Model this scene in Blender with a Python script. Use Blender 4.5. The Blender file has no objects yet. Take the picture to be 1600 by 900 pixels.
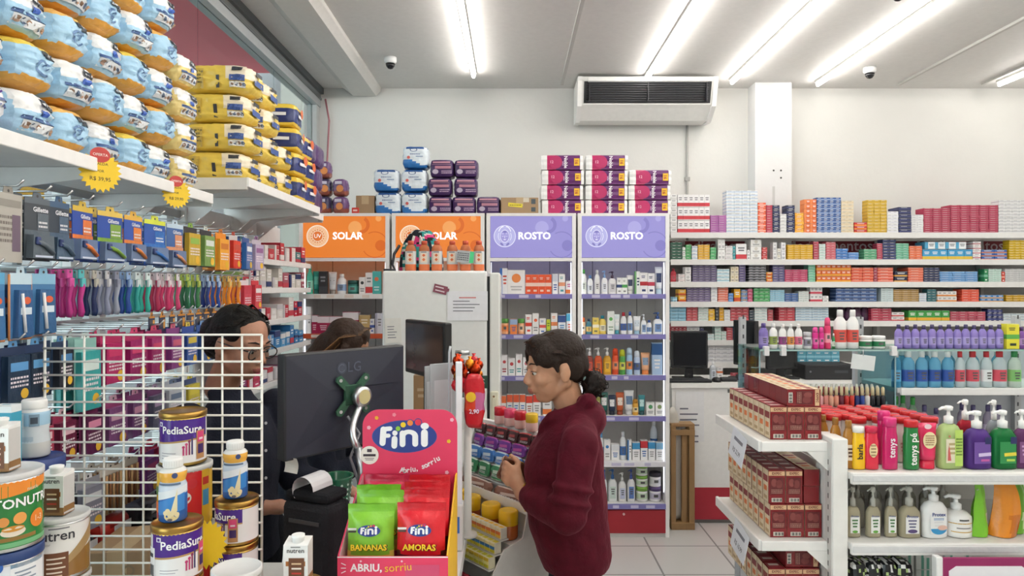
import bpy, bmesh, math, random
from mathutils import Vector, Matrix, noise
R = math.radians
random.seed(7)
SC = bpy.context.scene
COL = SC.collection
F = 1067.0                      # focal length in pixels of the 1600x900 frame
CAMZ = 1.70

# ------------------------------------------------------------------ camera, world, exposure
cam_d = bpy.data.cameras.new('camera'); cam = bpy.data.objects.new('camera', cam_d); COL.objects.link(cam)
cam.location = (0, 0, CAMZ); cam.rotation_euler = (R(90), 0, 0)
cam_d.sensor_width = 36; cam_d.lens = F/1600*36; cam_d.clip_start = .05
SC.camera = cam
w = bpy.data.worlds.new('world'); SC.world = w; w.use_nodes = True
bg = w.node_tree.nodes['Background']; bg.inputs[0].default_value = (.86, .93, 1, 1); bg.inputs[1].default_value = 5.0
SC.view_settings.view_transform = 'Standard'; SC.view_settings.look = 'None'
SC.view_settings.gamma = 1; SC.view_settings.use_curve_mapping = False
SC.view_settings.exposure = 0.0
SC.cycles.max_bounces = 8; SC.cycles.diffuse_bounces = 4; SC.cycles.glossy_bounces = 3
SC.cycles.transmission_bounces = 6; SC.cycles.transparent_max_bounces = 16
SC.cycles.caustics_reflective = False; SC.cycles.caustics_refractive = False
SC.cycles.sample_clamp_indirect = 6
TUBE = 36.0                      # strength of the ceiling LED tubes
CEIL = 3.38; WALL = 5.75; GLASSX = -1.66

def P(px, py, Y): return Vector(((px-800)/F*Y, Y, CAMZ-(py-450)/F*Y))
def XZ(px, py, Y): p = P(px, py, Y); return p.x, p.z

# ------------------------------------------------------------------ materials
MATS = {}
def lin(h):
    h = h.lstrip('#')
    if len(h) == 3: h = ''.join(c*2 for c in h)
    out = []
    for i in (0, 2, 4):
        c = int(h[i:i+2], 16)/255
        out.append(c/12.92 if c <= .04045 else ((c+.055)/1.055)**2.4)
    return (*out, 1)
def mat(key):
    """'rrggbb' plus an optional finish: :g gloss  :m metal  :f fabric  :c clear plastic  :w glass  :e<strength> light  :s satin film  :k skin  :h hair"""
    if key in MATS: return MATS[key]
    hexa, _, fin = key.partition(':')
    m = bpy.data.materials.new('m_'+key.replace(':', '_')); m.use_nodes = True
    nt = m.node_tree; N = nt.nodes; L = nt.links; b = N['Principled BSDF']
    col = lin(hexa); b.inputs['Base Color'].default_value = col; b.inputs['Roughness'].default_value = .5
    tc = N.new('ShaderNodeTexCoord'); nz = N.new('ShaderNodeTexNoise'); L.new(tc.outputs['Object'], nz.inputs['Vector'])
    nz.inputs['Scale'].default_value = 30; nz.inputs['Detail'].default_value = 3
    def vary(lo, hi):
        mr = N.new('ShaderNodeMapRange'); mr.inputs[3].default_value = lo; mr.inputs[4].default_value = hi
        L.new(nz.outputs['Fac'], mr.inputs[0])
        mx = N.new('ShaderNodeMix'); mx.data_type = 'RGBA'; mx.blend_type = 'MULTIPLY'; mx.inputs[0].default_value = 1
        mx.inputs[6].default_value = col; L.new(mr.outputs[0], mx.inputs[7]); L.new(mx.outputs[2], b.inputs['Base Color'])
    def bump(strength, scale):
        n2 = N.new('ShaderNodeTexNoise'); n2.inputs['Scale'].default_value = scale; n2.inputs['Detail'].default_value = 4
        L.new(tc.outputs['Object'], n2.inputs['Vector'])
        bp = N.new('ShaderNodeBump'); bp.inputs['Strength'].default_value = strength; bp.inputs['Distance'].default_value = .01
        L.new(n2.outputs['Fac'], bp.inputs['Height']); L.new(bp.outputs[0], b.inputs['Normal'])
    if fin.startswith('e'):
        b.inputs['Base Color'].default_value = tuple(c*.25 for c in col[:3])+(1,)
        b.inputs['Emission Color'].default_value = col; b.inputs['Emission Strength'].default_value = float(fin[1:] or 1)
    elif fin == 'g': b.inputs['Roughness'].default_value = .18; vary(.95, 1.03)
    elif fin == 'm': b.inputs['Metallic'].default_value = 1; b.inputs['Roughness'].default_value = .3; vary(.9, 1.05)
    elif fin == 'f': b.inputs['Roughness'].default_value = .9; vary(.75, 1.15); bump(.35, 160); b.inputs['Specular IOR Level'].default_value = .2
    elif fin == 'v':
        b.inputs['Roughness'].default_value = .75; vary(.6, 1.3); bump(.3, 60)
        b.inputs['Specular IOR Level'].default_value = .15; b.inputs['Sheen Weight'].default_value = .16; b.inputs['Sheen Roughness'].default_value = .4; b.inputs['Sheen Tint'].default_value = (.9, .25, .35, 1)
    elif fin == 's': b.inputs['Roughness'].default_value = .28; vary(.9, 1.06); bump(.5, 22)
    elif fin == 'k': b.inputs['Roughness'].default_value = .5; nz.inputs['Scale'].default_value = 45; vary(.86, 1.08); bump(.12, 120); b.inputs['Subsurface Weight'].default_value = .08; b.inputs['Subsurface Radius'].default_value = (.01, .004, .002)
    elif fin == 'h': b.inputs['Roughness'].default_value = .55; b.inputs['Specular IOR Level'].default_value = .22; nz.inputs['Scale'].default_value = 90; vary(.5, 1.4); bump(.4, 130)
    elif fin == 'c':
        b.inputs['Roughness'].default_value = .12; b.inputs['Transmission Weight'].default_value = .4; b.inputs['IOR'].default_value = 1.25
    elif fin == 'w':
        out = N['Material Output']; tr = N.new('ShaderNodeBsdfTransparent'); tr.inputs[0].default_value = col
        gl = N.new('ShaderNodeBsdfGlossy'); gl.inputs['Roughness'].default_value = .03
        ms = N.new('ShaderNodeMixShader'); lw = N.new('ShaderNodeLayerWeight'); lw.inputs[0].default_value = .5
        pw_ = N.new('ShaderNodeMath'); pw_.operation = 'POWER'; pw_.inputs[1].default_value = 4; fr = N.new('ShaderNodeMath'); fr.operation = 'MULTIPLY_ADD'; fr.inputs[1].default_value = .5; fr.inputs[2].default_value = .02
        L.new(lw.outputs['Facing'], pw_.inputs[0]); L.new(pw_.outputs[0], fr.inputs[0]); L.new(fr.outputs[0], ms.inputs[0]); L.new(tr.outputs[0], ms.inputs[1]); L.new(gl.outputs[0], ms.inputs[2]); L.new(ms.outputs[0], out.inputs[0])
    elif fin == 'p':
        nz.inputs['Scale'].default_value = 1.3; nz.inputs['Detail'].default_value = 7; vary(.86, 1.04); bump(.25, 14); b.inputs['Roughness'].default_value = .85
    elif fin == 'tile':
        br = N.new('ShaderNodeTexBrick'); br.offset = 0; br.inputs['Scale'].default_value = 1
        br.inputs['Brick Width'].default_value = .45; br.inputs['Row Height'].default_value = .45; br.inputs['Mortar Size'].default_value = .006
        br.inputs['Color1'].default_value = col; br.inputs['Color2'].default_value = tuple(c*.93 for c in col[:3])+(1,); br.inputs['Mortar'].default_value = tuple(c*.45 for c in col[:3])+(1,)
        L.new(tc.outputs['Object'], br.inputs['Vector']); L.new(br.outputs[0], b.inputs['Base Color']); b.inputs['Roughness'].default_value = .25
    else: vary(.92, 1.04)
    MATS[key] = m
    return m

# ------------------------------------------------------------------ mesh builder
TXT = {}
def text_geo(s, bold=.012):
    k = (s, bold)
    if k not in TXT:
        c = bpy.data.curves.new('t', 'FONT'); c.body = s; c.align_x = 'CENTER'; c.align_y = 'CENTER'; c.offset = bold; c.resolution_u = 2
        o = bpy.data.objects.new('t', c); COL.objects.link(o)
        me = o.evaluated_get(bpy.context.evaluated_depsgraph_get()).to_mesh()
        TXT[k] = ([v.co.copy() for v in me.vertices], [tuple(p.vertices) for p in me.polygons])
        bpy.data.objects.remove(o); bpy.data.curves.remove(c)
    return TXT[k]
def TF(x, y, z, s=1.0, rz=0, roll=0, face='-y'):
    """matrix putting flat artwork (x right, y up) on a surface that faces -y (or +x, +y, +z, -x) at a point"""
    base = {'-y': Matrix.Rotation(R(90), 4, 'X'), '+y': Matrix.Rotation(R(180), 4, 'Z') @ Matrix.Rotation(R(90), 4, 'X'),
            '+x': Matrix.Rotation(R(90), 4, 'Z') @ Matrix.Rotation(R(90), 4, 'X'), '-x': Matrix.Rotation(R(-90), 4, 'Z') @ Matrix.Rotation(R(90), 4, 'X'), '+z': Matrix()}[face]
    return Matrix.Translation((x, y, z)) @ Matrix.Rotation(R(rz), 4, 'Z') @ base @ Matrix.Rotation(R(roll), 4, 'Z') @ Matrix.Scale(s, 4)
class MB:
    def __init__(s): s.v = []; s.f = []; s.m = []; s.sm = []; s.mats = []; s.T = None; s.sub = 1
    def mi(s, k):
        if k == '': return 0
        if k not in s.mats: s.mats.append(k)
        return s.mats.index(k)
    def add(s, vs, fs, k, smooth=False, M=None):
        b = len(s.v)
        for v in vs:
            v = Vector(v)
            if M is not None: v = M @ v
            if s.T is not None: v = s.T @ v
            s.v.append(v)
        if callable(k):
            for f in fs:
                c = sum((Vector(vs[i]) for i in f), Vector())/len(f)
                s.f.append(tuple(b+i for i in f)); s.m.append(s.mi(k(c))); s.sm.append(smooth)
        else:
            i = s.mi(k)
            for f in fs: s.f.append(tuple(b+j for j in f)); s.m.append(i); s.sm.append(smooth)
        return s
    def box(s, x0, x1, y0, y1, z0, z1, k, M=None):
        vs = [(x, y, z) for z in (z0, z1) for y in (y0, y1) for x in (x0, x1)]
        return s.add(vs, [(0, 2, 3, 1), (4, 5, 7, 6), (0, 1, 5, 4), (2, 6, 7, 3), (0, 4, 6, 2), (1, 3, 7, 5)], k, False, M)
    def rbox(s, x0, x1, y0, y1, z0, z1, k, r=.004, M=None):
        """box with chamfered edges"""
        bm = bmesh.new(); bmesh.ops.create_cube(bm, size=1)
        for v in bm.verts: v.co = Vector(((x0+x1)/2+v.co.x*(x1-x0), (y0+y1)/2+v.co.y*(y1-y0), (z0+z1)/2+v.co.z*(z1-z0)))
        r = min(r, .45*min(x1-x0, y1-y0, z1-z0))
        bmesh.ops.bevel(bm, geom=bm.edges[:], offset=r, segments=2, affect='EDGES', profile=.5)
        bm.verts.index_update(); vs = [v.co.copy() for v in bm.verts]; fs = [tuple(v.index for v in f.verts) for f in bm.faces]; bm.free()
        return s.add(vs, fs, k, False, M)
    def lathe(s, prof, k, n=18, x=0, y=0, sx=1, sy=1, M=None, smooth=True, sq=0):
        """prof: (r, z) or (r, z, material of the band up to the next point); sq>0 squares the section"""
        run = []; cur = k
        vs = []
        for p in prof:
            for i in range(n):
                a = 2*math.pi*(i+.5)/n; c, t = math.cos(a), math.sin(a)
                if sq:
                    q = (abs(c)**sq+abs(t)**sq)**(-1/sq); c *= q; t *= q
                vs.append((x+p[0]*c*sx, y+p[0]*t*sy, p[1]))
        b = len(prof)
        for j in range(b-1):
            if len(prof[j]) > 2: cur = prof[j][2]
            fs = [(j*n+i, j*n+(i+1) % n, (j+1)*n+(i+1) % n, (j+1)*n+i) for i in range(n)]
            run.append((fs, cur))
        base = len(s.v)
        s.add(vs, [], k, M=M)
        for fs, kk in run:
            i = s.mi(kk)
            for f in fs: s.f.append(tuple(base+q for q in f)); s.m.append(i); s.sm.append(smooth)
        k0 = prof[0][2] if len(prof[0]) > 2 else k
        if prof[0][0] > 1e-5: s.f.append(tuple(base+i for i in reversed(range(n)))); s.m.append(s.mi(k0)); s.sm.append(False)
        if prof[-1][0] > 1e-5: s.f.append(tuple(base+(b-1)*n+i for i in range(n))); s.m.append(s.mi(cur)); s.sm.append(False)
        return s
    def tube(s, pts, r, k, n=8, closed=False):
        pts = [Vector(p) for p in pts]; vs = []; m = len(pts); up = None
        for i, p in enumerate(pts):
            d = (pts[(i+1) % m]-pts[i-1]) if closed else (pts[min(i+1, m-1)]-pts[max(i-1, 0)])
            d.normalize()
            if up is None: up = Vector((0, 0, 1)) if abs(d.z) < .9 else Vector((1, 0, 0))
            a = d.cross(up); a.normalize(); up = a.cross(d); rr = r[i] if isinstance(r, (list, tuple)) else r
            for j in range(n):
                t = 2*math.pi*j/n; vs.append(p+(a*math.cos(t)+up*math.sin(t))*rr)
        fs = []
        for i in range(m if closed else m-1):
            q = (i+1) % m
            fs += [(i*n+j, i*n+(j+1) % n, q*n+(j+1) % n, q*n+j) for j in range(n)]
        if not closed: fs += [tuple(reversed(range(n))), tuple((m-1)*n+j for j in range(n))]
        return s.add(vs, fs, k, True)
    def prism(s, poly, z0, z1, k, M=None, smooth=False):
        n = len(poly); vs = [(x, y, z0) for x, y in poly]+[(x, y, z1) for x, y in poly]
        return s.add(vs, [tuple(reversed(range(n))), tuple(range(n, 2*n))]+[(i, (i+1) % n, n+(i+1) % n, n+i) for i in range(n)], k, smooth, M)
    def disc(s, r0, r1, M, k, n=32, a0=0, a1=360, sy=1):
        """flat ring or disc artwork"""
        vs = []
        for i in range(n+1):
            a = R(a0+(a1-a0)*i/n)
            vs += [(r0*math.cos(a), sy*r0*math.sin(a), 0), (r1*math.cos(a), sy*r1*math.sin(a), 0)]
        return s.add(vs, [(2*i, 2*i+1, 2*i+3, 2*i+2) for i in range(n)], k, False, M)
    def rect(s, w, h, M, k):
        if s.sub > 1 and w > .02:
            n = s.sub; g = [(-w/2+w*i/n, h*(j/2-.5), 0) for j in range(3) for i in range(n+1)]
            return s.add(g, [(j*(n+1)+i, j*(n+1)+i+1, (j+1)*(n+1)+i+1, (j+1)*(n+1)+i) for j in range(2) for i in range(n)], k, False, M)
        return s.add([(-w/2, -h/2, 0), (w/2, -h/2, 0), (w/2, h/2, 0), (-w/2, h/2, 0)], [(0, 1, 2, 3)], k, False, M)
    def text(s, t, M, k, bold=.012, size=None, wrap=None):
        vs, fs = text_geo(t, bold)
        if wrap:                                  # (radius, height factor): M places the cylinder axis, text size in metres
            rr, sz, z, a = wrap
            vs = [(rr*math.sin(v.x*sz/rr+a), -rr*math.cos(v.x*sz/rr+a), z+v.y*sz) for v in vs]
        return s.add(vs, fs, k, False, M)
    def wpatch(s, rr, a0, a1, z0, z1, k, n=10):
        """patch of a cylinder, angles from the -y front in degrees"""
        vs = []
        for i in range(n+1):
            a = R(a0+(a1-a0)*i/n)
            vs += [(rr*math.sin(a), -rr*math.cos(a), z0), (rr*math.sin(a), -rr*math.cos(a), z1)]
        return s.add(vs, [(2*i, 2*i+2, 2*i+3, 2*i+1) for i in range(n)], k, True)
    def mesh(s, name):
        me = bpy.data.meshes.new(name)
        me.from_pydata([tuple(v) for v in s.v], [], s.f)
        for k in s.mats: me.materials.append(mat(k))
        me.polygons.foreach_set('material_index', s.m); me.polygons.foreach_set('use_smooth', s.sm)
        me.update(); return me

# ------------------------------------------------------------------ objects
def put(o, loc=(0, 0, 0), rz=0, rx=0, ry=0, parent=None):
    COL.objects.link(o); o.location = loc; o.rotation_euler = (R(rx), R(ry), R(rz))
    if parent is not None: o.parent = parent
    return o
def thing(name, label, cat, mb=None, loc=(0, 0, 0), rz=0, group=None, rx=0, ry=0, me=None):
    o = bpy.data.objects.new(name, me if me is not None else (mb.mesh(name) if mb is not None else None))
    put(o, loc, rz, rx, ry); o['label'] = label; o['category'] = cat
    if group: o['group'] = group
    return o
def built(name, label, cat, mb, loc=(0, 0, 0), rz=0, group=None, rx=0, me=None, body='body'):
    """a thing whose main volume is a part of its own"""
    o = thing(name, label, cat, None, loc, rz, group, rx); part(body, mb, o, me=me); return o
def part(name, mb, parent, loc=(0, 0, 0), rz=0, label=None, me=None):
    o = bpy.data.objects.new(name, me if me is not None else mb.mesh(name)); put(o, loc, rz, 0, 0, parent)
    if label: o['label'] = label
    return o
def struct(name, mb, parent=None, loc=(0, 0, 0)):
    o = bpy.data.objects.new(name, mb.mesh(name) if mb else None); put(o, loc, 0, 0, 0, parent); o['kind'] = 'structure'; return o
def dup(root, loc, rz=None, label=None, group=None):
    r = root.copy(); COL.objects.link(r); r.location = loc
    if rz is not None: r.rotation_euler.z = R(rz)
    if label: r['label'] = label
    if group: r['group'] = group
    for ch in list(root.children):
        c = ch.copy(); COL.objects.link(c); c.parent = r
        for g in ch.children:
            d = g.copy(); COL.objects.link(d); d.parent = c
    return r
ORD = 'first second third fourth fifth sixth seventh eighth ninth tenth eleventh twelfth thirteenth fourteenth fifteenth sixteenth seventeenth eighteenth nineteenth twentieth'.split()
def ordw(n): return ORD[n] if n < 20 else 'twenty-'+ORD[n-20]

# ------------------------------------------------------------------ the room
b = MB(); b.box(-1.7, 4.7, -1.6, WALL+.1, -.08, 0, 'c9c8c6:tile'); struct('floor', b)
b = MB(); b.box(-1.75, 4.7, -1.6, WALL+.1, CEIL, CEIL+.1, 'dddbd8'); struct('ceiling', b)
b = MB(); b.box(-1.75, 4.7, WALL, WALL+.1, 0, CEIL, 'e2e1dd:p'); struct('wall_back', b)
b = MB(); b.box(4.6, 4.7, -1.6, WALL, 0, CEIL, 'e2e1dd:p'); struct('wall_right', b)
b = MB(); b.box(-1.75, 4.7, -1.7, -1.6, 0, CEIL, 'e2e1dd:p'); struct('wall_rear', b)
x0, _ = XZ(1180, 0, 5.58); x1, _ = XZ(1237, 0, 5.58)
b = MB(); b.box(x0, x1, 5.58, WALL, 0, CEIL, 'e6e6e6:p')
for dx, dz in ((.1, 2.66), (.16, 2.66), (.16, 2.6)): b.disc(0, .008, TF(x0+dx+.05, 5.578, dz), '333333', 10)
b.rect(.02, .3, TF(x0+.15, 5.578, 2.38), 'c9c9c7')
struct('pillar', b)
# dropped ceiling beam and slim ceiling rails
b = MB(); b.prism([(-1.42, CEIL), (-1.33, CEIL-.07), (-1.14, CEIL-.07), (-1.10, CEIL-.03), (-1.10, CEIL)], -1.6, WALL-.02, 'd8d6d2', M=Matrix(((1, 0, 0, 0), (0, 0, 1, 0), (0, 1, 0, 0), (0, 0, 0, 1))))
struct('ceiling_beam', b)
for k, px in enumerate((878, 1405, 1535)):
    X = XZ(px, 130, 5.6)[0]
    b = MB(); b.box(X-.012, X+.012, -1.5, 5.6, CEIL-.018, CEIL, 'c4c2be'); struct('trim_%d' % (k+1), b)
# glazed shop front along the glass side
win = struct('window_1', None)
b = MB()
b.box(GLASSX-.05, GLASSX+.05, -1.6, WALL, CEIL-.16, CEIL, 'a9adaf:g'); b.box(GLASSX+.05, GLASSX+.075, -1.6, WALL, CEIL-.05, CEIL, '63676a'); b.box(GLASSX+.03, GLASSX+.06, -1.6, WALL, CEIL-.1, CEIL-.085, '6a6e70')
b.box(GLASSX-.04, GLASSX+.04, WALL-.09, WALL, 0, CEIL, 'b9bcbc'); b.box(GLASSX-.04, GLASSX+.04, -1.6, WALL, 0, .12, 'b9bcbc'); b.box(GLASSX-.03, GLASSX+.03, -1.6, WALL, 2.34, 2.4, 'b9bcbc')
for y in (1.0, 1.9, 2.55, 3.25, 4.05): b.box(GLASSX-.035, GLASSX+.035, y-.035, y+.035, .12, 2.36, 'dfe0de')
part('window_frame', b, win)
for i, (ya, yb) in enumerate(((-1.6, 1.0), (1.0, 1.9), (1.9, 2.55), (2.55, 3.25), (3.25, 4.05), (4.05, 5.66))):
    b = MB(); b.box(GLASSX-.004, GLASSX+.004, ya+.036, yb-.036, .12, 2.34, 'eaf2f0:w'); part('glass_pane', b, win)
for ya, yb in ((-1.6, 2.2), (2.21, 3.6), (3.61, 4.75), (4.76, 5.66)):
    b = MB(); b.box(GLASSX-.004, GLASSX+.004, ya, yb, 2.4, CEIL-.16, 'e6eeec:w'); part('glass_pane', b, win)
# the street side seen through the glass
b = MB(); b.box(-9, GLASSX-.06, -3, 12, -.2, -.05, '8d8c88:p'); struct('pavement_outside', b)
b = MB(); b.box(-3.6, GLASSX-.08, -3, 5.72, 3.5, 3.7, 'e0606c'); b.box(-2.72, -2.7, -3, 5.72, 3.497, 3.5, 'c05560')
struct('canopy_outside', b)
b = MB(); b.lathe([(.16, 3.47), (.2, 3.48), (.2, 3.5)], 'f2f0ee:e1.5', 24, -2.55, 4.1); thing('canopy_lamp', 'round white lamp set under the red canopy outside the glass', 'lamp', b)
b = MB(); b.box(-9, GLASSX-.07, 6.3, 6.5, -.1, 4.6, '99989a:p'); b.box(-2.1, -1.85, 6.2, 6.3, -.1, 4.2, 'b4b2a8:p'); struct('building_outside', b)
b = MB(); b.box(-9.2, -9, -3, 6.3, -.1, 2.9, 'b9b8b6:p')
for y in (-1, .6, 2.2, 3.8): b.box(-9, -8.96, y, y+1.0, .2, 2.4, '8b8d92:g')
struct('facade_outside', b)
# ------------------------------------------------------------------ ceiling fittings
def led_tube(px, py, label):
    Y = (CEIL-.035-CAMZ)*F/(450-py); X = (px-800)/F*Y
    for k, (ya, yb) in enumerate(((Y-2.45, Y), (Y-4.95, Y-2.5), (Y-6.9, Y-5.0))):  # last run is added out of view to brighten the foreground
        b = MB(); b.box(-.02, .02, ya, yb, CEIL-.018, CEIL, 'ecebe8')
        o = thing('led_tube', label+(', back wall end', ', middle run', ', end away from the back wall')[k], 'ceiling light', b, (X, 0, 0), group='LED tubes on the ceiling')
        t = MB(); t.tube([(0, ya+.01, CEIL-.035), (0, yb-.01, CEIL-.035)], .014, 'fffaf3:e%g' % TUBE, 10); part('tube', t, o)
led_tube(740, 120, 'white LED tube above the till counter')
led_tube(1010, 125, 'white LED tube in line with the air conditioner')
led_tube(1143, 130, 'white LED tube between air conditioner and pillar')
led_tube(1277, 133, 'white LED tube beyond the square pillar')
led_tube(1560, 133, 'white LED tube nearest the medicine shelf end')
for px, py, lab in ((610, 105, 'white dome camera under the ceiling beam'), (1359, 120, 'white dome camera on the ceiling above the medicine shelves'), (1404, -2, 'white dome camera on ceiling between the two long LED tubes')):
    Y = (CEIL-CAMZ-.07)*F/(450-py); X = (px-800)/F*Y
    b = MB(); b.lathe([(.045, CEIL), (.045, CEIL-.03), (.036, CEIL-.045)][::-1], 'eeeeee', 18)
    o = thing('security_camera', lab, 'camera', b, (X, Y, 0), group='dome cameras')
    b = MB(); b.lathe([(.002, CEIL-.085), (.018, CEIL-.08), (.03, CEIL-.065), (.035, CEIL-.046)], '1c1c20:g', 16); part('lens_dome', b, o)
# ceiling air conditioner
Y0 = 5.36; xa, za = XZ(903, 128, Y0); xb, zb = XZ(1122, 192, Y0); W_ = xb-xa
ac = thing('air_conditioner', 'white ceiling air conditioner with dark curved grille above the wall', 'air conditioner', None, (xa, Y0, 0))
D = 5.72-Y0; zt = CEIL-.02
prof = [(0, zt-.02), (.0, zt-.03), (.06, zt-.19), (.10, zt-.22), (D*.9, zt-.235), (D, zt-.2), (D, zt)]   # (depth, z) side outline
b = MB(); Ms = Matrix(((0, 0, 1, 0), (1, 0, 0, 0), (0, 1, 0, 0), (0, 0, 0, 1)))
def sidewise(mb, poly, x0, x1, k): mb.prism(poly, x0, x1, k, M=Ms)
sidewise(b, [(.0, zt), (.0, zt-.03), (.055, zt-.205), (.09, zt-.225), (D*.55, zt-.30), (D*.95, zt-.30), (D, zt-.28), (D, zt)], .035, W_-.035, 'efeeea')
sidewise(b, [(-.008, zt), (-.008, zt-.03), (.05, zt-.22), (.09, zt-.245), (D*.55, zt-.315), (D, zt-.3), (D, zt)], 0, .035, 'f0efec')
sidewise(b, [(-.008, zt), (-.008, zt-.03), (.05, zt-.22), (.09, zt-.245), (D*.55, zt-.315), (D, zt-.3), (D, zt)], W_-.035, W_, 'f0efec')
part('casing', b, ac)
def acf(t): return .0-.004+t*.055, zt-.03-t*.175        # along the slanted outlet
b = MB(); y1, z1 = acf(.05); y2, z2 = acf(.95)
b.add([(.05, y1-.003, z1), (W_-.05, y1-.003, z1), (W_-.05, y2-.003, z2), (.05, y2-.003, z2)], [(0, 1, 2, 3)], '16171b')
for i in range(9):
    y, z = acf(.1+.095*i); b.box(.07, W_-.07, y-.012, y+.002, z-.003, z+.001, '2c2d33')
for i in range(3): b.box(.09+i*(W_-.18)/2-.003, .09+i*(W_-.18)/2+.003, y1-.01, y2-.004, z2+.01, z1-.01, '22232a')
part('grille', b, ac)
b = MB(); sidewise(b, [(-.02, zt-.01), (-.02, zt-.04), (-.005, zt-.045), (.0, zt-.01)], .08, W_-.08, 'f6f5f2'); part('louver', b, ac)
b = MB(); b.tube([(XZ(1074, 0, 5.73)[0], 5.735, CEIL-.3), (XZ(1074, 0, 5.73)[0], 5.735, 2.1)], .01, 'b3b2ae', 8); b.box(XZ(1074, 0, 5.73)[0]-.02, XZ(1074, 0, 5.73)[0]+.02, 5.72, 5.75, 2.6, 2.63, 'a5a4a0')
thing('conduit_pipe', 'thin grey conduit running down the wall below the air conditioner', 'pipe', b)
b = MB(); b.tube([(GLASSX+.1, 5.71, CEIL-.1), (GLASSX+.13, 5.715, 3.1), (GLASSX+.11, 5.715, 2.7), (GLASSX+.14, 5.715, 2.3), (GLASSX+.14, 5.715, 1.9)], .008, 'a2666e', 6)
thing('loose_cable', 'reddish cable hanging down the wall corner beside the glass', 'cable', b)

# ------------------------------------------------------------------ product builders (base at z=0, front faces -y)
def lines(mb, x, y, z, w, h, k, n=3, face='-y'):
    for i in range(n):
        ww = w*(1-.25*((i*7) % 3)/2); mb.rect(ww, h/(2*n), TF(x, y, z+h/2-h*(i+.5)/n, face=face), k)
def carton(w, d, h, c1, c2, style='band', ink='f4f4f2'):
    b = MB(); b.box(-w/2, w/2, -d/2, d/2, 0, h, c1); e = .0004; y = -d/2-e
    if style == 'band':
        b.box(-w/2-e, w/2+e, -d/2-e, d/2+e, h*.06, h*.34, c2); lines(b, 0, y, h*.66, w*.62, h*.3, ink, 2)
    elif style == 'top':
        b.box(-w/2-e, w/2+e, -d/2-e, d/2+e, h*.62, h*.97, c2); lines(b, 0, y, h*.34, w*.6, h*.34, ink, 3)
    elif style == 'mid':
        b.box(-w/2-e, w/2+e, -d/2-e, d/2+e, h*.4, h*.58, c2); lines(b, -w*.08, y, h*.8, w*.5, h*.14, ink, 2 if h > .03 else 1)
        if h > .03: b.rect(w*.5, h*.1, TF(0, y, h*.18), ink)
    elif style == 'side':
        b.box(-w/2-e, -w*.2, -d/2-e, d/2+e, .0005, h-.0005, c2); lines(b, w*.14, y, h*.55, w*.5, h*.4, ink, 3)
    elif style == 'logo':
        b.disc(0, min(w, h)*.26, TF(0, y, h*.66), c2, 16); lines(b, 0, y, h*.25, w*.66, h*.24, ink, 2)
    b.rect(w*.98, .0012, TF(0, y, h-.0012), 'c8c6c0'); b.rect(w*.4, d*.25, TF(0, 0, h+e, face='+z'), c2)
    return b
def bottle(w, h, c1, c2, lab='f2f2f0', flat=.75, neck=.42, caph=.16, sq=0, mark='555555', lab_z=(.2, .58)):
    r = w/2; H = h*(1-caph); b = MB()
    b.lathe([(r*.9, 0), (r, .01*h), (r, H*lab_z[0], lab), (r, H*lab_z[1], c1), (r, H*.74), (r*.86, H*.86), (r*neck*1.1, H*.97), (r*neck, H)], c1, 18, sy=flat, sq=sq)
    lines(b, 0, -r*flat*(1.0 if not sq else 1)-.0006, H*(lab_z[0]+lab_z[1])/2, w*.42, H*(lab_z[1]-lab_z[0])*.7, mark, 3)
    c = MB(); c.lathe([(r*neck*1.15, H*.985), (r*neck*1.15, h*.97), (r*neck, h)], c2, 16, sy=max(flat, .8))
    return b, c
def pump(w, h, c1, c2='f4f4f2', lab='f2f2f0', flat=.7, sq=3.5, mark='555555', lab_z=(.12, .7), bodyh=.7):
    r = w/2; H = h*bodyh; b = MB()
    b.lathe([(r*.93, 0), (r, .02*h), (r, H*lab_z[0]), (r, H*lab_z[1]), (r*.97, H*.8), (r*.7, H*.94), (r*.34, H)], c1, 20, sy=flat, sq=sq)
    y = -r*flat-.0008
    if lab:
        b.rect(w*.66, H*(lab_z[1]-lab_z[0])*.92, TF(0, y, H*(lab_z[0]+lab_z[1])/2), lab); lines(b, 0, y-.0004, H*.46, w*.42, H*.3, mark, 3)
    c = MB(); q = h-H
    c.lathe([(r*.36, H-.001), (r*.36, H+q*.38), (r*.16, H+q*.45), (r*.13, H+q*.72), (r*.3, H+q*.74), (r*.34, H+q*.95), (r*.2, h)], c2, 14)
    c.tube([(0, 0, H+q*.87), (-r*.55, 0, H+q*.88), (-r*.85, 0, H+q*.78)], [r*.15, r*.13, r*.1], c2, 8)
    return b, c
def tubepk(w, h, c1, c2, lab='f2f2f0', mark='555555'):
    b = MB(); r = w/2; n = 16; vs = []; N = 7
    for j in range(N+1):
        t = j/N; z = h*.2+h*.8*t; sy = .62*(1-t)**.8+.04; sx = .8+.2*t
        vs += [(r*sx*math.cos(2*math.pi*i/n), r*sy*math.sin(2*math.pi*i/n), z) for i in range(n)]
    fs = [(j*n+i, j*n+(i+1) % n, (j+1)*n+(i+1) % n, (j+1)*n+i) for j in range(N) for i in range(n)]
    b.add(vs, fs+[tuple(reversed(range(n))), tuple(N*n+i for i in range(n))], lambda c: lab if h*.42 < c.z < h*.72 and c.y < 0 and abs(c.x) < r*.6 else c1, True)
    lines(b, 0, -r*.36, h*.55, w*.5, h*.18, mark, 3)
    c = MB(); c.lathe([(r*.72, 0), (r*.74, h*.02), (r*.7, h*.2)], c2, 16, sy=.75)
    return b, c
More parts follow.
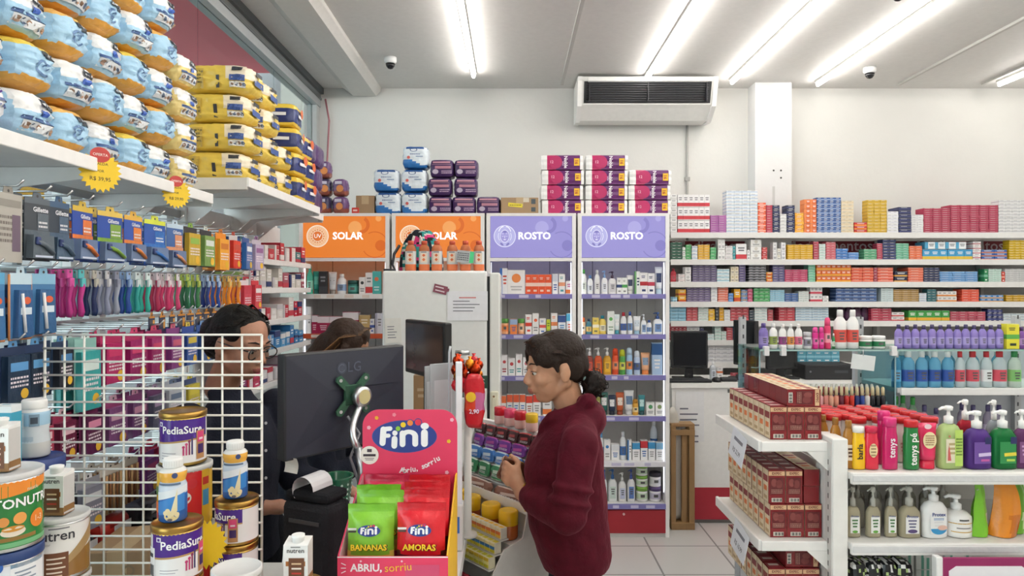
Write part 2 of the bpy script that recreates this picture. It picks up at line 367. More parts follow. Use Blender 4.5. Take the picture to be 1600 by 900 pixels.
def jar(w, h, c1, c2, lab='f2f2f0', mark='555555'):
    r = w/2; b = MB(); b.lathe([(r*.9, 0), (r*.98, h*.03), (r*.98, h*.18, lab), (r*.98, h*.58, c1), (r*.98, h*.7), (r*.9, h*.72)], c1, 20)
    b.wpatch(r*.985, -22, 22, h*.3, h*.5, mark)
    c = MB(); c.lathe([(r, h*.715), (r, h*.97), (r*.94, h)], c2, 20)
    return b, c
def spray(w, h, c1, c2, lab='f2f2f0', mark='555555'):
    r = w/2; b = MB(); b.lathe([(r*.92, 0), (r, h*.02), (r, h*.2, lab), (r, h*.5, c1), (r, h*.68), (r*.9, h*.73), (r*.8, h*.745)], c1, 18)
    b.wpatch(r*1.004, -25, 25, h*.32, h*.44, mark)
    c = MB(); c.lathe([(r*.88, h*.735), (r*.86, h*.9), (r*.7, h*.97), (r*.4, h)], c2, 18)
    return b, c
BUILD = {'btl': bottle, 'pmp': pump, 'tub': tubepk, 'jar': jar, 'spr': spray}
WORD = {'box': ('product_box', 'box'), 'btl': ('cosmetic_bottle', 'bottle'), 'pmp': ('pump_bottle', 'bottle'), 'tub': ('cream_tube', 'tube'), 'jar': ('cream_jar', 'jar'), 'spr': ('spray_can', 'spray can')}
CAPN = {'btl': 'cap', 'pmp': 'pump_head', 'tub': 'cap', 'jar': 'lid', 'spr': 'cap'}
def item(kind, x, Y, z, w, h, c1, c2, lab, label, group=None, dep=None, rz=0, opts=None, style='band', name=None, cat=None):
    nm, ct = name or WORD[kind][0], cat or WORD[kind][1]
    if kind == 'box':
        d = dep or max(w*.7, .03)
        return thing(nm, label, ct, carton(w, d, h, c1, c2, style, lab), (x, Y+d/2, z), rz, group)
    b, c = BUILD[kind](w, h, c1, c2, lab, **(opts or {}))
    o = built(nm, label, ct, b, (x, Y+w/2, z), rz, group); part(CAPN[kind], c, o)
    return o
def shelf_row(Y, ybase, zbase, where, rows, group=None, anchor='glass front', yaw=2):
    """rows: 'kind x0 x1 ytop c1 c2 label-colour|description' in photo pixels on a shelf whose products' fronts stand at depth Y"""
    k = Y/F; L = [r for r in rows.strip().splitlines() if r.strip()]
    for i, r in enumerate(L):
        a, desc = r.split('|'); t = a.split(); kind = t[0]; st = 'band'
        if ':' in kind: kind, st = kind.split(':')
        x0, x1, yt = float(t[1]), float(t[2]), float(t[3]); dy = float(t[7]) if len(t) > 7 else 0
        yb = float(t[8]) if len(t) > 8 else ybase
        z = zbase+(ybase-yb)*k
        lab = f'{desc.strip()[:-1]} {where}' if desc.strip().endswith('!') else f'{desc.strip()}, {ordw(i)} from {anchor} {where}'
        item(kind, ((x0+x1)/2-800)*k, Y+dy, z, (x1-x0)*k*.97, (yb-yt)*k*(Y+dy)/Y, t[4], t[5], t[6], lab, group, style=st, rz=random.uniform(-yaw, yaw))
# ------------------------------------------------------------------ display units with lit signs
UY = 4.65; UK = UY/F; UD = .36
UE = [(467, 608), (612, 757), (760, 900), (903, 1046)]
UPH = ['first orange unit', 'second orange unit', 'first lilac unit', 'second lilac unit']
def uz(py): return CAMZ-(py-450)*UK
UTOP = uz(333)
UN = ['tall display unit with orange sign, nearest the glass front', 'tall display unit with orange sign, half hidden by the fridge', 'tall display unit with lilac sign beside the fridge door', 'tall display unit with lilac sign beside the medicine shelves']
SHELF = {0: (460, 522, 586, 650, 722), 1: (460, 522, 586, 650, 722), 2: (460, 523, 588, 651, 722, 788), 3: (460, 523, 587, 651, 722, 788)}
for u, (xa, xb) in enumerate(UE):
    X0 = (xa-800)*UK; X1 = (xb-800)*UK; Wd = X1-X0
    o = thing('display_unit', UN[u], 'shelf unit', None, (X0, UY, 0), 0, 'lit display units along the back wall')
    b = MB()
    for x in (0, Wd-.026): b.box(x, x+.026, 0, UD, 0, UTOP, 'f1f0ee')
    b.box(.026, Wd-.026, 0.0, UD, UTOP-.02, UTOP, 'f1f0ee'); b.box(.026, Wd-.026, 0, .03, uz(408), uz(403), 'f3f2f0'); b.box(.026, Wd-.026, UD-.015, UD, .0, UTOP-.02, 'e4e2df')
    for x in (.14, Wd-.16): b.rect(.006, UTOP-.3, TF(x, UD-.0165, UTOP/2), '8b8986')
    part('carcass', b, o)
    b = MB(); b.box(.026, Wd-.026, .0, .03, .03, uz(797), '9c1f2b'); b.box(.026, Wd-.026, .01, .04, 0, .03, 'd7d5d2')
    if u == 3: b.lathe([(.008, -.006), (.008, .006)], 'e0c0c0', 10, M=Matrix.Translation((Wd*.5, -.003, uz(803))) @ Matrix.Rotation(R(90), 4, 'X'))
    part('plinth_panel', b, o)
    for i, y in enumerate(SHELF[u]):
        b = MB(); z = uz(y); b.box(.027, Wd-.027, .004, UD-.016, z-.018, z, 'e9e8e6')
        lip = ('efeeec', 'c9532a', 'efeeec', 'efeeec', 'efeeec')[i] if u < 2 else ('7d78b4', '7d78b4', '7d78b4', '7d78b4', 'e9e8ee', '7d78b4')[i]
        b.box(.027, Wd-.027, -.012, .004, z-.03, z+.003, lip)
        rr = random.Random(u*10+i)
        sb_ = part('shelf_board', b, o); b = MB()
        for q in range(rr.randint(3, 4)):
            x = .06+(Wd-.14)*(q+rr.uniform(.2, .7))/4; b.rect(rr.uniform(.03, .07), .02, TF(x, -.0125, z-.013), 'c7c3dd' if u > 1 else 'e6d9cf')
        part('price_strip', b, sb_)
    for x in (.03, Wd-.034):
        b = MB(); b.box(x, x+.004, .03, .036, .3, uz(410), 'f2f5ff:e2.2'); part('led_strip', b, o)
    # backlit sign
    c1, c2, c3 = ('ee8430', 'dd6a22', 'f6a860') if u < 2 else ('9a94d6', '8680c6', 'aea9e2')
    E = ':e0.75'; za, zb = uz(402), uz(336); zc = (za+zb)/2; H = zb-za
    b = MB(); b.box(.028, Wd-.028, .006, .05, za, zb, c1+E); y = .0052
    def ring(cx, cz, r0, r1, k, dy=0, **kw): b.disc(r0, r1, TF(cx, y-dy, cz), k, 40, **kw)
    ring(Wd*.62, zc+H*.2, 0, H*.16, c3+E); ring(Wd*.685, zc+H*.27, H*.13, H*.21, c2+E, .0003, a0=-100, a1=60)
    ring(Wd*.84, zc-H*.2, H*.29, H*.315, c2+E, .0003, a0=-150, a1=120); ring(Wd*.905, zc-H*.22, 0, H*.13, c2+E, .0006)
    ring(Wd*.88, zc+H*.42, 0, H*.07, c3+E)
    cx = Wd*.205; ring(cx, zc, 0, H*.265, ('f8c79c' if u < 2 else 'b9b8ea')+E, .0006); ring(cx, zc, H*.245, H*.26, 'fff2e4:e0.8' if u < 2 else 'e4e4fb:e0.8', .0010)
    if u < 2:
        ring(cx, zc, 0, H*.115, 'e2752c'+E, .001); ring(cx, zc, H*.115, H*.125, 'fbe3cd'+E, .0013)
        for q in range(16): b.disc(0, H*.014, TF(cx+math.cos(q*math.pi/8)*H*.15, y-.001, zc+math.sin(q*math.pi/8)*H*.15), 'd5641e'+E, 8)
        for q in range(24):
            a = q*math.pi/12; b.disc(0, H*.008, TF(cx+math.cos(a)*H*.2, y-.001, zc+math.sin(a)*H*.2), 'e9924e'+E, 6)
        b.text('UV', TF(cx, y-.0016, zc, H*.13), 'fff6ee:e0.9')
    else:       # line drawing of a face framed by hair
        wk = 'f4f4ff:e0.85'; dk = '7f7ac2'+E
        b.disc(0, H*.1, TF(cx, y-.0012, zc), 'a09adb'+E, 28, sy=1.45); b.disc(H*.1, H*.108, TF(cx, y-.0014, zc), wk, 28, sy=1.4)
        for q in (-1, 1):
            b.disc(H*.11, H*.125, TF(cx+q*H*.03, y-.0013, zc+H*.05), wk, 20, a0=20 if q > 0 else 90, a1=90 if q > 0 else 160, sy=1.5)
            b.disc(H*.15, H*.16, TF(cx, y-.0013, zc), wk, 20, a0=-40 if q > 0 else 150, a1=30 if q > 0 else 220)
            b.disc(H*.022, H*.028, TF(cx+q*H*.045, y-.0016, zc+H*.02), wk, 10, a0=200, a1=340); b.disc(H*.022, H*.03, TF(cx+q*H*.045, y-.0016, zc+H*.035), wk, 10, a0=30, a1=150)
            b.disc(0, H*.05, TF(cx+q*H*.07, y-.0013, zc-H*.19, roll=q*40), dk, 16, sy=.5)
        b.disc(0, H*.05, TF(cx, y-.0015, zc+H*.13), dk, 14, a0=200, a1=340); b.rect(H*.008, H*.06, TF(cx, y-.0016, zc-H*.02), wk); b.disc(0, H*.03, TF(cx, y-.0016, zc-H*.08), wk, 12, sy=.35)
    word = 'SOLAR' if u < 2 else 'ROSTO'; sp_ = part('sign_panel', b, o, label='lit %s sign reading %s' % ('orange' if u < 2 else 'lilac', word)); b = MB()
    b.text(word, TF(Wd*(.54 if u < 2 else .535), y-.0016, zc, H*.235), 'ffffff:e1.1', .03)
    part('sign_lettering', b, sp_)

YI = UY+.045
def urow(u, i, rows, nm): shelf_row(YI, SHELF[u][i], uz(SHELF[u][i])+.0005, 'on %s of %s' % (nm, UPH[u]), rows, 'products on the %s of the %s' % (nm, UPH[u]))
urow(0, 0, '''
btl 478 488 416 3fa88c 58c0a8 8fd0bc|green lotion bottle
tub 487 499 424 1f8d7c 14665c 62b8a8|teal cream tube
box 498 511 424 23262b 3b3e44 8a8d92|black tall carton
tub 511 525 425 d9dbdd 8d8681 c9ccd0|silver grey tube
btl 525 540 428 f1f3f5 eff1f3 8fa9cc|white slim bottle
jar 541 560 438 1d6b62 154c46 4f9d92|dark teal jar
box:logo 561 571 433 f2f2f0 303033 77777a|white monogram carton
box 571 582 426 f2f0ee c23a3a 8a8a8a|white carton, red mark
box:logo 582 595 424 4fb5b0 e0774e d5f0ee|turquoise carton
''', 'top shelf')
urow(0, 1, '''
box:side 478 486 480 e3e3e2 c8c8c8 8a8a8a|tall pale grey carton
box:top 487 496 493 a51d4c f0e6ea e9c9d5|crimson capped carton
box:top 496 515 495 a51d4c f0e6ea e9c9d5|wide crimson white carton
box:top 515 535 495 a51d4c f0e6ea e9c9d5|broad crimson white carton
box:top 535 560 488 a51d4c f3ecef e9c9d5|large crimson white carton
box 561 578 493 c9ac72 a88a4e f3e8d0|golden carton
box:mid 578 585 499 f0f1f4 3f5fae 3f5fae|slim white blue carton
box:side 586 597 490 e6e6ec b9b9c8 8a8a8a|pale lilac grey carton
''', 'second shelf')
urow(0, 2, '''
box 480 493 552 d8f0f4 3aa0b4 777777|pale aqua carton
box 494 512 556 f0f0f0 4f9cc8 777777|white carton, blue band
box 560 578 552 f1f0ef c7c3c0 777777|white plain carton
''', 'third shelf')
urow(2, 0, '''
box:side 781 793 419 f1f2f4 2f67b0 c34a3a|white blue carton
box:logo 793 821 422 f4f3f1 e98a45 bdbdbd|wide white carton
box:mid 821 831 429 e2562a f3d3c4 f3d3c4|vivid orange carton
box:mid 831 841.5 429 e2562a f3d3c4 f3d3c4|vivid orange carton
box:mid 841.5 852 429 e2562a f3d3c4 f3d3c4|vivid orange carton
box:mid 852 862 429 e2562a f3d3c4 f3d3c4|vivid orange carton
box:top 863 872 428 f3f4f6 d8dde8 2f5ea8|slim white blue carton
box:mid 873 883 428 f3f3f2 e9a07a 4fa0a8|slim white peach carton
box 884 896 439 f3efec e07a3c b58|short white orange carton
'''.replace('b58|', 'bb5588|'), 'top shelf')
urow(2, 1, '''
jar 783 795 499 efb083 5f9e4a e98b4e|peach jar, green lid
box:top 797 808 499 e98540 9fb9dc 3c62a8|orange box, blue top
jar 809 820 499 f0b487 5f9e4a f2c9a4|pale peach jar, green lid
box:mid 821 831 492 f1f1f0 d8402c d8402c|white red carton
box:logo 832 842 490 f3f2f0 d95c33 888888|white carton, orange dot
box:mid 843 853 498 f3f3f2 d9584a 4a6fae|short white carton
box 854 860 500 c9d430 9db32a 557722|slim lime carton
box:mid 861 871 490 f2f0ee df8350 df8350|tall white orange carton
box:top 872 884 493 eef2f6 33518f 3f87c0|white carton, navy top
box:top 885 896 490 f0f3f5 5bb6d8 d95c33|white carton, cyan top
''', 'second shelf')
urow(2, 2, '''
box:logo 783 793 556 f5f4f4 c2454a a33a40|white emblem carton, dark foot
box:logo 794 805 561 f5f4f4 c2454a 4fa0a0|short white emblem carton
box:logo 806 816 555 f5f4f4 c2454a 4fa0a0|tall white emblem carton
box:logo 817 827 560 f5f4f4 d07a80 9a9a9a|pale white emblem carton
box:logo 828 840 560 f5f4f4 d07a80 9a9a9a|wide white emblem carton
box:top 842 856 556 dfe3e4 b3babc 9a9a9a|grey white carton
box:logo 870 884 558 f3f3f2 d07a80 9a9a9a|white rose dot carton
''', 'third shelf')
urow(2, 3, '''
box:top 782 791 620 f2efec e5713c 2c4a80|white carton, orange top
box:top 792 801 618 f4f3f2 e2603a 3f6fb0|tall white orange carton
box:top 802 811 618 f4f3f2 e2603a 3f6fb0|tall white orange carton
box:top 812 821 618 f4f3f2 e2603a 3f6fb0|tall white orange carton
box:top 822 832 620 f4f3f2 d8402c 9a5a40|white carton, red top
box:top 833 845 618 f4f3f2 d8402c 9a9a9a|broad white red carton
box 848 862 622 f3f3f2 e07a3c 9a9a9a|white carton, orange foot
''', 'fourth shelf')
urow(2, 4, '''
jar 783 797 700 e9d9a0 d6b54a f3efe0|cream jar, yellow lid
box 798 812 697 f2efe6 c8a84a 999999|ivory carton
btl 870 882 690 f2f2f2 e3e3e3 99aacc|white bottle
''', 'fifth shelf')
urow(3, 0, '''
btl 908 917 421 f2f4f1 4fa04a dfe8dc|white bottle, green cap
btl 918 927 430 f2f4f5 5f84b8 e3e8ef|short white bottle, blue cap
btl 929 938 422 f2f2f0 eeeeec e6e6e4|tall all-white bottle
pmp 940 950 423 f2f3f4 88aee0 e3e8f0|white pump bottle, blue head
pmp 951 964 424 f0efee 4a3a4c d5d3d6|white pump bottle, dark head
box:mid 964 972 434 f3f4f3 29406f 8a8a8a|slim white navy carton
box:mid 972 980 434 f2f5f1 4a9a50 8a8a8a|slim white green carton
tub 980 991 430 eeedec d8d6d4 33405f|white tube, dark oval
box:side 992 1000 424 f1f4f1 6aa06a 33405f|tall white green carton
box:mid 1000 1012 426 f2f0f0 b0242c 24345f|white carton, red square
box:mid 1012 1023 427 f1f0f2 b02f48 24345f|white carton, crimson line
tub 1024 1037 417 e9edf0 bcd3e2 24345f|pale blue tall tube
''', 'top shelf')
urow(3, 1, '''
spr 908 915 497 f0c9a4 e06a35 f3ead8|peach bottle, orange cap
btl 916 925 499 3f7f92 2b3f58 f0d080|teal bottle, dark cap
box:mid 926 936 497 e9cf62 f5f0da 6a6a50|pale yellow carton
btl 936 948 494 efd56a 2d8ca0 f4efd6|yellow bottle, teal cap
box:logo 949 960 487 eef3ee 5fae5a 9ab09a|tall white green carton
tub 960 969 492 e3eff0 3f96a8 f2f2f2|white tube, teal top
btl 970 980 489 f1f2f4 b02838 3c5a9a|white bottle, red cap
btl 981 989 488 f0f2f4 2f4f9a 6f8fbe|white bottle, blue cap
tub 990 1002 495 f1f4f6 9fc4dc d3dfe8|white tube, pale blue foot
pmp 1002 1011 492 eff2f4 e3eaf0 7f9cc4|white pump bottle
btl 1011 1019 501 f1f3f5 2f4f8f 6f8fbe|small white bottle, blue mark
pmp 1021 1037 489 f2f3f4 3a5a96 6f8fbe|wide white pump bottle
''', 'second shelf')
urow(3, 2, '''
pmp 916 928 545 7a2a1e f2f2f0 c9503a|dark red pump bottle
pmp 929 942 545 c24a1c f2f2f0 d8662a|orange amber pump bottle
pmp 943 956 545 c9941e f2f2f0 e0b030|golden oil pump bottle
spr 957 967 546 d8502a d8481f e88a60|orange red can
spr 968 978 548 4f9a4a c6d02e d8e060|green can, lime cap
spr 979 989 545 9fc4e4 c2dcf0 e08a50|pale blue can, orange foot
spr 991 1001 550 b9cbe4 e3ecf6 44598a|light blue can, dark letter
tub 1002 1017 553 f0b58a e88a4a 8aa0b8|peach tube
box:top 1019 1035 537 a9c4e0 24548a f3f3f3|tall blue carton, navy top
''', 'third shelf')
urow(3, 3, '''
box 927 938 622 8a8a44 6a6a30 d8d8a0|olive carton
tub 938 951 616 1f5f58 123f3a e8e8e8|dark green tube
tub 951 963 620 22304c 131d30 e8e8e8|navy tube
tub 963 976 616 b8562a 8a3a1c f3e6da|rust orange tube
tub 976 992 613 f1f2f3 d5d8dc 5f7a9a|white large tube
spr 989 998 626 dba23a b9822a f0d9a0|mustard slim bottle
tub 998 1009 620 2f7f88 1d555c bfe0e0|teal tube
box:logo 1010 1023 631 f2f2ef 5aa06a 8a8a8a|white green carton
box:logo 1024 1037 631 f2f2ef 8aa06a 8a8a8a|white olive dot carton
''', 'fourth shelf')
urow(3, 4, '''
btl 936 944 680 eef3f6 5f9fcf 5f8fc0|white blue mini bottle
box:logo 944 954 690 f3f3f3 3f7fc0 9a9a9a|white blue dot carton
box:top 955 968 697 f4f4f4 e3e6ea 3f6fae|white carton, blue text
btl 969 979 678 eef2f5 dfe7ee 3f6fae|white rounded bottle
box:side 981 987 690 f3f3f3 3f7fc0 9a9a9a|slim white blue carton
box:top 988 1000 694 f3f3f4 3f8fc0 9a9a9a|white carton, blue top
box:top 1001 1012 691 f3f3f4 c2343c 3f6fae|white carton, red top
box:top 1013 1024 693 f3f3f4 3f8fc0 9a9a9a|white blue carton
btl 1021 1033 664 dfeaf3 f3f3f3 3f6fae .09|tall pale blue bottle at the back!
box:top 1025 1037 694 f3f3f4 7fb0d0 9a9a9a|white carton, grey blue top
'''.replace('|tall', '|tall'), 'fifth shelf')
urow(3, 5, '''
pmp 941 949 738 eaf0f4 3f6fae c8d8e8|slim white pump bottle
pmp 951 965 738 eef2f3 3f6fae cfe0d8|white pump bottle, blue head
pmp 967 979 743 f2f2f2 f2f2f2 c8cfe8|white pump bottle, white head
pmp 981 993 738 f0f1f3 3f55a0 5f7fc0|white pump bottle, indigo head
jar 995 1014 765 f2f3f1 7fb04a c9dcc0|white tub with green lid, bottom of three!
jar 995 1014 747.5 f2f3f1 7fb04a c9dcc0 0 764.8|white tub with green lid, middle of three!
jar 995 1014 731 f2f3f1 7fb04a c9dcc0 0 747.3|white tub with green lid, top of three!
jar 1016 1035 765 efedf2 5a4a78 c9c3d8|white tub with violet lid!
jar 1016 1035 743 efedf0 2f2a34 d8d8dc 0 764.8|white tub with black lid on the violet one!
''', 'sixth shelf')

# ------------------------------------------------------------------ medicine shelving
MY = 5.40; MK = MY/F; MXa = (1048-800)*MK; MXb = 4.5
def mz(py): return CAMZ-(py-450)*MK
ML = [364, 406, 441, 472, 502, 532]
sh = thing('medicine_shelving', 'long white medicine shelving with red back panel beside the second lilac unit', 'shelving', None, (0, MY, 0))
for i, y in enumerate(ML):
    b = MB(); z = mz(y); b.box(MXa, MXb, 0.0, .325, z-.013, z, 'dcdad8'); b.box(MXa, MXb, -.006, 0, z-.04, z+.004, 'e6e5e3')
    part('shelf_board', b, sh)
b = MB(); b.box(MXa, MXb, .325, .34, .2, mz(406), 'b9b6b4'); part('back_panel', b, sh)
b = MB(); b.box(MXa, MXb, .30, .32, mz(406)+.002, mz(367)-.03, '8c2530')
b.text('Medicamentos', TF(XZ(1122, 0, MY+.3)[0], .299, mz(381), .125), 'd8c4c4', .01); b.text('Medicamentos', TF(XZ(1295, 0, MY+.3)[0], .299, mz(381), .125), 'd8c4c4', .01); b.text('Medicamentos', TF(XZ(1500, 0, MY+.3)[0], .299, mz(381), .125), 'd8c4c4', .01)
part('sign_strip', b, sh, label='red strip with pale lettering behind the boxes')
for x in (MXa+.01, (1222-800)*MK, (1400-800)*MK, (1570-800)*MK, MXb-.02):
    b = MB(); b.box(x-.012, x+.012, .26, .325, 0, mz(364)-.04, 'cfcdca'); part('upright', b, sh)
SHN = ['top', 'second', 'third', 'fourth', 'fifth', 'lowest']
# x0 x1 ytop rows cols colour band style|name
MED = ['''1048 1058 303 8 1 f1f1f0 dcdcda band|plain white
1059 1109 303 3 6 f3f3f4 c23440 band|white and red
1110 1135 336 8 2 a0529a b878b4 mid|mauve
1135 1184 297 13 4 eef1f4 8fb0d4 mid|white and pale blue
1184.5 1197 316 6 1 e9623c f6d8cc mid|orange red
1197.5 1207 320 11 1 b02844 cc5a70 mid|crimson
1207.5 1218.5 320 6 1 262a48 3f4670 mid|navy
1219 1229 334 6 1 f0efee bdbdbf mid|ivory white
1229.5 1242 320 6 1 262a48 454c78 mid|dark navy
1242.5 1256 332 5 1 f0a52a f6c25a mid|amber
1256.5 1276 311 7 2 dd6a32 e88a50 side|orange
1276.5 1314 308 8 4 3c5f9c a8bcd8 mid|blue
1314.5 1334 313 9 2 e9dcc2 d8c29a mid|cream
1335 1355 347 3 1 c22c2c f0a03a band|red and gold
1355.5 1386 312 10 3 d8b23a a8862a mid|mustard
1386.5 1404 330 7 2 f0f0f3 d3d3df mid|clean white
1404.5 1424 323 7 1 262c52 474e80 mid|midnight blue
1424.5 1443 335 8 2 f0f0f1 c9c9cf mid|bright white
1443.5 1485 325 12 3 a01c42 b84868 mid|cherry
1485.5 1560 320 13 5 a01c42 b84868 mid|cherry red
1560.5 1604 312 10 4 e8e8e9 a6a6ac mid|pale grey''',
'''1050 1066 378 6 2 1f4a3c 2f6a54 mid|bottle green
1066.5 1071 386 2 1 f0f0ee 9ac0a0 mid|thin white
1071.5 1080 382 5 1 3f9a58 7fc08a mid|bright green
1081 1090 384 4 1 eef2f6 9ab4d0 mid|white blue
1091 1109 382 6 2 dca628 f0c860 mid|golden
1110 1119 386 4 1 3fa060 8fd0a0 mid|leaf green
1122 1133 373 2 2 f1f1f0 d8d8d8 logo|tall white
1133.5 1145 384 4 1 f0eeee c8c0c4 mid|grey white
1145.5 1149.5 384 4 1 2f8a92 5fb0b4 mid|teal
1150 1167 380 1 1 f3f2f2 c03a44 band|large white
1167.5 1172 390 1 1 f0f0f0 cccccc mid|narrow white
1173 1190 374 3 1 f3f3f1 d8d4cc logo|broad white
1191 1199 386 2 1 b8363a d88080 mid|scarlet
1208 1214 378 2 1 f0f0f1 cacad0 logo|upright white
1214.5 1220 388 2 1 f0efe8 d8d0b8 logo|small ivory
1221 1228 378 2 1 f0f0f1 cacad0 logo|slim upright white
1231 1270 382 7 4 e6b622 b88a1a mid|yellow
1271 1279.5 377 7 1 a83046 d07080 mid|maroon
1280 1290 381 6 1 e4f0ec a8d0c4 mid|pale mint
1291 1306 378 7 2 c85462 e0a0a8 mid|rose
1306.5 1325 388 4 2 2f6cb4 7fa8d8 mid|royal blue
1325.5 1342 394 3 1 3f7fc8 a8c8e8 mid|sky blue
1350 1370 389 4 2 4f9a70 8fc8a8 mid|sage green
1370.5 1379 380 8 1 a82a44 d87088 mid|wine red
1379.5 1400 374 7 2 232c54 5a6498 mid|ink navy
1400.5 1420 380 7 2 62b090 a8d8c4 mid|mint green
1421 1441 384 6 2 e0683a f0a080 mid|coral
1442 1520 389 1 6 3f98c8 e0c048 band|turquoise
1445 1510 377.5 1 4 eef2f5 4fa0c8 side 388.8|white blue flat
1520.5 1533 377 4 1 f0ecec b04a58 mid|mixed white
1534 1574 390 3 2 2a5ca8 e0884a band|cobalt
1577 1604 375 8 3 d8b41e a08412 mid|lemon''',
'''1060 1070 428 2 1 efe9e9 d0b8b8 mid|blush
1070.5 1080 417 2 1 f0efee cccccc logo|white
1082 1120 411 8 4 4a3f62 8a80a8 mid|violet
1120.5 1140 420 4 2 e3f0f4 58aac4 mid|white cyan
1142 1154 416 2 2 e6dcc4 c8b890 logo|beige
1155 1165 413 7 1 4a3f6a 8a80b0 mid|plum
1170 1197 413 7 3 22222e d8d8e0 mid|black and white
1197.5 1207 425 3 1 e09a2a c8442a band|amber
1207.5 1226 413 7 2 4a4472 8a84b0 mid|dusky violet
1226.5 1262 421 6 3 b02a58 d8688c mid|raspberry
1263 1274 413 7 1 6ab896 b0e0cc mid|mint
1276 1330 413 3 7 dd6a2c e8a83c band|orange
1330.5 1365 418 5 2 dd4a26 f0b8a0 mid|vermilion
1365.5 1371 418 5 1 983048 c87080 mid|wine
1371.5 1396 418 5 1 dd5030 f4cfc0 mid|scarlet
1398 1418 424 2 1 232848 d8a04a band|navy
1419 1443 418 6 1 e05a36 f2c0ac mid|orange red
1443.5 1468 418 6 3 222a48 4a5480 mid|midnight
1468.5 1528 424 5 3 4f8cc8 a8cbe8 mid|light blue
1538 1544 420 1 1 2f8a58 7fc0a0 mid|green
1545 1565 420 7 2 d4ebe2 9ac8b8 mid|pale mint
1565.5 1570.5 424 1 1 c83a2a e8a090 mid|thin red
1571 1604 420 7 3 dcdcdc b0b0b4 mid|grey''',
'''1051 1058 464 1 1 8fc8e0 c8e4f0 mid|pale cyan
1060 1072 452 2 1 eab02e c8502a band|yellow
1073 1110 446 7 4 54466e a89cc0 mid|violet
1111 1121 449 4 1 f0f0f2 c8c8d0 mid|white
1122 1138 449 6 1 dd6040 f4dcd4 mid|orange white
1138.5 1146 458 3 1 3f74b8 88b0dc mid|blue
1147 1157 451 1 1 e8a82a c04a2a band|yellow orange
1158 1168 453 3 1 4f7fb8 e0b04a mid|blue gold
1168.5 1176 451 4 1 b83a62 e09ab0 mid|pink
1178 1203 450 4 3 3f9a58 7fc48c mid|green
1203.5 1226 453 6 3 8cc4dc d0e8f2 mid|ice blue
1226.5 1247 458 4 2 2f5490 6f94c8 mid|navy
1248 1264 455 5 2 ecf0ee b0ccc4 mid|white green
1266 1285 448 2 3 f0eeee c8485a band|white red
1286 1295 462 1 1 eeeeee cccccc mid|plain white
1306 1370 450 4 5 2a4a80 9ab4d8 mid|steel blue
1377 1396 450 7 2 e0ecee a4c4cc mid|frost white
1396.5 1436 452 6 3 c09a5a 4a3a30 mid|tan
1436.5 1448 458 4 1 e8eef4 8fb0d8 mid|white blue
1449 1463 452 5 2 1f5a62 4f8a90 mid|dark teal
1465 1495 455 2 4 eeecea e08a3a band|white orange
1503 1530 452 5 2 dd4428 f0907a mid|red orange
1532 1568 461 2 4 3f84c4 e0a850 band|blue orange
1572 1604 461 3 3 d8aa2a 8a6a1a mid|yellow''',
'''1048 1072 476 5 2 7fb8d4 bcdcea mid|light blue
1073 1090 475 6 2 b0343e d88890 mid|red
1091 1107 480 5 2 e8efec 9ab8ac mid|white green
1107.5 1117 483 2 1 e8b022 f0cc60 mid|yellow
1118 1123.5 480 4 1 26262c 5a5a62 mid|black
1124 1131 480 4 1 e0a828 a87a1a mid|golden
1131.5 1141 484 4 1 eeeeef bcbcc4 mid|white
1141.5 1170 478 5 3 a82c36 d47c84 mid|dark red
1171 1178 485 4 1 24303c 4a5a68 mid|charcoal
1179 1199 480 5 2 e9efee a8c4c4 mid|pale green white
1200 1208 484 4 1 a83840 d08088 mid|brick red
1217 1242 480 5 2 b02a3a d8747e mid|cherry
1243 1295 478 6 4 d8e6ee 6a9cc0 mid|white blue
1361 1393 482 5 2 a82440 d06a80 mid|crimson
1393.5 1413 488 2 2 ece8e8 c8484a band|white red
1420 1484 485 1 5 3f9a4a e8b03a band|green yellow
1485 1540 487 4 4 a82c48 d47a8c mid|raspberry
1543 1567 483 3 3 262c60 5a62a0 mid|navy
1568 1604 490 3 3 dfe6ea 8fa8b8 mid|frost''',
'''1048 1073 507 3 4 a82c3c d47c88 mid|dark red
1073.5 1093 508 3 3 ebebec c0c0c8 mid|white
1094 1100 512 3 1 28284a 5a5a88 mid|navy
1106 1116 522 2 1 e4efee a0c8c8 mid|pale mint
1117 1127 508 5 1 dcebe6 8fc0b0 mid|mint
1127.5 1135 518 3 1 e6eeea a0c8b8 mid|white mint
1135.5 1145 512 5 1 a8343c d88088 mid|brick
1146 1155 507 5 1 3f88c4 8fbfe4 mid|blue
1156 1165 512 2 1 eeeeee cccccc mid|white''']
BLK = []
for s_, txt in enumerate(MED):
    prev = 'second lilac unit'
    for r in txt.splitlines():
        a, nm = r.split('|'); t = a.split(); x0, x1, yt = map(float, t[:3]); rows, cols = int(t[3]), int(t[4])
        BLK.append(dict(s=s_, x0=x0, x1=x1, yt=yt, rows=rows, cols=cols, yb=float(t[8]) if len(t) > 8 else ML[s_], c1=t[5], c2=t[6], st=t[7], nm=nm, prev=prev, area=(x1-x0)/cols*((float(t[8]) if len(t) > 8 else ML[s_])-yt)/rows)); prev = nm
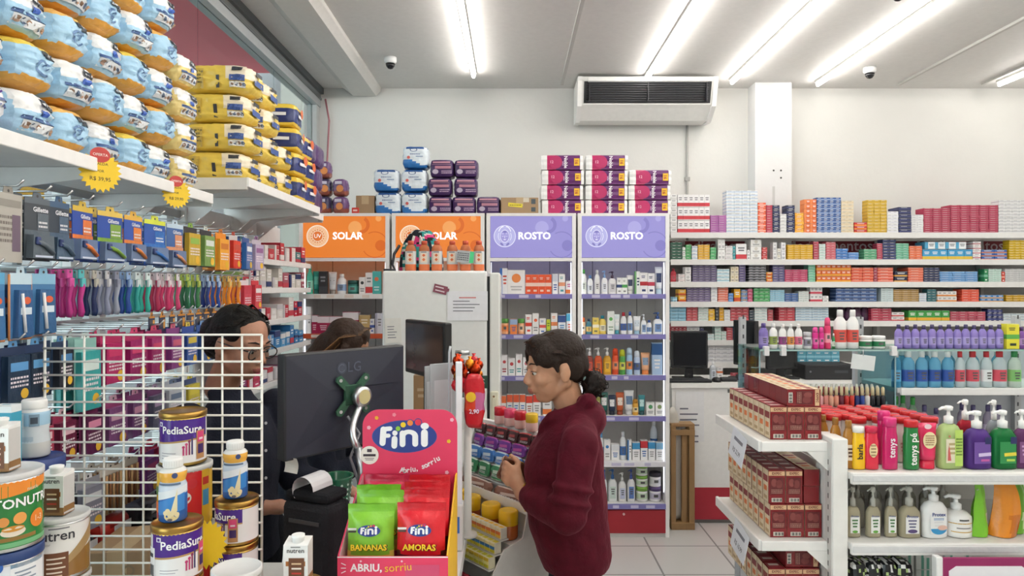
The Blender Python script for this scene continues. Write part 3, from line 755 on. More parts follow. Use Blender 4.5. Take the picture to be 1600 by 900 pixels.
# white cartons under the shelves, above the counter
BLK.append(dict(s=6, x0=1107, x1=1150, yt=538, rows=5, cols=4, c1='e9e9ec', c2='b4b4bc', st='mid', yb=567, nm='white', prev='monitor', area=30))
BLK.append(dict(s=6, x0=1247, x1=1312, yt=548, rows=1, cols=5, c1='5aa0b8', c2='8fc8d8', st='mid', yb=567, nm='aqua', prev='white', area=200))
b = MB(); z = mz(567); b.box(MXa, (1330-800)*MK, 0, .25, z-.03, z, 'dcdad8'); b.box(MXa, (1330-800)*MK, -.006, 0, z-.04, z+.004, 'e6e5e3'); part('shelf_board', b, sh)
ML.append(567); SHN.append('counter level')
budget = 300; rest = MB(); rj = random.Random(3)
for B in sorted(BLK, key=lambda q: -q['area']):
    K = (MY+.02)/F; wb = (B['x1']-B['x0'])/B['cols']*K; zb = mz(B['yb'])+.0006; hb = (B['yb']-B['yt'])*K/B['rows']
    d = min(.16, max(.07, wb*1.6)); n = B['rows']*B['cols']; solo = n <= budget
    if solo: budget -= n
    me = None; ref = carton(wb*.965, d, hb*.97, B['c1'], B['c2'], B['st'], 'f0f0ee' if sum(int(B['c1'][i:i+2], 16) for i in (0, 2, 4)) < 480 else '6a6a72')
    if solo: me = ref.mesh('medicine_box')
    for c in range(B['cols']):
        for r in range(B['rows']):
            x = (B['x0']-800)*K+wb*(c+.5)+rj.uniform(-.0006, .0006); y = MY+.02+d/2+rj.uniform(0, .004); z = zb+hb*r; rz = rj.uniform(-.8, .8)
            if solo:
                pos = ('%s up' % ordw(r) if B['rows'] > 1 else '')
                cc = ('%s column of' % ordw(c) if B['cols'] > 1 else 'in') if B['rows'] > 1 or B['cols'] == 1 else '%s in' % ordw(c)
                lab = f"{B['nm']} medicine box, {pos+' ' if pos else ''}{cc} pile beside {B['prev']}, {SHN[B['s']]} shelf"
                o = thing('medicine_box', lab, 'medicine box', None, (x, y, z), rz, '%s medicine boxes, %s shelf' % (B['nm'], SHN[B['s']]), me=me)
            else:
                rest.add(ref.v, [], 'e9e9ec', M=None) if False else None
                M = Matrix.Translation((x, y, z)) @ Matrix.Rotation(R(rz), 4, 'Z'); base = len(rest.v)
                rest.v += [M @ v for v in ref.v]; ids = [rest.mi(k) for k in ref.mats]
                for f, m_ in zip(ref.f, ref.m): rest.f.append(tuple(base+i for i in f)); rest.m.append(ids[m_]); rest.sm.append(False)
o = thing('medicine_boxes', 'the many smaller medicine boxes piled on the lower medicine shelves', 'medicine boxes', rest); o['kind'] = 'stuff'
# a few bottles standing among them
K5 = (MY+.03)/F
item('btl', (1053-800)*K5, MY+.03, mz(441), 9*K5, 22*K5, 'b02a3c', '8a2030', 'c8505c', 'red bottle at the unit end of the third medicine shelf')
for i, x in enumerate((1318, 1331, 1344, 1356)): item('btl', (x-800)*K5, MY+.05, mz(502), 12*K5, 27*K5, '43203f', '2c1430', '542a50', f'dark purple bottle, {ordw(i)} from the cherry boxes on the fifth medicine shelf', 'dark purple bottles')
# ------------------------------------------------------------------ soft packs
def softpack(w, d, h, colfn, seed, n=11, e=3.7, wr=.008):
    """a plump film-wrapped pack; colfn(u, v, t) gets -1..1 coordinates and returns a material"""
    b = MB(); b.sub = 6
    def surf(x, z):
        u, t = max(-.97, min(.97, x*2/w)), max(-.97, min(.97, z*2/h-1)); yy = -(max(.05, 1-abs(u)**e-abs(t)**e))**(1/e); q = Vector((u, yy, t))
        wv = noise.noise(Vector((q.x*w*24+seed*3.1, q.y*d*24, q.z*h*40+seed)))*.6+noise.noise(Vector((q.x*w*60+seed, q.y*d*60+9, q.z*h*70)))*.4
        return yy*d/2*(1+wv*wr/(min(w, d, h)/2))
    b.surf = surf
    for ax in range(3):
        for sg in (-1, 1):
            vs = []; fs = []; qs = []
            for i in range(n+1):
                for j in range(n+1):
                    p = [0, 0, 0]; p[ax] = sg; p[(ax+1) % 3] = math.tan((2*i/n-1)*.785); p[(ax+2) % 3] = math.tan((2*j/n-1)*.785)
                    L = (abs(p[0])**e+abs(p[1])**e+abs(p[2])**e)**(-1/e)
                    q = Vector(p)*L; nn = Vector((p[0], p[1], p[2]))
                    wv = noise.noise(Vector((q.x*w*24+seed*3.1, q.y*d*24, q.z*h*40+seed)))*.6+noise.noise(Vector((q.x*w*60+seed, q.y*d*60+9, q.z*h*70)))*.4
                    f = 1+wv*wr/(min(w, d, h)/2); qs.append(q)
                    vs.append((q.x*w/2*f, q.y*d/2*f, h/2+q.z*h/2*(1+wv*wr*.3/(h/2))))
            for i in range(n):
                for j in range(n):
                    f = (i*(n+1)+j, (i+1)*(n+1)+j, (i+1)*(n+1)+j+1, i*(n+1)+j+1); fs.append(f if sg > 0 else f[::-1])
            i0 = len(b.v); b.add(vs, [], '')
            for f in fs:
                q = (qs[f[0]]+qs[f[1]]+qs[f[2]]+qs[f[3]])/4; b.f.append(tuple(i0+i for i in f)); b.m.append(b.mi(colfn(q.x, q.y, q.z))); b.sm.append(True)
    b.n0 = len(b.v); return b
def conform(b, yref):
    """lay the flat artwork added after the pack itself onto its front"""
    for i in range(b.n0, len(b.v)):
        v = b.v[i]; b.v[i] = Vector((v.x, b.surf(v.x, v.z)+(v.y-yref)-.0036, v.z))
    return b
FRR = random.Random(11)
def scribble(mb, x, y, z, w, h, k, n, face='-y', seed=0):
    """rows of small illegible print"""
    rr = random.Random(seed)
    for r in range(n):
        zz = z+h/2-h*(r+.5)/n; xx = -w/2
        while xx < w/2-w*.06:
            q = rr.uniform(.05, .16)*w; q = min(q, w/2-xx)
            if face == '-y': mb.rect(q, h/n*.5, TF(x+xx+q/2, y, zz), k)
            else: mb.rect(q, h/n*.5, TF(x, y+xx+q/2, zz, face=face), k)
            xx += q+w*.04
def diaper_mb(w, d, h, seed, base, top, foot, kind):
    def cf(u, v, t):
        if kind == 0:
            if t > .62 and v < .4: return top
            if t < -.55 and v < .5: return foot
            return base
        if kind == 1:
            if t > .1 and abs(u) < .85 and v < -.2: return 'f2f3f3:s'
            if t < -.8: return foot
            return base
        if t > .55 or (t < -.75): return top
        return base
    b = softpack(w, d, h, cf, seed, 18); y = -d/2-.007
    if kind != 2:
        b.rect(w*.36, h*.15, TF(w*.16, y, h*.74, roll=-6), '30363f'); scribble(b, w*.16, y-.0005, h*.74, w*.3, h*.12, 'dfe3e6', 1, seed=seed)
        if kind == 0:
            b.disc(w*.1, w*.135, TF(w*.0, y, h*.45), '5f7fa8', 14, a0=30, a1=330, sy=1.1); b.disc(w*.03, w*.055, TF(w*.02, y, h*.47), '5f7fa8', 10)
        else:
            b.rect(w*.16, h*.12, TF(w*.05, y, h*.56), '3f62b4'); b.rect(w*.74, h*.07, TF(0, y, h*.40), '46608f')
            b.rect(w*.7, h*.2, TF(0, y, h*.25), 'd9dde0'); 
            for i in range(6): b.disc(0, w*.045, TF(-w*.29+i*w*.115, y-.0006, h*.25), ('8a6f5c', '4f5f77', 'a88468')[i % 3], 10, sy=1.3)
    return conform(b, y)
DW = .154
dv = [diaper_mb(DW, .3, .133, s, 'aad2ec:s', ('eee9dc:s', 'ecd05a:s', 'eab866:s')[s % 3], 'dca24a:s', s % 2).mesh('diaper_pack') for s in range(6)]
SHZ = 2.075
names0 = ['orange based', 'white fronted']
for r in range(6):
    for c in range(6):
        if r == 5 and c > 3: continue
        Yc = 1.59+c*.165+(r % 2)*.012
        v = (c+r*3) % 6
        tip = FRR.uniform(-1.5, 1.5)
        if r == 0 and c == 0: continue
        o = thing('diaper_pack', f'light blue {names0[v % 2]} diaper pack, {ordw(r)} layer up, {ordw(c)} pack from the counter end', 'diaper pack', None, (-1.37+FRR.uniform(-.012, .012), Yc, SHZ+r*.1335), 90+tip, 'light blue diaper packs piled on the wall shelf', me=dv[v])
pw = softpack(.15, .3, .128, lambda u, v, t: 'a03a86:s' if t < -.55+.2*u else ('3f62a8:s' if t > .8 else 'eef0f4:s'), 41)
pw.disc(.015, .02, TF(.01, -.158, .10), '6a4a9a', 14); scribble(pw, 0, -.158, .065, .1, .03, '5a6a9a', 2, seed=4); conform(pw, -.158)
thing('diaper_pack', 'white diaper pack with a purple base at the counter end of the wall shelf', 'diaper pack', pw, (-1.36, 1.585, SHZ), 92)
# large yellow packs lying lengthwise on the deeper shelf
def yellow_mb(seed):
    L_, dd, hh = .30, .192, .118
    b = softpack(L_, dd, hh, lambda u, v, t: 'f6ead2:s' if (u > .35 and v < 0 and t > -.1) else ('e9cb5c:s' if u > -.9 else 'e0ad3a:s'), seed, 14, 4.6, .008); y = -dd/2-.0065
    b.rect(L_*.3, hh*.7, TF(-L_*.28, y, hh*.45), 'c8a848'); scribble(b, -L_*.28, y-.0006, hh*.5, L_*.28, hh*.5, '6a6238', 4, seed=seed)
    b.rect(L_*.05, hh*.45, TF(.02, y, hh*.34), '2e2f36'); b.rect(L_*.2, hh*.22, TF(L_*.33, y, hh*.48), '35518f'); b.rect(L_*.2, hh*.2, TF(L_*.33, y, hh*.24), 'dfe0dd'); b.rect(L_*.14, hh*.14, TF(L_*.33, y, hh*.8), '33363d')
    for i in range(4): b.disc(0, .007, TF(L_*.28+i*.014, y-.0005, hh*.24), ('8a6f5c', '4f5f77')[i % 2], 8)
    conform(b, y); x = L_/2+.0065; b.rect(dd*.5, hh*.22, TF(x, 0, hh*.42, face='+x'), '35518f'); b.rect(dd*.35, hh*.14, TF(x, 0, hh*.75, face='+x'), '33363d')
    return b
yv = [yellow_mb(s).mesh('diaper_pack') for s in (51, 52)]
BZ = 2.155
for r in range(4):
    for c in range(3):
        if c == 2 and r > 1: continue
        lab = f'yellow diaper pack lying lengthwise, {ordw(r)} layer up, {ordw(c)} row from the counter end'
        thing('diaper_pack', lab, 'diaper pack', None, (-1.255+FRR.uniform(-.012, .012), 2.945+c*.212, BZ+.0+r*.1225), FRR.uniform(-2, 2), 'yellow diaper packs on the deeper wall shelf', me=yv[(r+c) % 2])
ycol = [diaper_mb(.145, .2, .125, 60+s, 'edd48a:s', 'f4ead2:s', 'e0ad4a:s', 1).mesh('diaper_pack') for s in range(2)]
for r in range(4):
    thing('diaper_pack', f'small pale yellow diaper pack beside the blue pile, {ordw(r)} layer up', 'diaper pack', None, (-1.32, 2.60, SHZ+r*.128), 86, 'pale yellow packs at the end of the blue pile', me=ycol[r % 2])
# navy and yellow packs beyond them
nb = []
for s in range(2):
    b = softpack(.17, .17, .12, lambda u, v, t: 'e9c84c:s' if t > .45 or t < -.7 else '26346e:s', 70+s, 10, 6, .004); b.rect(.08, .016, TF(0, -.092, .06), 'e9eaee'); b.rect(.08, .016, TF(.092, 0, .06, face='+x'), 'e9eaee')
    b.disc(0, .025, TF(.093, .03, .085, face='+x'), 'd86a3a', 12); nb.append(b.mesh('diaper_pack'))
for i, (x, y, z) in enumerate([(-1.18, 3.572, 0), (-1.18, 3.572, .125), (-1.19, 3.572, .25), (-1.185, 3.757, 0), (-1.19, 3.757, .125), (-1.2, 3.572, .375), (-1.39, 3.572, .0), (-1.2, 3.757, .25)]):
    thing('diaper_pack', f'navy and yellow diaper pack beyond the large yellow packs, {ordw(i)} of the heap', 'diaper pack', None, (x, y, BZ+z), FRR.uniform(-8, 8), 'navy and yellow diaper packs', me=nb[i % 2])
# purple packs at the end of the deep shelf and on the first display unit
def purple_mb(w, d, h, seed, txt=None):
    b = softpack(w, d, h, lambda u, v, t: '4d2a63:s', seed, 8, 8, .003); y = -d/2-.004
    b.rect(w*.94, h*.1, TF(0, y, h*.86), 'e6e3ea'); b.rect(w*.94, h*.06, TF(0, y, h*.2), 'c9c2d2')
    if txt: b.text(txt, TF(w*.12, y-.001, h*.52, h*.34), 'b0788a', .02)
    else: b.rect(w*.4, h*.1, TF(w*.1, y, h*.56), '8f6a9a')
    return b
pm = [purple_mb(.27, .2, .135, 81, 'UPPY'), purple_mb(.27, .2, .135, 82)]
pme = [q.mesh('diaper_pack') for q in pm]
for i, (x, y, z, m) in enumerate([(-1.27, 3.955, 0, 1), (-1.3, 3.955, .138, 0), (-1.29, 3.955, .276, 1), (-1.31, 4.165, .0, 1), (-1.31, 4.165, .138, 1), (-1.30, 4.165, .276, 1)]):
    thing('diaper_pack', f'dark purple diaper pack with white stripes, {ordw(i % 3)} layer up, {"near" if i < 3 else "far"} stack beside the glass', 'diaper pack', None, (x, y, BZ+z), 0, 'dark purple striped diaper packs', me=pme[m])
sm = []
for s in range(2):
    b = softpack(.1, .1, .12, lambda u, v, t: ('3f3a5a:s', '6a4a78:s')[s] if t > -.4 else '8a4a3a:s', 90+s); b.disc(0, .025, TF(.01, -.056, .05), 'd88a4a', 12); b.rect(.05, .02, TF(0, -.056, .09), 'cfc8d8'); sm.append(b.mesh('wipes_pack'))
for i, (px, py) in enumerate([(513, 325), (538, 325), (513, 297), (538, 297), (536, 325), (512, 268), (530, 270)]):
    p = P(px, py, 4.75); q = [0, 0, 1, 1, 0, 2, 3][i]
    thing('wipes_pack', f'small dark purple pack with orange dot, {ordw(i)} of the heap above the first orange sign', 'pack', None, (p.x-.02, 4.74+.0*i, UTOP+.0015+q*.122), FRR.uniform(-10, 10), 'small packs above the first orange sign', me=sm[i % 2]) if i not in (4, 6) else None
# white and blue packs, purple packs, cartons and toilet paper on top of the units
bw = []
for s in range(2):
    b = softpack(.178, .17, .157, lambda u, v, t: '2c70b4:s' if (t < -.45-.3*math.sin(u*2.2+s)) else ('24508c:s' if t > .78 else 'e3edf4:s'), 100+s, 11, 6); y = -.0925
    b.disc(.02, .026, TF(-.01, y, .128), '33548c', 20, sy=.5); scribble(b, .0, y, .098, .07, .012, '4a6a9c', 1, seed=s); b.disc(0, .011, TF(-.045, y, .075), 'c8605a', 10); b.rect(.05, .005, TF(.03, y, .082), '6a8ab0'); bw.append(b.mesh('diaper_pack'))
for i, (px, lay) in enumerate([(605, 0), (646, 0), (602, 1), (646, 1), (648, 2)]):
    x = (px-800)*4.73/F
    thing('diaper_pack', f'white and blue diaper pack, {ordw(lay)} layer of the stack above the orange signs, {"glass" if px < 620 else "fridge"} side', 'diaper pack', None, (x, 4.83, UTOP+.002+lay*.16), FRR.uniform(-3, 3), 'white and blue packs above the orange signs', me=bw[i % 2])
pu = []
for s in range(2):
    b = softpack(.165, .17, .127, lambda u, v, t: '3d1f57:s', 110+s, 9, 6, .004); y = -.091
    b.rect(.12, .012, TF(0, y, .103), 'c08a9a'); b.rect(.13, .004, TF(0, y, .088), 'a07a94'); b.rect(.11, .018, TF(.01, y, .068), 'b27a8c'); b.disc(0, .021, TF(-.042, y, .038), 'b0a4ba', 16, sy=.8); scribble(b, .035, y, .035, .07, .025, 'c3a8c4', 2, seed=s); pu.append(b.mesh('pad_pack'))
for i, (px, lay) in enumerate([(687, 0), (687, 1), (690, 2), (724, 0), (727, 1), (728, 2), (763, 0)]):
    thing('pad_pack', 'dark purple pad pack, %s' % ['bottom of stack beside white and blue packs', 'middle of stack beside white and blue packs', 'top of stack beside white and blue packs', 'bottom of second purple stack', 'middle of second purple stack', 'top of second purple stack', 'alone beside the brown carton'][i], 'pack', None, ((px-800)*4.73/F, 4.83, UTOP+.002+lay*.129), FRR.uniform(-2, 2), 'dark purple pad packs above the signs', me=pu[i % 2])
def brown_box(w, d, h): 
    b = MB(); b.rbox(-w/2, w/2, -d/2, d/2, 0, h, '9a7f5f', .003); b.box(-.025, .025, -d/2-.0006, d/2+.0006, h-.06, h+.0006, 'b79f7c'); return b
b = brown_box(.26, .25, .118); b.rect(.1, .026, TF(-.03, -.1265, .065, roll=-6), 'e3d23a'); scribble(b, -.03, -.127, .065, .08, .012, '6a6020', 1); b.rect(.03, .035, TF(.095, -.1265, .09), '3f4a50'); b.rect(.03, .03, TF(.095, -.1265, .035), '3f4a50'); b.rect(.04, .03, TF(.045, -.1265, .1), 'cfc8b8')
thing('cardboard_box', 'brown carton with yellow sticker between purple pack and toilet paper', 'box', b, ((812-800)*4.75/F, 4.87, UTOP+.001))
thing('cardboard_box', 'plain brown carton behind the lone purple pack', 'box', brown_box(.2, .1, .125), ((767-800)*4.9/F, 4.99, UTOP+.001))
thing('cardboard_box', 'plain brown carton beside the white and blue packs', 'box', brown_box(.13, .2, .135), ((572-800)*4.8/F, 4.87, UTOP+.001))
b = MB(); b.rbox(-.025, .025, -.04, .04, 0, .05, 'c8382c', .004); b.rect(.03, .012, TF(0, -.0405, .03), 'f0d0c8'); thing('small_carton', 'small red carton beside the brown carton over the first orange sign', 'box', b, ((557-800)*4.8/F, 4.8, UTOP+.001))
def roll_pack():
    w, d, h = .29, .21, .102; b = MB()
    vs = []; n = 10; N = 14
    sec = [(-d/2, 0), (-d/2, h*.1), (-d/2-.004, h*.3), (-d/2, h*.5), (-d/2-.004, h*.7), (-d/2, h*.92), (-d/2+.015, h), (d/2-.015, h), (d/2, h*.9), (d/2, 0)]
    for j in range(N+1):
        x = -w/2+w*j/N; e = .94 if j in (0, N) else 1
        vs += [(x, y*e, h/2+(z-h/2)*e) for y, z in sec]
    m = len(sec); fs = [(j*m+i, j*m+(i+1) % m, (j+1)*m+(i+1) % m, (j+1)*m+i) for j in range(N) for i in range(m)]+[tuple(range(m))[::-1], tuple(N*m+i for i in range(m))]
    def cf(c):
        if c.x < -w*.36 or c.x > w*.40+.0*c.z: return 'f1f0ee:s'
        return 'b01e5c:s' if c.x < -w*.14 else '5e1f62:s'
    b.add(vs, [f[::-1] for f in fs], cf, False); y = -d/2-.0055
    b.disc(0, h*.44, TF(-w*.15, y, h*.5), 'b01e5c', 20, sy=1); b.text('12', TF(-w*.25, y-.001, h*.5, h*.26), 'e8b8cc')
    b.text('Noble', TF(w*.085, y-.001, h*.5, h*.33, roll=-90), 'f4f0f4', .03); b.rect(.008, h*.3, TF(w*.02, y-.0005, h*.4), 'b690ba')
    b.rect(w*.13, h*.5, TF(w*.35, y-.001, h*.5), 'eebc2c'); b.text('16', TF(w*.34, y-.0015, h*.5, h*.3, roll=-90), 'a8382c', .03)
    return b
rp = roll_pack().mesh('toilet_paper_pack')
for c, px in enumerate((879, 949, 1017)):
    for lay in range((4, 4, 3)[c]):
        thing('toilet_paper_pack', f'purple and white toilet paper pack, {ordw(lay)} layer up, {ordw(c)} stack from the brown carton', 'toilet paper', None, ((px-800)*4.72/F+FRR.uniform(-.006, .006), 4.84, UTOP+.001+lay*.1035), FRR.uniform(-1, 1), 'toilet paper packs above the lilac signs', me=rp)

# ------------------------------------------------------------------ refrigerator seen from its side
FY = 3.6; FK = FY/F; fx0, fx1, fx2 = (597-800)*FK, (761-800)*FK, (780-800)*FK; FT = CAMZ-(423-450)*FK
fr = thing('refrigerator', 'white upright refrigerator standing side-on behind the till counter', 'refrigerator', None, ((fx0+fx1)/2, FY, 0)); hw = (fx1-fx0)/2
b = MB(); b.rbox(-hw, hw, 0, .62, .05, FT, 'eef0ee:g', .012); b.box(-hw+.03, hw-.03, .04, .58, 0, .05, '4a4a4a'); part('body', b, fr)
b = MB(); b.rbox(hw+.014, hw+.014+(fx2-fx1)-.01, .0, .62, .07, FT-.01, 'e9eae6:g', .008); b.box(hw, hw+.014, .02, .6, .09, FT-.03, '26282a')
d = part('door', b, fr); zh0, zh1 = CAMZ-(666-450)*FK, CAMZ-(611-450)*FK
b = MB(); x = hw+.03; b.rbox(x-.012, x+.03, -.022, .0, zh0, zh1, 'e3dfc9', .006); b.rbox(x-.004, x+.02, -.027, -.02, zh0+.012, zh1-.03, 'd6d2ba', .003); b.disc(0, .006, TF(x+.006, -.0275, zh1-.025), '8a6a4a', 10); part('handle', b, d)
def note(x0, y0, x1, y1, label, rows, title=None, tilt=0, k='f0f1f6', Y=FY-.004, name='paper_note'):
    p = P((x0+x1)/2, (y0+y1)/2, Y); w_ = (x1-x0)*Y/F; h_ = (y1-y0)*Y/F; m = MB()
    m.box(-w_/2, w_/2, -.001, .001, -h_/2, h_/2, k)
    if title: m.rect(w_*.42, h_*.04, TF(0, -.0016, h_*.28), title)
    rr = random.Random(int(x0))
    for i in range(rows):
        ww = w_*rr.uniform(.25, .7); m.rect(ww, h_*.028, TF(-w_*.36+ww/2, -.0016, h_*(.16-.11*i)), '6a6a78')
    o = thing(name, label, 'paper', m, (p.x, Y, p.z)); o.rotation_euler.y = R(tilt); return o
note(699, 455, 762, 501, 'white typed notice taped on the side of the fridge', 4, 'd07a7a')
note(602, 497, 627, 536, 'small creased receipt on the fridge side behind the monitor', 5, None, -2, 'e9e8e2')
p = P(688, 452, FY-.004); b = MB(); b.box(-.036, .036, -.004, 0, -.022, .022, '8a4a5a'); b.box(.036, .046, -.004, 0, -.004, .014, '8a4a5a'); b.rect(.045, .006, TF(-.006, -.0045, .009), 'e8dce0'); b.rect(.05, .006, TF(0, -.0045, -.009), 'e8dce0')
o = thing('fridge_magnet', 'tilted plum coloured magnet above the typed notice', 'magnet', b, (p.x, FY-.001, p.z)); o.rotation_euler.y = R(14)
# drink bottles and backpack on the fridge
bp = thing('backpack', 'backpack with a pink, teal and black print lying on the fridge', 'backpack', None, ((656-800)*3.86/F, 3.92, FT+.0012))
def bag_col(c):
    v = noise.noise(Vector((c.x*26, c.y*26, c.z*26))); u = noise.noise(Vector((c.x*34+7, c.y*30, c.z*34+3)))
    return '20242c:f' if v > .08 else ('c43a72:f' if u > .16 else ('2f8a86:f' if u < -.1 else 'd8d4cc:f'))
b = MB(); vs = []; n = 40; N = 22
for j in range(N+1):
    t = j/N; a = t*math.pi/2
    for i in range(n):
        th = 2*math.pi*i/n; c_, s_ = math.cos(th), math.sin(th); q = (abs(c_)**2.6+abs(s_)**2.6)**(-1/2.6); r = (math.cos(a)**.75 if t < 1 else 0)
        f = 1+.05*noise.noise(Vector((c_*2, s_*2, t*3)))
        vs.append((.125*c_*q*r*f, .1*s_*q*r*f, .235*(math.sin(a)**.85)*f if t > 0 else 0))
b.add(vs, [(j*n+i, j*n+(i+1) % n, (j+1)*n+(i+1) % n, (j+1)*n+i) for j in range(N) for i in range(n)], bag_col, True); part('body', b, bp)
b = MB(); b.tube([(.0, -.07, .19), (.005, -.085, .2), (.015, -.088, .18), (.016, -.092, .15)], .004, 'e9e9e9', 6); part('zip_pull', b, bp)
b = MB(); b.tube([(-.12, -.03, .15), (-.145, -.06, .1), (-.15, -.09, .04), (-.13, -.12, .008), (-.19, -.14, .006)], .008, '22252c', 6); part('strap', b, bp)
def drink():
    b = MB(); b.lathe([(.026, 0, 'e07a4c:g'), (.029, .006), (.029, .035, 'd8dcdc:s'), (.0292, .105, 'e58a60:c'), (.028, .115), (.024, .13), (.0135, .142)], 'e07a4c:g', 18, sq=3.2)
    b.rect(.034, .05, TF(0, -.0297, .07), 'f0dcc8'); b.disc(0, .009, TF(0, -.0302, .083), 'd86a3a', 4); b.disc(0, .009, TF(0, -.0302, .06), 'd86a3a', 4); b.rect(.03, .006, TF(0, -.0302, .1), '8a8f94')
    c = MB(); c.lathe([(.016, .14), (.016, .158), (.013, .162)], 'c8553a', 16); return b, c
db, dc = drink(); dm = db.mesh('drink_bottle'); dcm = dc.mesh('cap')
for i, px in enumerate((641, 662, 682, 706, 727, 748)):
    o = built('drink_bottle', f'orange sports drink bottle with grey label, {ordw(i)} from the backpack on the fridge', 'bottle', None, ((px-800)*3.66/F, 3.68+.01*(i % 2), FT+.0012), 0, 'orange drink bottles on the fridge', me=dm); part('cap', None, o, me=dcm)
m = MB(); m.box(-.045, .045, -.001, .001, -.032, .032, 'b9bcbe:s'); m.rect(.022, .06, TF(.034, -.0016, 0), '4fd08a'); scribble(m, -.012, -.0016, 0, .06, .045, '55595d', 4)
o = thing('price_slip', 'grey slip with a green edge taped to the wrapped drink bottles', 'label', m, ((727-800)*3.63/F, 3.634, FT+.075)); o.rotation_euler.y = R(6)

# ------------------------------------------------------------------ service counter by the medicine shelves
CY = 4.93; CK = CY/F; cz = CAMZ-(598-450)*CK
sc = thing('service_counter', 'white service counter with a red kick panel in front of the medicine shelves', 'counter', None, (0, 0, 0))
x0 = (1048-800)*CK
b = MB(); b.box(x0, 3.2, CY-.02, 5.38, cz-.035, cz, 'eeedea'); part('counter_top', b, sc)
b = MB(); b.box(x0+.01, 3.18, CY, 5.36, .26, cz-.036, 'e9e8e6'); b.rect(.03, .025, TF((1140-800)*CK, CY-.001, cz-.06), '5a5a5a'); part('front_panel', b, sc)
b = MB(); b.box(x0+.01, 3.18, CY-.004, 5.36, .03, .26, 'a01f30'); b.box(x0+.01, 3.18, CY+.02, 5.3, 0, .03, '8a8a88'); part('kick_panel', b, sc)
note(1056, 612, 1100, 690, 'long printed notice fixed to the white service counter', 7, None, 0, 'e4e4e6', CY-.004)
b = MB(); rx0, rx1 = (1046-800)*4.8/F, (1083-800)*4.8/F; H_ = CAMZ-(667-450)*4.8/F
wf = thing('wooden_crate_frame', 'narrow wooden crate frame with plastic wrap leaning on the service counter', 'crate frame', None, ((rx0+rx1)/2+.012, 4.86, 0)); hw2 = (rx1-rx0)/2
for nm, args in (('upright', (-hw2, -hw2+.035, -.06, -.03, .0, H_)), ('upright', (hw2-.04, hw2, -.06, -.03, 0, H_)), ('upright', (-.005, .03, -.05, -.02, .05, H_-.02)), ('upright', (-hw2, -hw2+.035, .02, .05, 0, H_)), ('upright', (hw2-.04, hw2, .02, .05, 0, H_)),
                 ('cross_bar', (-hw2, hw2, -.065, -.06, H_-.06, H_-.02)), ('cross_bar', (-hw2, hw2, -.065, .055, .0, .05)), ('cross_bar', (-hw2, hw2, -.06, .05, H_, H_+.02))):
    b = MB(); b.rbox(*args, '8a6a44', .003); part(nm, b, wf)
b = MB(); b.lathe([(.06, .06), (.07, .1), (.055, .4), (.07, .6), (.04, H_+.08), (.01, H_+.13)], 'b9b4ac:s', 14, -.06, -.0, sy=.35); part('plastic_wrap', b, wf)
# computer on the service counter
def flat_monitor(name, label, w_, h_, loc, rz, base_z, screen='101216:g', shell='17181b', group=None, stand=True):
    """screen faces -y; origin at the foot"""
    o = thing(name, label, 'monitor', None, loc, rz, group); zb_ = base_z
    b = MB(); b.rbox(-w_/2, w_/2, -.012, .022, zb_, zb_+h_, shell, .006); b.rbox(-w_*.3, w_*.3, .022, .045, zb_+h_*.2, zb_+h_*.8, shell, .01); part('casing', b, o)
    b = MB(); b.rect(w_-.03, h_-.035, TF(0, -.0125, zb_+h_/2+.003), screen); part('screen', b, o)
    if stand:
        b = MB(); b.rbox(-.03, .03, .0, .03, .012, zb_+.05, shell, .004); part('stand', b, o)
        b = MB(); b.rbox(-.11, .11, -.07, .1, 0, .014, shell, .005); part('foot', b, o)
    return o
k5 = 5.1/F
flat_monitor('computer_monitor', 'black monitor on the service counter beside the second lilac unit', 57*k5, 58*k5, ((1077-800)*k5, 5.1, cz+.0012), 0, .085)
flat_monitor('computer_monitor', 'dark monitor turned sideways on the service counter beside the white bottle', .22, .34, ((1166-800)*k5, 5.12, cz+.0012), -62, .1)
flat_monitor('computer_monitor', 'black monitor on the service counter behind the glass lotion shelf', .24, .2, ((1226-800)*k5, 5.16, cz+.0012), 6, .07)
b = MB(); b.rbox(-.19, .19, -.12, .12, 0, .11, '1b1c20', .006); b.rect(.1, .02, TF(.08, -.1205, .06), '3a3c42'); b.disc(0, .008, TF(-.15, -.1205, .06), '6a6c72', 12); thing('dark_area_box', 'black box added for the dark area under the shelf beside the glass shelf monitor', 'computer', b, ((1296-800)*k5, 5.2, cz+.0012))  # added black box fills the dark area below the shelf
b = MB(); b.rbox(-.16, .16, -.05, .05, 0, .018, '1a1b1e', .004)
for i in range(4): b.box(-.15, .15, -.042+i*.022, -.026+i*.022, .018, .021, '2c2d31')
thing('keyboard', 'black keyboard lying below the black service counter monitor', 'keyboard', b, ((1068-800)*k5, 4.965, cz+.0012), 0)
b = MB(); b.lathe([(.03, 0), (.034, .012), (.02, .03), (.0, .034)], '18181b', 14, sy=1.5); thing('computer_mouse', 'black mouse beside the keyboard on the service counter', 'mouse', b, ((1112-800)*k5, 4.98, cz+.0012))
item('pmp', (1109-800)*k5, 5.0, cz+.0012, .045, .17, 'd9dde3:c', 'e9e9ec', 'cdd4de', 'clear pump bottle of sanitiser beside the black monitor on service counter', opts=dict(flat=.9))
bs = thing('barcode_scanner', 'black handheld scanner lying on the service counter by the sanitiser', 'scanner', None, ((1140-800)*k5, 5.0, cz+.0012))
b = MB(); b.rbox(-.1, .02, -.025, .025, .0, .03, '202125', .008); part('handle', b, bs); b = MB(); b.rbox(.02, .09, -.035, .035, .004, .05, '202125', .012); part('scan_head', b, bs)
item('box', (1133-800)*k5, 5.22, cz+.0012, .04, .08, 'e3e3e4', 'd8784a', '88888c', 'small white and orange carton behind the handheld scanner', style='mid')
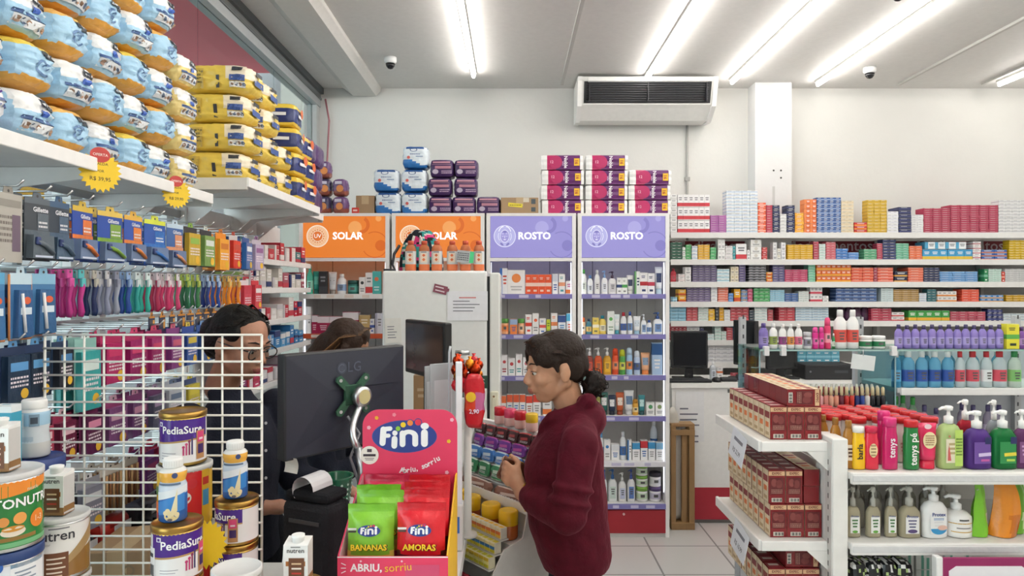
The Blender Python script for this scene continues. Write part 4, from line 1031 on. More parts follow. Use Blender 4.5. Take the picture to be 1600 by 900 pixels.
for i in range(3): item('box', (1154+i*9-800)*k5, 5.2, cz+.0012, .04, .035, 'a8303c', 'd07880', 'e8c8cc', f'low red carton, {ordw(i)} beyond the handheld scanner', 'low red cartons on the service counter', style='mid')
# ------------------------------------------------------------------ till counter (in plan an angled slab with a leg running back)
CT = .90
tc = thing('till_counter', 'white till counter carrying the cans, sweets and monitor', 'counter')
poly = [(-1.17, 1.05), (-.143, 1.05), (-.148, 2.24), (-.34, 2.42), (-.48, 2.42), (-.48, 1.99), (-1.17, 1.99)]
b = MB(); b.prism(poly, CT-.04, CT, 'eae9e6'); part('counter_top', b, tc)
b = MB(); b.prism([(-1.12, 1.1), (-.18, 1.1), (-.185, 2.18), (-.36, 2.36), (-.45, 2.36), (-.45, 1.95), (-1.12, 1.95)], 0.0, CT-.041, 'dddcd8'); part('cabinet', b, tc)
b = MB(); b.box(-1.17, -.143, 1.045, 1.05, CT-.04, CT, 'b9b7b2'); part('edge_strip', b, tc)
bd = thing('back_desk', 'white desk carrying the slim dark screen in front of the fridge', 'desk')
b = MB(); b.box(-.5, -.1, 2.74, 3.34, CT-.035, CT, 'eae9e6'); part('desk_top', b, bd)
b = MB(); b.box(-.48, -.12, 2.78, 3.32, 0, CT-.036, 'dddcd8'); part('cabinet', b, bd)

# white wire display grid
GY = 1.75; GK = GY/F
gx0, gx1 = (70-800)*GK, (409-800)*GK; gz1 = CAMZ-(523-450)*GK; gz0 = CT+.0015
b = MB(); nc = 11
for i in range(nc+1):
    x = gx0+(gx1-gx0)*i/nc; b.tube([(x, GY, gz0), (x, GY, gz1)], .0028 if 0 < i < nc else .0034, 'f3f2ea:g', 8)
zz = gz1; j = 0
while zz > gz0:
    b.tube([(gx0-.002, GY-.004, zz), (gx1+.002, GY-.004, zz)], .0028, 'f3f2ea:g', 8); zz -= .0343
gr = thing('wire_grid', 'white wire grid panel standing on the till counter in front of the cashier', 'wire panel', b)
b = MB(); 
for x in (gx0+.03, gx1-.03): b.box(x-.012, x+.012, GY-.05, GY+.05, CT+.001, CT+.006, 'eeede6')
part('foot', b, gr)

# tins, bottles and small cartons in front of the grid (diameter d, height h)
def tin_mb(d, h, body, lid, bands, lidh=.012, rim='c9a85a:m'):
    r = d/2; b = MB(); b.lathe([(r*.985, 0, rim), (r*1.012, .002), (r*1.012, .005), (r, .007, body), (r, h-lidh-.004, rim), (r*1.01, h-lidh)], body, 40)
    c = MB(); c.lathe([(r*1.015, h-lidh), (r*1.03, h-lidh+.001), (r*1.03, h-.002), (r*.97, h), (r*.95, h-.002), (r*.2, h-.002), (0, h-.002)], lid, 40)
    l = MB(); 
    for (a0, a1, z0, z1, k) in bands: l.wpatch(r*1.004, a0, a1, z0*h, z1*h, k, max(4, int((a1-a0)/9)))
    return b, c, l
def slash(l, r, a0, a1, za0, za1, zb0, zb1, k, n=16):
    """band whose lower and upper edge slope between two angles (heights in metres)"""
    vs = []
    for i in range(n+1):
        t = i/n; a = R(a0+(a1-a0)*t)
        vs += [(r*math.sin(a), -r*math.cos(a), za0+(zb0-za0)*t), (r*math.sin(a), -r*math.cos(a), za1+(zb1-za1)*t)]
    l.add(vs, [(2*i, 2*i+2, 2*i+3, 2*i+1) for i in range(n)], k, True)
def wtext(l, s, rr, size, z, ang, k, bold=.02): l.text(s, None, k, bold, wrap=(rr, size, z, R(ang)))
def wdisc(l, rr, ang, z, rad, k, sy=1, n=24):
    vs = [(rr*math.sin(R(ang)), -rr*math.cos(R(ang)), z)]
    for i in range(n):
        a = 2*math.pi*i/n; t = R(ang)+rad*math.cos(a)/rr; vs.append((rr*math.sin(t), -rr*math.cos(t), z+rad*sy*math.sin(a)))
    l.add(vs, [(0, 1+i, 1+(i+1) % n) for i in range(n)], k, True)
def pedia(h=.118, d=.1):
    b, c, l = tin_mb(d, h, 'f0efee:g', 'b08a48:m', [], .014); r = d/2*1.004
    slash(l, r, -75, 80, .06*h+.046, h*.87, h*.52, h*.87, '4b2a86:g'); slash(l, r+.0002, -75, 80, .06*h+.043, .06*h+.047, h*.495, h*.525, 'b8935a')
    wtext(l, 'PediaSure', r+.0006, .0245, h*.67, 6, 'ffffff')
    l.wpatch(r+.0004, -60, -47, h*.74, h*.82, 'e9e7f2', 4); l.wpatch(r+.0007, -57, -50, h*.755, h*.8, '4b2a86', 3)
    for i, (a, hh) in enumerate(((10, .13), (17, .18), (24, .23), (31, .29))):
        k = ('c03a72', 'c8457a', '8a2f5a', '3a2a6a')[i]; l.wpatch(r+.0004, a-2, a+2, h*.2, h*(.2+hh), k, 3); wdisc(l, r+.0005, a, h*(.225+hh), .0032, k)
    l.wpatch(r+.0009, 42, 68, h*.1, h*.64, 'b98a5a', 5); l.wpatch(r+.0012, 45, 65, h*.42, h*.62, 'd8487a', 5); l.wpatch(r+.0012, 46, 64, h*.2, h*.38, '3a2360', 5); l.wpatch(r+.0014, 49, 61, h*.46, h*.5, 'f4dce4', 4)
    for i in range(3): l.wpatch(r+.0005, -50, -20+i*6, h*(.14+.05*i), h*(.15+.05*i), '8a8a96', 4)
    l.wpatch(r+.0005, -100, -66, h*.1, h*.62, 'f4f4f4', 5)
    for i in range(9): l.wpatch(r+.0008, -96+i*3, -94.8+i*3+(i % 3)*.5, h*.12, h*.32, '222222', 1)
    l.wpatch(r+.0008, -94, -72, h*.45, h*.52, '33333a', 4)
    return b, c, l
def put_tin(parts, name, label, cat, loc, rz, group=None):
    b, c, l = parts; o = built(name, label, cat, b, loc, rz, group); part('lid', c, o); part('label', l, o); return o
tin_rank = {}
Z0 = CT+.0012
# stack A: yellow-red cereal tins with a purple tin on top
def mucilon(h=.15, d=.122):
    b, c, l = tin_mb(d, h, 'e9b92c:g', 'd9d9d6', [], .012, 'd2d2d0:m'); r = d/2*1.004
    slash(l, r, -80, 45, .0, h*.35, .0, h*.62, 'cc2a2a:g'); slash(l, r+.0002, 5, 60, h*.3, h*.92, h*.05, h*.92, 'cf2b2b:g'); l.wpatch(r+.0004, 60, 82, h*.05, h*.93, 'e6b62e', 4); l.wpatch(r+.0006, 62, 80, h*.35, h*.6, '4a90b8', 3); l.wpatch(r+.0006, 62, 80, h*.68, h*.8, 'c8382c', 3)
    wdisc(l, r+.0008, 38, h*.74, .012, 'c8242c'); wdisc(l, r+.0006, 18, h*.52, .02, 'e9ddd2', .8); wdisc(l, r+.0009, 18, h*.56, .018, 'f6f2ea', .35); wdisc(l, r+.0006, -48, h*.62, .02, '5a7a3a', .5)
    for i in range(4): wdisc(l, r+.0006, -62+i*9, h*.36, .010, ('e8863a', 'd8562c')[i % 2], 1.3)
    return b, c, l
yA = 1.66; xA = (289-800)*yA/F
put_tin(mucilon(.2245), 'cereal_tin', 'yellow and red cereal tin, bottom of the stack against the wire grid', 'tin', (xA+.012, yA, Z0), 10, 'yellow and red cereal tins')
put_tin(mucilon(), 'cereal_tin', 'yellow and red cereal tin carrying a purple tin against the wire grid', 'tin', (xA, yA, Z0+.226), 2, 'yellow and red cereal tins')
put_tin(pedia(.126, .104), 'milk_powder_tin', 'purple and white milk powder tin on top of the yellow cereal tins', 'tin', (xA-.004, yA, Z0+.3775), 16, 'purple and white milk powder tins')
yB = 1.46; xB = (277-800)*yB/F
zB = CAMZ-(816-450)*yB/F-.118
put_tin(pedia(.184), 'milk_powder_tin', 'purple milk powder tin, bottom one under the front shake bottle', 'tin', (xB, yB, Z0), 20, 'purple and white milk powder tins')
put_tin(pedia(), 'milk_powder_tin', 'purple and white milk powder tin directly under the front shake bottle', 'tin', (xB, yB, Z0+.1855), 36, 'purple and white milk powder tins')
yC = 1.62; xC = (369-800)*yC/F
for i in range(3):
    put_tin(pedia(.1005, .096), 'milk_powder_tin', 'purple milk powder tin turned to its white panel, %s of its stack' % ['bottom', 'middle', 'top'][i], 'tin', (xC+.001*i, yC, Z0+i*.1015), -44, 'purple tins turned aside')
def shake():
    r = .0335; b = MB(); sc_ = Matrix.Scale(.84, 4); b.lathe([(r*.9, 0), (r, .004, '2f66b0:g'), (r, .07, 'cfdcea:g'), (r*.98, .09), (r*.86, .1, 'e9b04a:g'), (r*.97, .112), (r*.98, .125, 'e0e0dc:g'), (r*.8, .132), (r*.62, .134)], '2f66b0:g', 28)
    l = MB(); q = r*1.006; slash(l, q, -70, 60, .018, .05, .03, .075, '3f86cc:g'); slash(l, q+.0002, -70, 75, .055, .075, .075, .092, 'eaf0f4'); slash(l, q+.0004, -5, 25, .012, .02, .03, .085, 'efe4bc'); wdisc(l, q+.0006, 2, .018, .018, 'e8d49a', .7)
    for i in range(6): wdisc(l, q+.0008, -22+i*9, .026+.006*math.sin(i*2.1), .006, 'efdfae')
    l.wpatch(q*.99, -60, 40, .094, .099, '5a6f88', 8); wdisc(l, q*.985, 15, .118, .007, '3a4a78'); wdisc(l, q*1.0+.0012, -4, .009, .006, '6a6468', .6)
    c = MB(); c.lathe([(r*.66, .134), (r*.7, .137), (r*.7, .153), (r*.64, .157)], 'f2f2f0', 28)
    for i in range(24): a = i*math.pi/12; c.box(-.0006, .0006, -.001, .001, .138, .152, 'e2e2e0', M=Matrix.Translation((math.cos(a)*r*.7, math.sin(a)*r*.7, 0)))
    for q_ in (b, c, l): q_.v = [sc_ @ v for v in q_.v]
    return b, c, l
def put_shake(label, loc, rz, group=None):
    b, c, l = shake(); o = built('shake_bottle', label, 'bottle', b, loc, rz, group); part('cap', c, o); part('label', l, o)
put_shake('blue and orange shake bottle on the front purple tin', (xB-.009, yB, Z0+.3045), 18)
put_shake('blue and orange shake bottle on the tins beside the grid end', (xC-.002, yC, Z0+.305), 20)
# white lidded tin at the bottom edge
b, c, l = tin_mb(.094, .244, 'e8e7e4:g', 'dcdcda', [], .012, 'd2d2d0:m')
l.wpatch(.0496, -60, 60, .05, .13, '3f6fae', 10)
xw = (370-800)*1.36/F; put_tin((b, c, l), 'powder_tin', 'white tin with a grey lid in front of the purple tins', 'tin', (xw, 1.36, Z0), 0)
# starburst tags
def starburst(r, lines_, red=True):
    b = MB(); n = 22; pl = []
    for i in range(2*n):
        a = math.pi*i/n; q = r*(1.12 if i % 2 == 0 else .92); pl.append((q*math.cos(a), q*math.sin(a)*1.05))
    b.prism(pl, -.0008, .0008, 'f0c81e', M=TF(0, 0, 0))
    if red:
        b.prism([(r*.52*math.cos(a*.3), r*.42*math.sin(a*.3)) for a in range(21)], -.0008, .001, 'b8322c', M=TF(0, 0, r*.92)); b.text('OFERTA', TF(0, -.0016, r*.92, r*.21), 'f6e4dc')
    for i, (s, z, sz) in enumerate(lines_): b.text(s, TF(0, -.0012, r*z, r*sz), '4a3c10', .01)
    return b
thing('price_starburst', 'yellow starburst tag stuck beside the purple tins on the counter', 'price tag', starburst(.045, [], False), ((327-800)*1.55/F, 1.53, CT+.225), 0, rx=-12)
# nutren tins and other tins at the counter corner
def nutren(h=.124, d=.104):
    b, c, l = tin_mb(d, h, 'ece9e4:g', 'd3d3d1', [], .01, 'cfcfcd:m'); r = d/2*1.004
    slash(l, r, -80, 80, .0, h*.16, .0, h*.5, '8f6838:g'); slash(l, r+.0002, 5, 90, h*.2, h*.3, h*.62, h*.9, 'a98a5c'); slash(l, r+.0002, -80, 5, h*.14, h*.18, h*.2, h*.26, 'c7ab84')
    l.wpatch(r+.0005, -30, 18, h*.06, h*.46, '6e4226', 8)
    wtext(l, 'nutren', r+.001, .0285, h*.73, -10, '2c2a30', .01); wtext(l, 'senior', r+.001, .009, h*.6, -28, '8a857e', 0)
    for i in range(4): l.wpatch(r+.0008, -24, 6+(i % 2)*6, h*(.13+.075*i), h*(.155+.075*i), 'e8d9c6', 5)
    l.wpatch(r+.0009, -14, 6, h*.05, h*.1, 'd8c0a0', 4); l.wpatch(r+.0006, -20, 20, h*.84, h*.86, '77757a', 5)
    return b, c, l
yN = 1.42; xN = (95-800)*yN/F
put_tin(nutren(.207), 'nutrition_tin', 'brown and white nutrition tin, bottom one under the small carton', 'tin', (xN+.002, yN, Z0), 4, 'brown and white nutrition tins')
put_tin(nutren(), 'nutrition_tin', 'brown and white nutrition tin directly under the small carton', 'tin', (xN, yN, Z0+.2085), 30, 'brown and white nutrition tins')
def mini_carton(w_=.05, d_=.036, h_=.098):
    b = MB(); b.box(-w_/2, w_/2, -d_/2, d_/2, 0, h_*.82, 'f0efec:g'); b.prism([(-d_/2, h_*.82), (d_/2, h_*.82), (d_/2, h_*.9), (-d_/2*.2, h_*.86)], -w_/2, w_/2, 'f0efec:g', M=Matrix(((0, 0, 1, 0), (1, 0, 0, 0), (0, 1, 0, 0), (0, 0, 0, 1))))
    y = -d_/2-.0004; b.box(-w_/2-.0003, w_/2+.0003, y, d_/2, .0, h_*.16, '8a6438'); b.rect(w_*.64, h_*.5, TF(.002, y-.0003, h_*.31), '6a4024'); b.rect(w_*.8, h_*.1, TF(0, y-.0002, h_*.44), 'a9672c')
    b.text('nutren', TF(0, y-.0003, h_*.71, .0135), '3a3234', .01); b.rect(w_*.4, .0025, TF(0, y-.0003, h_*.785), '8a8a88')
    for i in range(4): b.rect(w_*.4, h_*.035, TF(.002, y-.0006, h_*(.14+.1*i)), ('e6d2b4', 'c0392c', 'f0e6d8', 'd8b890')[i])
    b.rect(d_*.9, h_*.78, TF(w_/2+.0004, 0, h_*.41, face='+x'), 'c9c7c4'); b.rect(d_*.9, .012, TF(w_/2+.0006, 0, .012, face='+x'), '8a6438')
    c = MB(); c.lathe([(.012, h_*.83), (.012, h_*.93), (.0135, h_*.94), (.0135, h_*.99), (.011, h_)], 'f4f4f2', 18); return b, c
def put_mini(label, loc, rz):
    b, c = mini_carton(); o = thing('drink_carton', label, 'carton', b, loc, rz); part('cap', c, o)
put_mini('small brown and white drink carton on the brown nutrition tin', (xN-.005, yN-.005, Z0+.3335), 0)
put_mini('small drink carton standing between monitor base and sweets display', ((466-800)*1.42/F, 1.42, Z0+.1895), 0)
b, c, l = tin_mb(.09, .188, '9a7846:g', 'a98a52:m', [(-50, 50, .3, .7, 'e8e0d0')], .01); put_tin((b, c, l), 'powder_tin', 'gold lidded tin under the small drink carton beside the sweets', 'tin', ((470-800)*1.42/F, 1.42, Z0), 0)
yG = 1.30; xG = (8-800)*yG/F
def green_tin(h=.142, d=.122):
    b, c, l = tin_mb(d, h, '2f7a3c:g', 'd2d2d2', [(-90, 90, .86, .93, 'e88a2c'), (-90, 90, .06, .12, '6fae7a'), (-10, 50, .14, .19, '8a6a30')], .012, 'd0d0ce:m'); r = d/2*1.004
    slash(l, r, -90, 90, h*.62, h*.86, h*.8, h*.9, 'e88a2c'); wtext(l, 'NESTONUTRI', r+.0012, .024, h*.62, 12, 'ffffff'); wtext(l, 'nestle', r+.001, .01, h*.78, 44, 'cfe6d0', 0)
    wdisc(l, r+.001, 54, h*.36, .017, 'e0822a'); wtext(l, '1-3', r+.0016, .015, h*.36, 54, 'f6d8b4'); wdisc(l, r+.001, 22, h*.42, .011, 'e8a050'); wdisc(l, r+.0012, 12, h*.26, .02, 'e9dcc8', .45); wdisc(l, r+.0014, 12, h*.3, .018, 'c8882c', .3); wdisc(l, r+.001, -2, h*.4, .009, 'd89048')
    return b, c, l
def blue_tin(h=.15, d=.122):
    b, c, l = tin_mb(d, h, 'e9edf2:g', '1f3a6e', [(-90, 28, .0, .35, '9ac0e6'), (28, 90, .1, .9, 'f2f3f5'), (28, 90, .8, .88, '3a9ac8'), (28, 90, .46, .54, '3a9ac8'), (28, 90, .04, .1, '2a3f7a')], .02, 'c9c9c9:m'); r = d/2*1.004
    wtext(l, 'Nutri', r+.001, .036, h*.62, 4, '1f3f7e', .015); wdisc(l, r+.001, 8, h*.84, .011, '2f5fa8'); wdisc(l, r+.001, 20, h*.22, .012, 'd86aa0'); wdisc(l, r+.0012, 30, h*.26, .007, 'e88ab8')
    for i in range(4): l.wpatch(r+.0006, 34, 60+(i % 2)*10, h*(.58+.05*i), h*(.6+.05*i), '8a98a8', 4)
    for i in range(4): l.wpatch(r+.0006, 34, 56+(i % 2)*12, h*(.16+.06*i), h*(.18+.06*i), '8a98a8', 4)
    return b, c, l
put_tin(blue_tin(.16), 'milk_powder_tin', 'white and blue tin with navy lid, bottom of stack at the counter corner', 'tin', (xG, yG, Z0), 0)
put_tin(blue_tin(), 'milk_powder_tin', 'white and blue tin with navy lid directly under the green tin', 'tin', (xG, yG, Z0+.1612), 16)
put_tin(green_tin(), 'milk_powder_tin', 'green and orange tin standing on the navy lidded tin', 'tin', (xG, yG, Z0+.3124), 36)
put_mini('small drink carton on top of the green tin', ((6-800)*1.3/F, 1.292, Z0+.4555), 4)
# blue lidded tub with a white bottle behind
yT = 1.62; xT = (58-800)*yT/F
b, c, l = tin_mb(.112, .229, '8fb0d0:g', '2c3f7a', [(-70, 70, .2, .75, 'b9cfe4')], .03, '5a6a94')
put_tin((b, c, l), 'milk_powder_tin', 'pale blue tin with a thick navy lid, bottom of pair behind the green tin', 'tin', (xT, yT, Z0), 0)
b, c, l = tin_mb(.112, .17, '2f4a86:g', '2c3f7a', [(-70, 70, .1, .55, 'a9c4de')], .03, '5a6a94')
put_tin((b, c, l), 'milk_powder_tin', 'navy tin with a thick navy lid under the white feeding bottle', 'tin', (xT, yT, Z0+.2302), 0)
fb = MB(); r = .032; fb.lathe([(r*.94, 0, 'd2d2d0:g'), (r, .004), (r, .035, 'd9dfe4:g'), (r*.9, .062), (r*.98, .075, 'a8cce4:g'), (r, .098), (r*.97, .106, 'e6e8ea:g'), (r*.8, .112), (r*.74, .113)], 'd2d6da:g', 28)
o = built('feeding_bottle', 'white and pale blue bottle standing on the navy tin lid', 'bottle', fb, ((54-800)*1.62/F, 1.62, Z0+.4014), 10)
b = MB(); b.lathe([(r*.8, .112), (r*.82, .116), (r*.82, .13), (r*.76, .134)], 'f3f3f1', 26); part('cap', b, o)
l = MB(); l.wpatch(r*1.012, -60, -15, .072, .104, 'e8eef2', 5); l.wpatch(r*1.012, 5, 42, .074, .102, '7f98ac', 5); l.wpatch(r*1.02, 10, 36, .08, .095, '3f4a58', 4); l.wpatch(r*.985, -40, 20, .03, .05, 'b9c8d4', 6); part('label', l, o)
item('box', (10-800)*1.8/F, 1.84, CT+.0012, .07, .245, 'e6eef2', '2f93b8', '8ab', 'white and teal carton behind the navy tin, by the glass side'.replace('8ab', ''), style='top') if False else None
item('box', (2-800)*1.53/F, 1.53, CT+.0012, .045, .535, 'e9eef0', '3a98b4', '8899aa', 'tall white and teal carton behind the green tin', style='top')
# black printer with a roll of paper, notes and odds on the counter
pr = thing('receipt_printer', 'black receipt printer with a loose paper curl beside the sweets display', 'printer', None, ((496-800)*1.84/F, 1.835, CT+.0012), -24)
b = MB(); b.rbox(-.08, .08, -.05, .05, 0, .235, '26272b:f', .02); b.rbox(-.072, .072, -.045, .045, .235, .262, '1d1e22:f', .012); part('casing', b, pr)
b = MB(); b.box(-.05, .05, -.053, -.0495, .18, .19, '3a3b40'); part('paper_slot', b, pr)
b = MB(); pts = [(.0+.035*math.cos(a*.35)-.01, .0, .265+.035*math.sin(a*.35)) for a in range(0, 12)]
vs = []
for p in pts: vs += [(p[0], -.045, p[2]), (p[0], .035, p[2])]
b.add(vs, [(2*i, 2*i+1, 2*i+3, 2*i+2) for i in range(len(pts)-1)], 'dcdde0'); part('paper_curl', b, pr)
def sheet(label, c, w_, h_, rz, rx, k='ece9e2', cat='paper', name='paper_note'):
    m = MB(); n = 6; vs = []
    for i in range(n+1):
        for j in range(2): vs.append((w_*(j-.5), .006*math.sin(i/n*3), h_*(i/n-.5)))
    m.add(vs, [(2*i, 2*i+1, 2*i+3, 2*i+2) for i in range(n)], k); m.add([(v[0], v[1]+.0012, v[2]) for v in vs], [(2*i, 2*i+2, 2*i+3, 2*i+1) for i in range(n)], k)
    return thing(name, label, cat, m, c, rz, rx=rx)
# main till monitor, back to the camera
MON = thing('till_monitor', 'black till monitor seen from behind above the counter', 'monitor', None, (-.488, 2.015, CT+.0012), -129.4)
w_, h_, zb_ = .427, .29, 1.228-CT
b = MB(); b.rbox(-w_/2, w_/2, -.025, .012, zb_, zb_+h_, '1d1f24', .005)
b.add([(-w_/2+.006, .0125, zb_+h_-.006), (w_/2-.006, .0125, zb_+h_-.006), (w_*.17, .021, zb_+h_*.62), (-w_*.17, .021, zb_+h_*.62), (-w_/2+.006, .0125, zb_+h_*.6), (w_/2-.006, .0125, zb_+h_*.6), (w_/2-.006, .0125, zb_+.006), (-w_/2+.006, .0125, zb_+.006)], [(1, 0, 3, 2), (0, 4, 3), (1, 2, 5), (5, 2, 3, 4, 7, 6)], '262a38'); part('casing', b, MON)
b = MB(); b.rect(w_-.02, h_-.025, TF(0, -.0257, zb_+h_/2), '3a4250:g'); part('screen', b, MON)
b = MB(); b.text('LG', TF(-.015, .0178, zb_+h_*.82, .042, face='+y'), '4a5060', .005); b.disc(0, .017, TF(.03, .0178, zb_+h_*.82, face='+y'), '3c4250', 20); b.disc(.010, .012, TF(.03, .0182, zb_+h_*.82, face='+y'), '5a6070', 16, a0=40, a1=330); part('lettering', b, MON)
b = MB(); zc_ = zb_+h_*.55
for s in (-1, 1):
    for t in (-1, 1): b.prism([(0, -.011), (.072, -.012), (.078, 0), (.072, .012), (0, .011)], 0, .006, '4f7a62:c', M=TF(0, .027, zc_, roll=(45 if s*t > 0 else -45)+(180 if s < 0 else 0), face='+y')); b.lathe([(.005, 0), (.005, .009)], 'c9c9c9:m', 10, M=TF(s*.045, .026, zc_+t*.045, face='+y'))
b.rbox(-.03, .03, .024, .034, zc_-.03, zc_+.03, '3f6652:c', .003); part('mount_plate', b, MON)
b = MB(); b.lathe([(.028, 0), (.03, .004), (.03, .02), (.026, .024), (0, .025)], 'c9cacc:m', 24, M=TF(-.015, .04, zc_-.005, face='+y')); b.disc(0, .021, TF(-.015, .0655, zc_-.005, face='+y'), 'c9bf8a', 20)
pts = [(-.01+.05*math.sin(a*.31), .052+.006*a, zc_-.03-.016*a) for a in range(8)]; b.tube(pts, .010, 'd4d5d7:m', 12); p = pts[-1]
b.tube([p, (p[0], p[1]+.02, zc_-.19), (p[0]+.0, p[1]+.02, .004)], .014, 'c9cacc:m', 12); b.lathe([(.05, 0), (.05, .006), (.03, .01)], 'c2c3c5:m', 20, p[0], p[1]+.02); part('arm', b, MON)
b = MB(); b.tube([(.02, .03, zc_-.06), (.0, .06, zc_-.11), (.04, .07, zc_-.17), (.02, .08, zc_-.24), (-.02, .08, .01)], .004, '8a8a90', 6); part('cable', b, MON)
sheet('white paper slip hanging below the corner of the till monitor', P(453, 727, 1.87), .05, .042, -30, 4)
b = MB(); b.box(-.04, .04, -.03, .03, 0, .16, '6a4434'); b.box(-.04, .04, -.0305, -.03, .1, .13, '8a5a44'); thing('tissue_box', 'brown box behind the till monitor on the counter', 'box', b, ((482-800)*2.25/F+.04, 2.24, CT+.0012), 15)
gb = thing('plastic_basket', 'small green perforated basket behind the receipt printer', 'basket', None, ((527-800)*2.15/F, 2.14, CT+.13), 8)
b = MB(); b.lathe([(.038, 0), (.042, .002), (.048, .075), (.053, .078), (.053, .084), (.044, .082), (.039, .006), (0, .005)], '1f6a4a:g', 24)
for j in range(4):
    for i in range(14): b.disc(0, .004, Matrix.Rotation(R(i*25.7), 4, 'Z') @ TF(0, -.0432-.0018*j*1.0-.0005, .016+j*.015), 'b4d2c4', 8)
part('bowl', b, gb)
b = MB(); b.rbox(-.05, .05, -.05, .05, 0, .129, 'd9d8d4', .006); b.rect(.06, .03, TF(0, -.0505, .07), 'b9b8b4'); thing('card_box', 'pale box under the green basket', 'box', b, ((527-800)*2.15/F, 2.14, CT+.0012), 8)
# second monitor beside the fridge
m2 = flat_monitor('till_monitor', 'slim dark screen on the counter in front of the fridge', .41, .235, (-.362, 2.88, CT+.0012), -59, 1.325-CT, '4a3f3c:g', '151517')  # brownish reflection is put into the screen colour
item('box', -.40, 3.12, CT+.0012, .1, .4, 'a5825c', '8a6a48', 'c8b090', 'brown carton standing behind the slim dark screen', style='mid')
b = MB(); b.lathe([(.03, 0), (.032, .16, 'c9c9c6'), (.034, .19)], '9a9c9c:m', 18); b.lathe([(.034, .19), (.034, .21), (.0, .212)], 'c5c7c7:m', 18); thing('steel_cup', 'grey metal tumbler beside the slim dark screen', 'cup', b, ((722-800)*3.1/F, 3.12, CT+.305))
b = MB(); b.rbox(-.07, .07, -.06, .1, 0, .303, 'e6e6e4', .01); b.rect(.1, .08, TF(0, -.0605, .2), 'd2d2d0'); thing('card_printer', 'white machine under the metal tumbler by the fridge', 'printer', b, (-.215, 3.14, CT+.0012))
for i, (px, py, ww, hh, rz) in enumerate([(650, 600, .11, .2, 14), (668, 640, .12, .1, -10), (640, 640, .1, .2, 30)]):
    Yp = 2.30-.05*i; sheet('loose white paper with handwriting, %s on the counter beside the till monitor' % ['upright sheet', 'low sheet', 'leaning sheet'][i], Vector((P(px, py, Yp).x-.03, Yp, CT+hh*.49+.002)), ww, hh, rz, -6, 'd6d3cb')
# ------------------------------------------------------------------ sweets display
FX, FYF, FYB = -.262, 1.50, 1.752; FW = .243
fd = thing('sweets_display', 'pink cardboard sweets display with a tall rounded header on the till counter', 'display box', None, (FX, 0, 0)); h2 = FW/2
PK = 'e23c62'
b = MB(); b.box(-h2, h2, FYF, FYF+.003, CT+.0015, 1.11, PK); b.box(-h2, h2, FYF-.0006, FYF, 1.1075, 1.11, 'f2e8ea')
b.rect(.075, .06, TF(.065, FYF-.0006, 1.062), 'cf4a70'); b.text('ABRIU,', TF(-.058, FYF-.001, 1.085, .023), 'f8eef0', .03); b.text('sorriu', TF(.012, FYF-.001, 1.086, .025, roll=4), 'f2c230', .0)
for a in (-25, 0, 25): b.rect(.011, .002, TF(-.108, FYF-.001, 1.085+a*.00035, roll=-a), 'f8eef0')
for i, (x, z) in enumerate(((-.07, 1.1), (.02, 1.1), (-.1, 1.06), (-.02, 1.055))): b.rect(.004, .004, TF(x, FYF-.001, z, roll=45), 'f3c6d2')
part('front_panel', b, fd)
for s in (-1, 1):
    b = MB(); x = s*(h2-.0015); zs = [(FYF+.003, CT+.0015), (FYB, CT+.0015), (FYB, 1.226), (FYB-.02, 1.226), (FYF+.003, 1.112)]
    Mx = Matrix(((0, 0, 1, 0), (1, 0, 0, 0), (0, 1, 0, 0), (0, 0, 0, 1)))
    b.prism(zs, x-.0015, x+.0015, 'd8345c' if s < 0 else 'ecba2c', M=Mx)
    b.prism([(FYF+.004, CT+.05), (FYB-.004, CT+.05), (FYB-.004, 1.224), (FYB-.02, 1.224), (FYF+.004, 1.111)], x-s*.0022-.0004, x-s*.0022+.0004, 'ecb9c8' if s < 0 else 'e8b62a', M=Mx)
    part('side_panel', b, fd)
b = MB(); b.box(-h2+.003, h2-.003, FYF+.003, FYB, 1.068, 1.072, 'd8345c'); part('tray_floor', b, fd)
zt = CAMZ-(640-450)*FYB/F; rr = .042; pl = [(-h2, CT+.0015), (h2, CT+.0015)]
pl += [(h2-rr+rr*math.cos(a*.1745), zt-rr+rr*math.sin(a*.1745)) for a in range(10)]+[(-h2+rr-rr*math.sin(a*.1745), zt-rr+rr*math.cos(a*.1745)) for a in range(10)]
b = MB(); b.prism(pl, -FYB-.003, -FYB, PK, M=Matrix(((1, 0, 0, 0), (0, 0, -1, 0), (0, 1, 0, 0), (0, 0, 0, 1))))
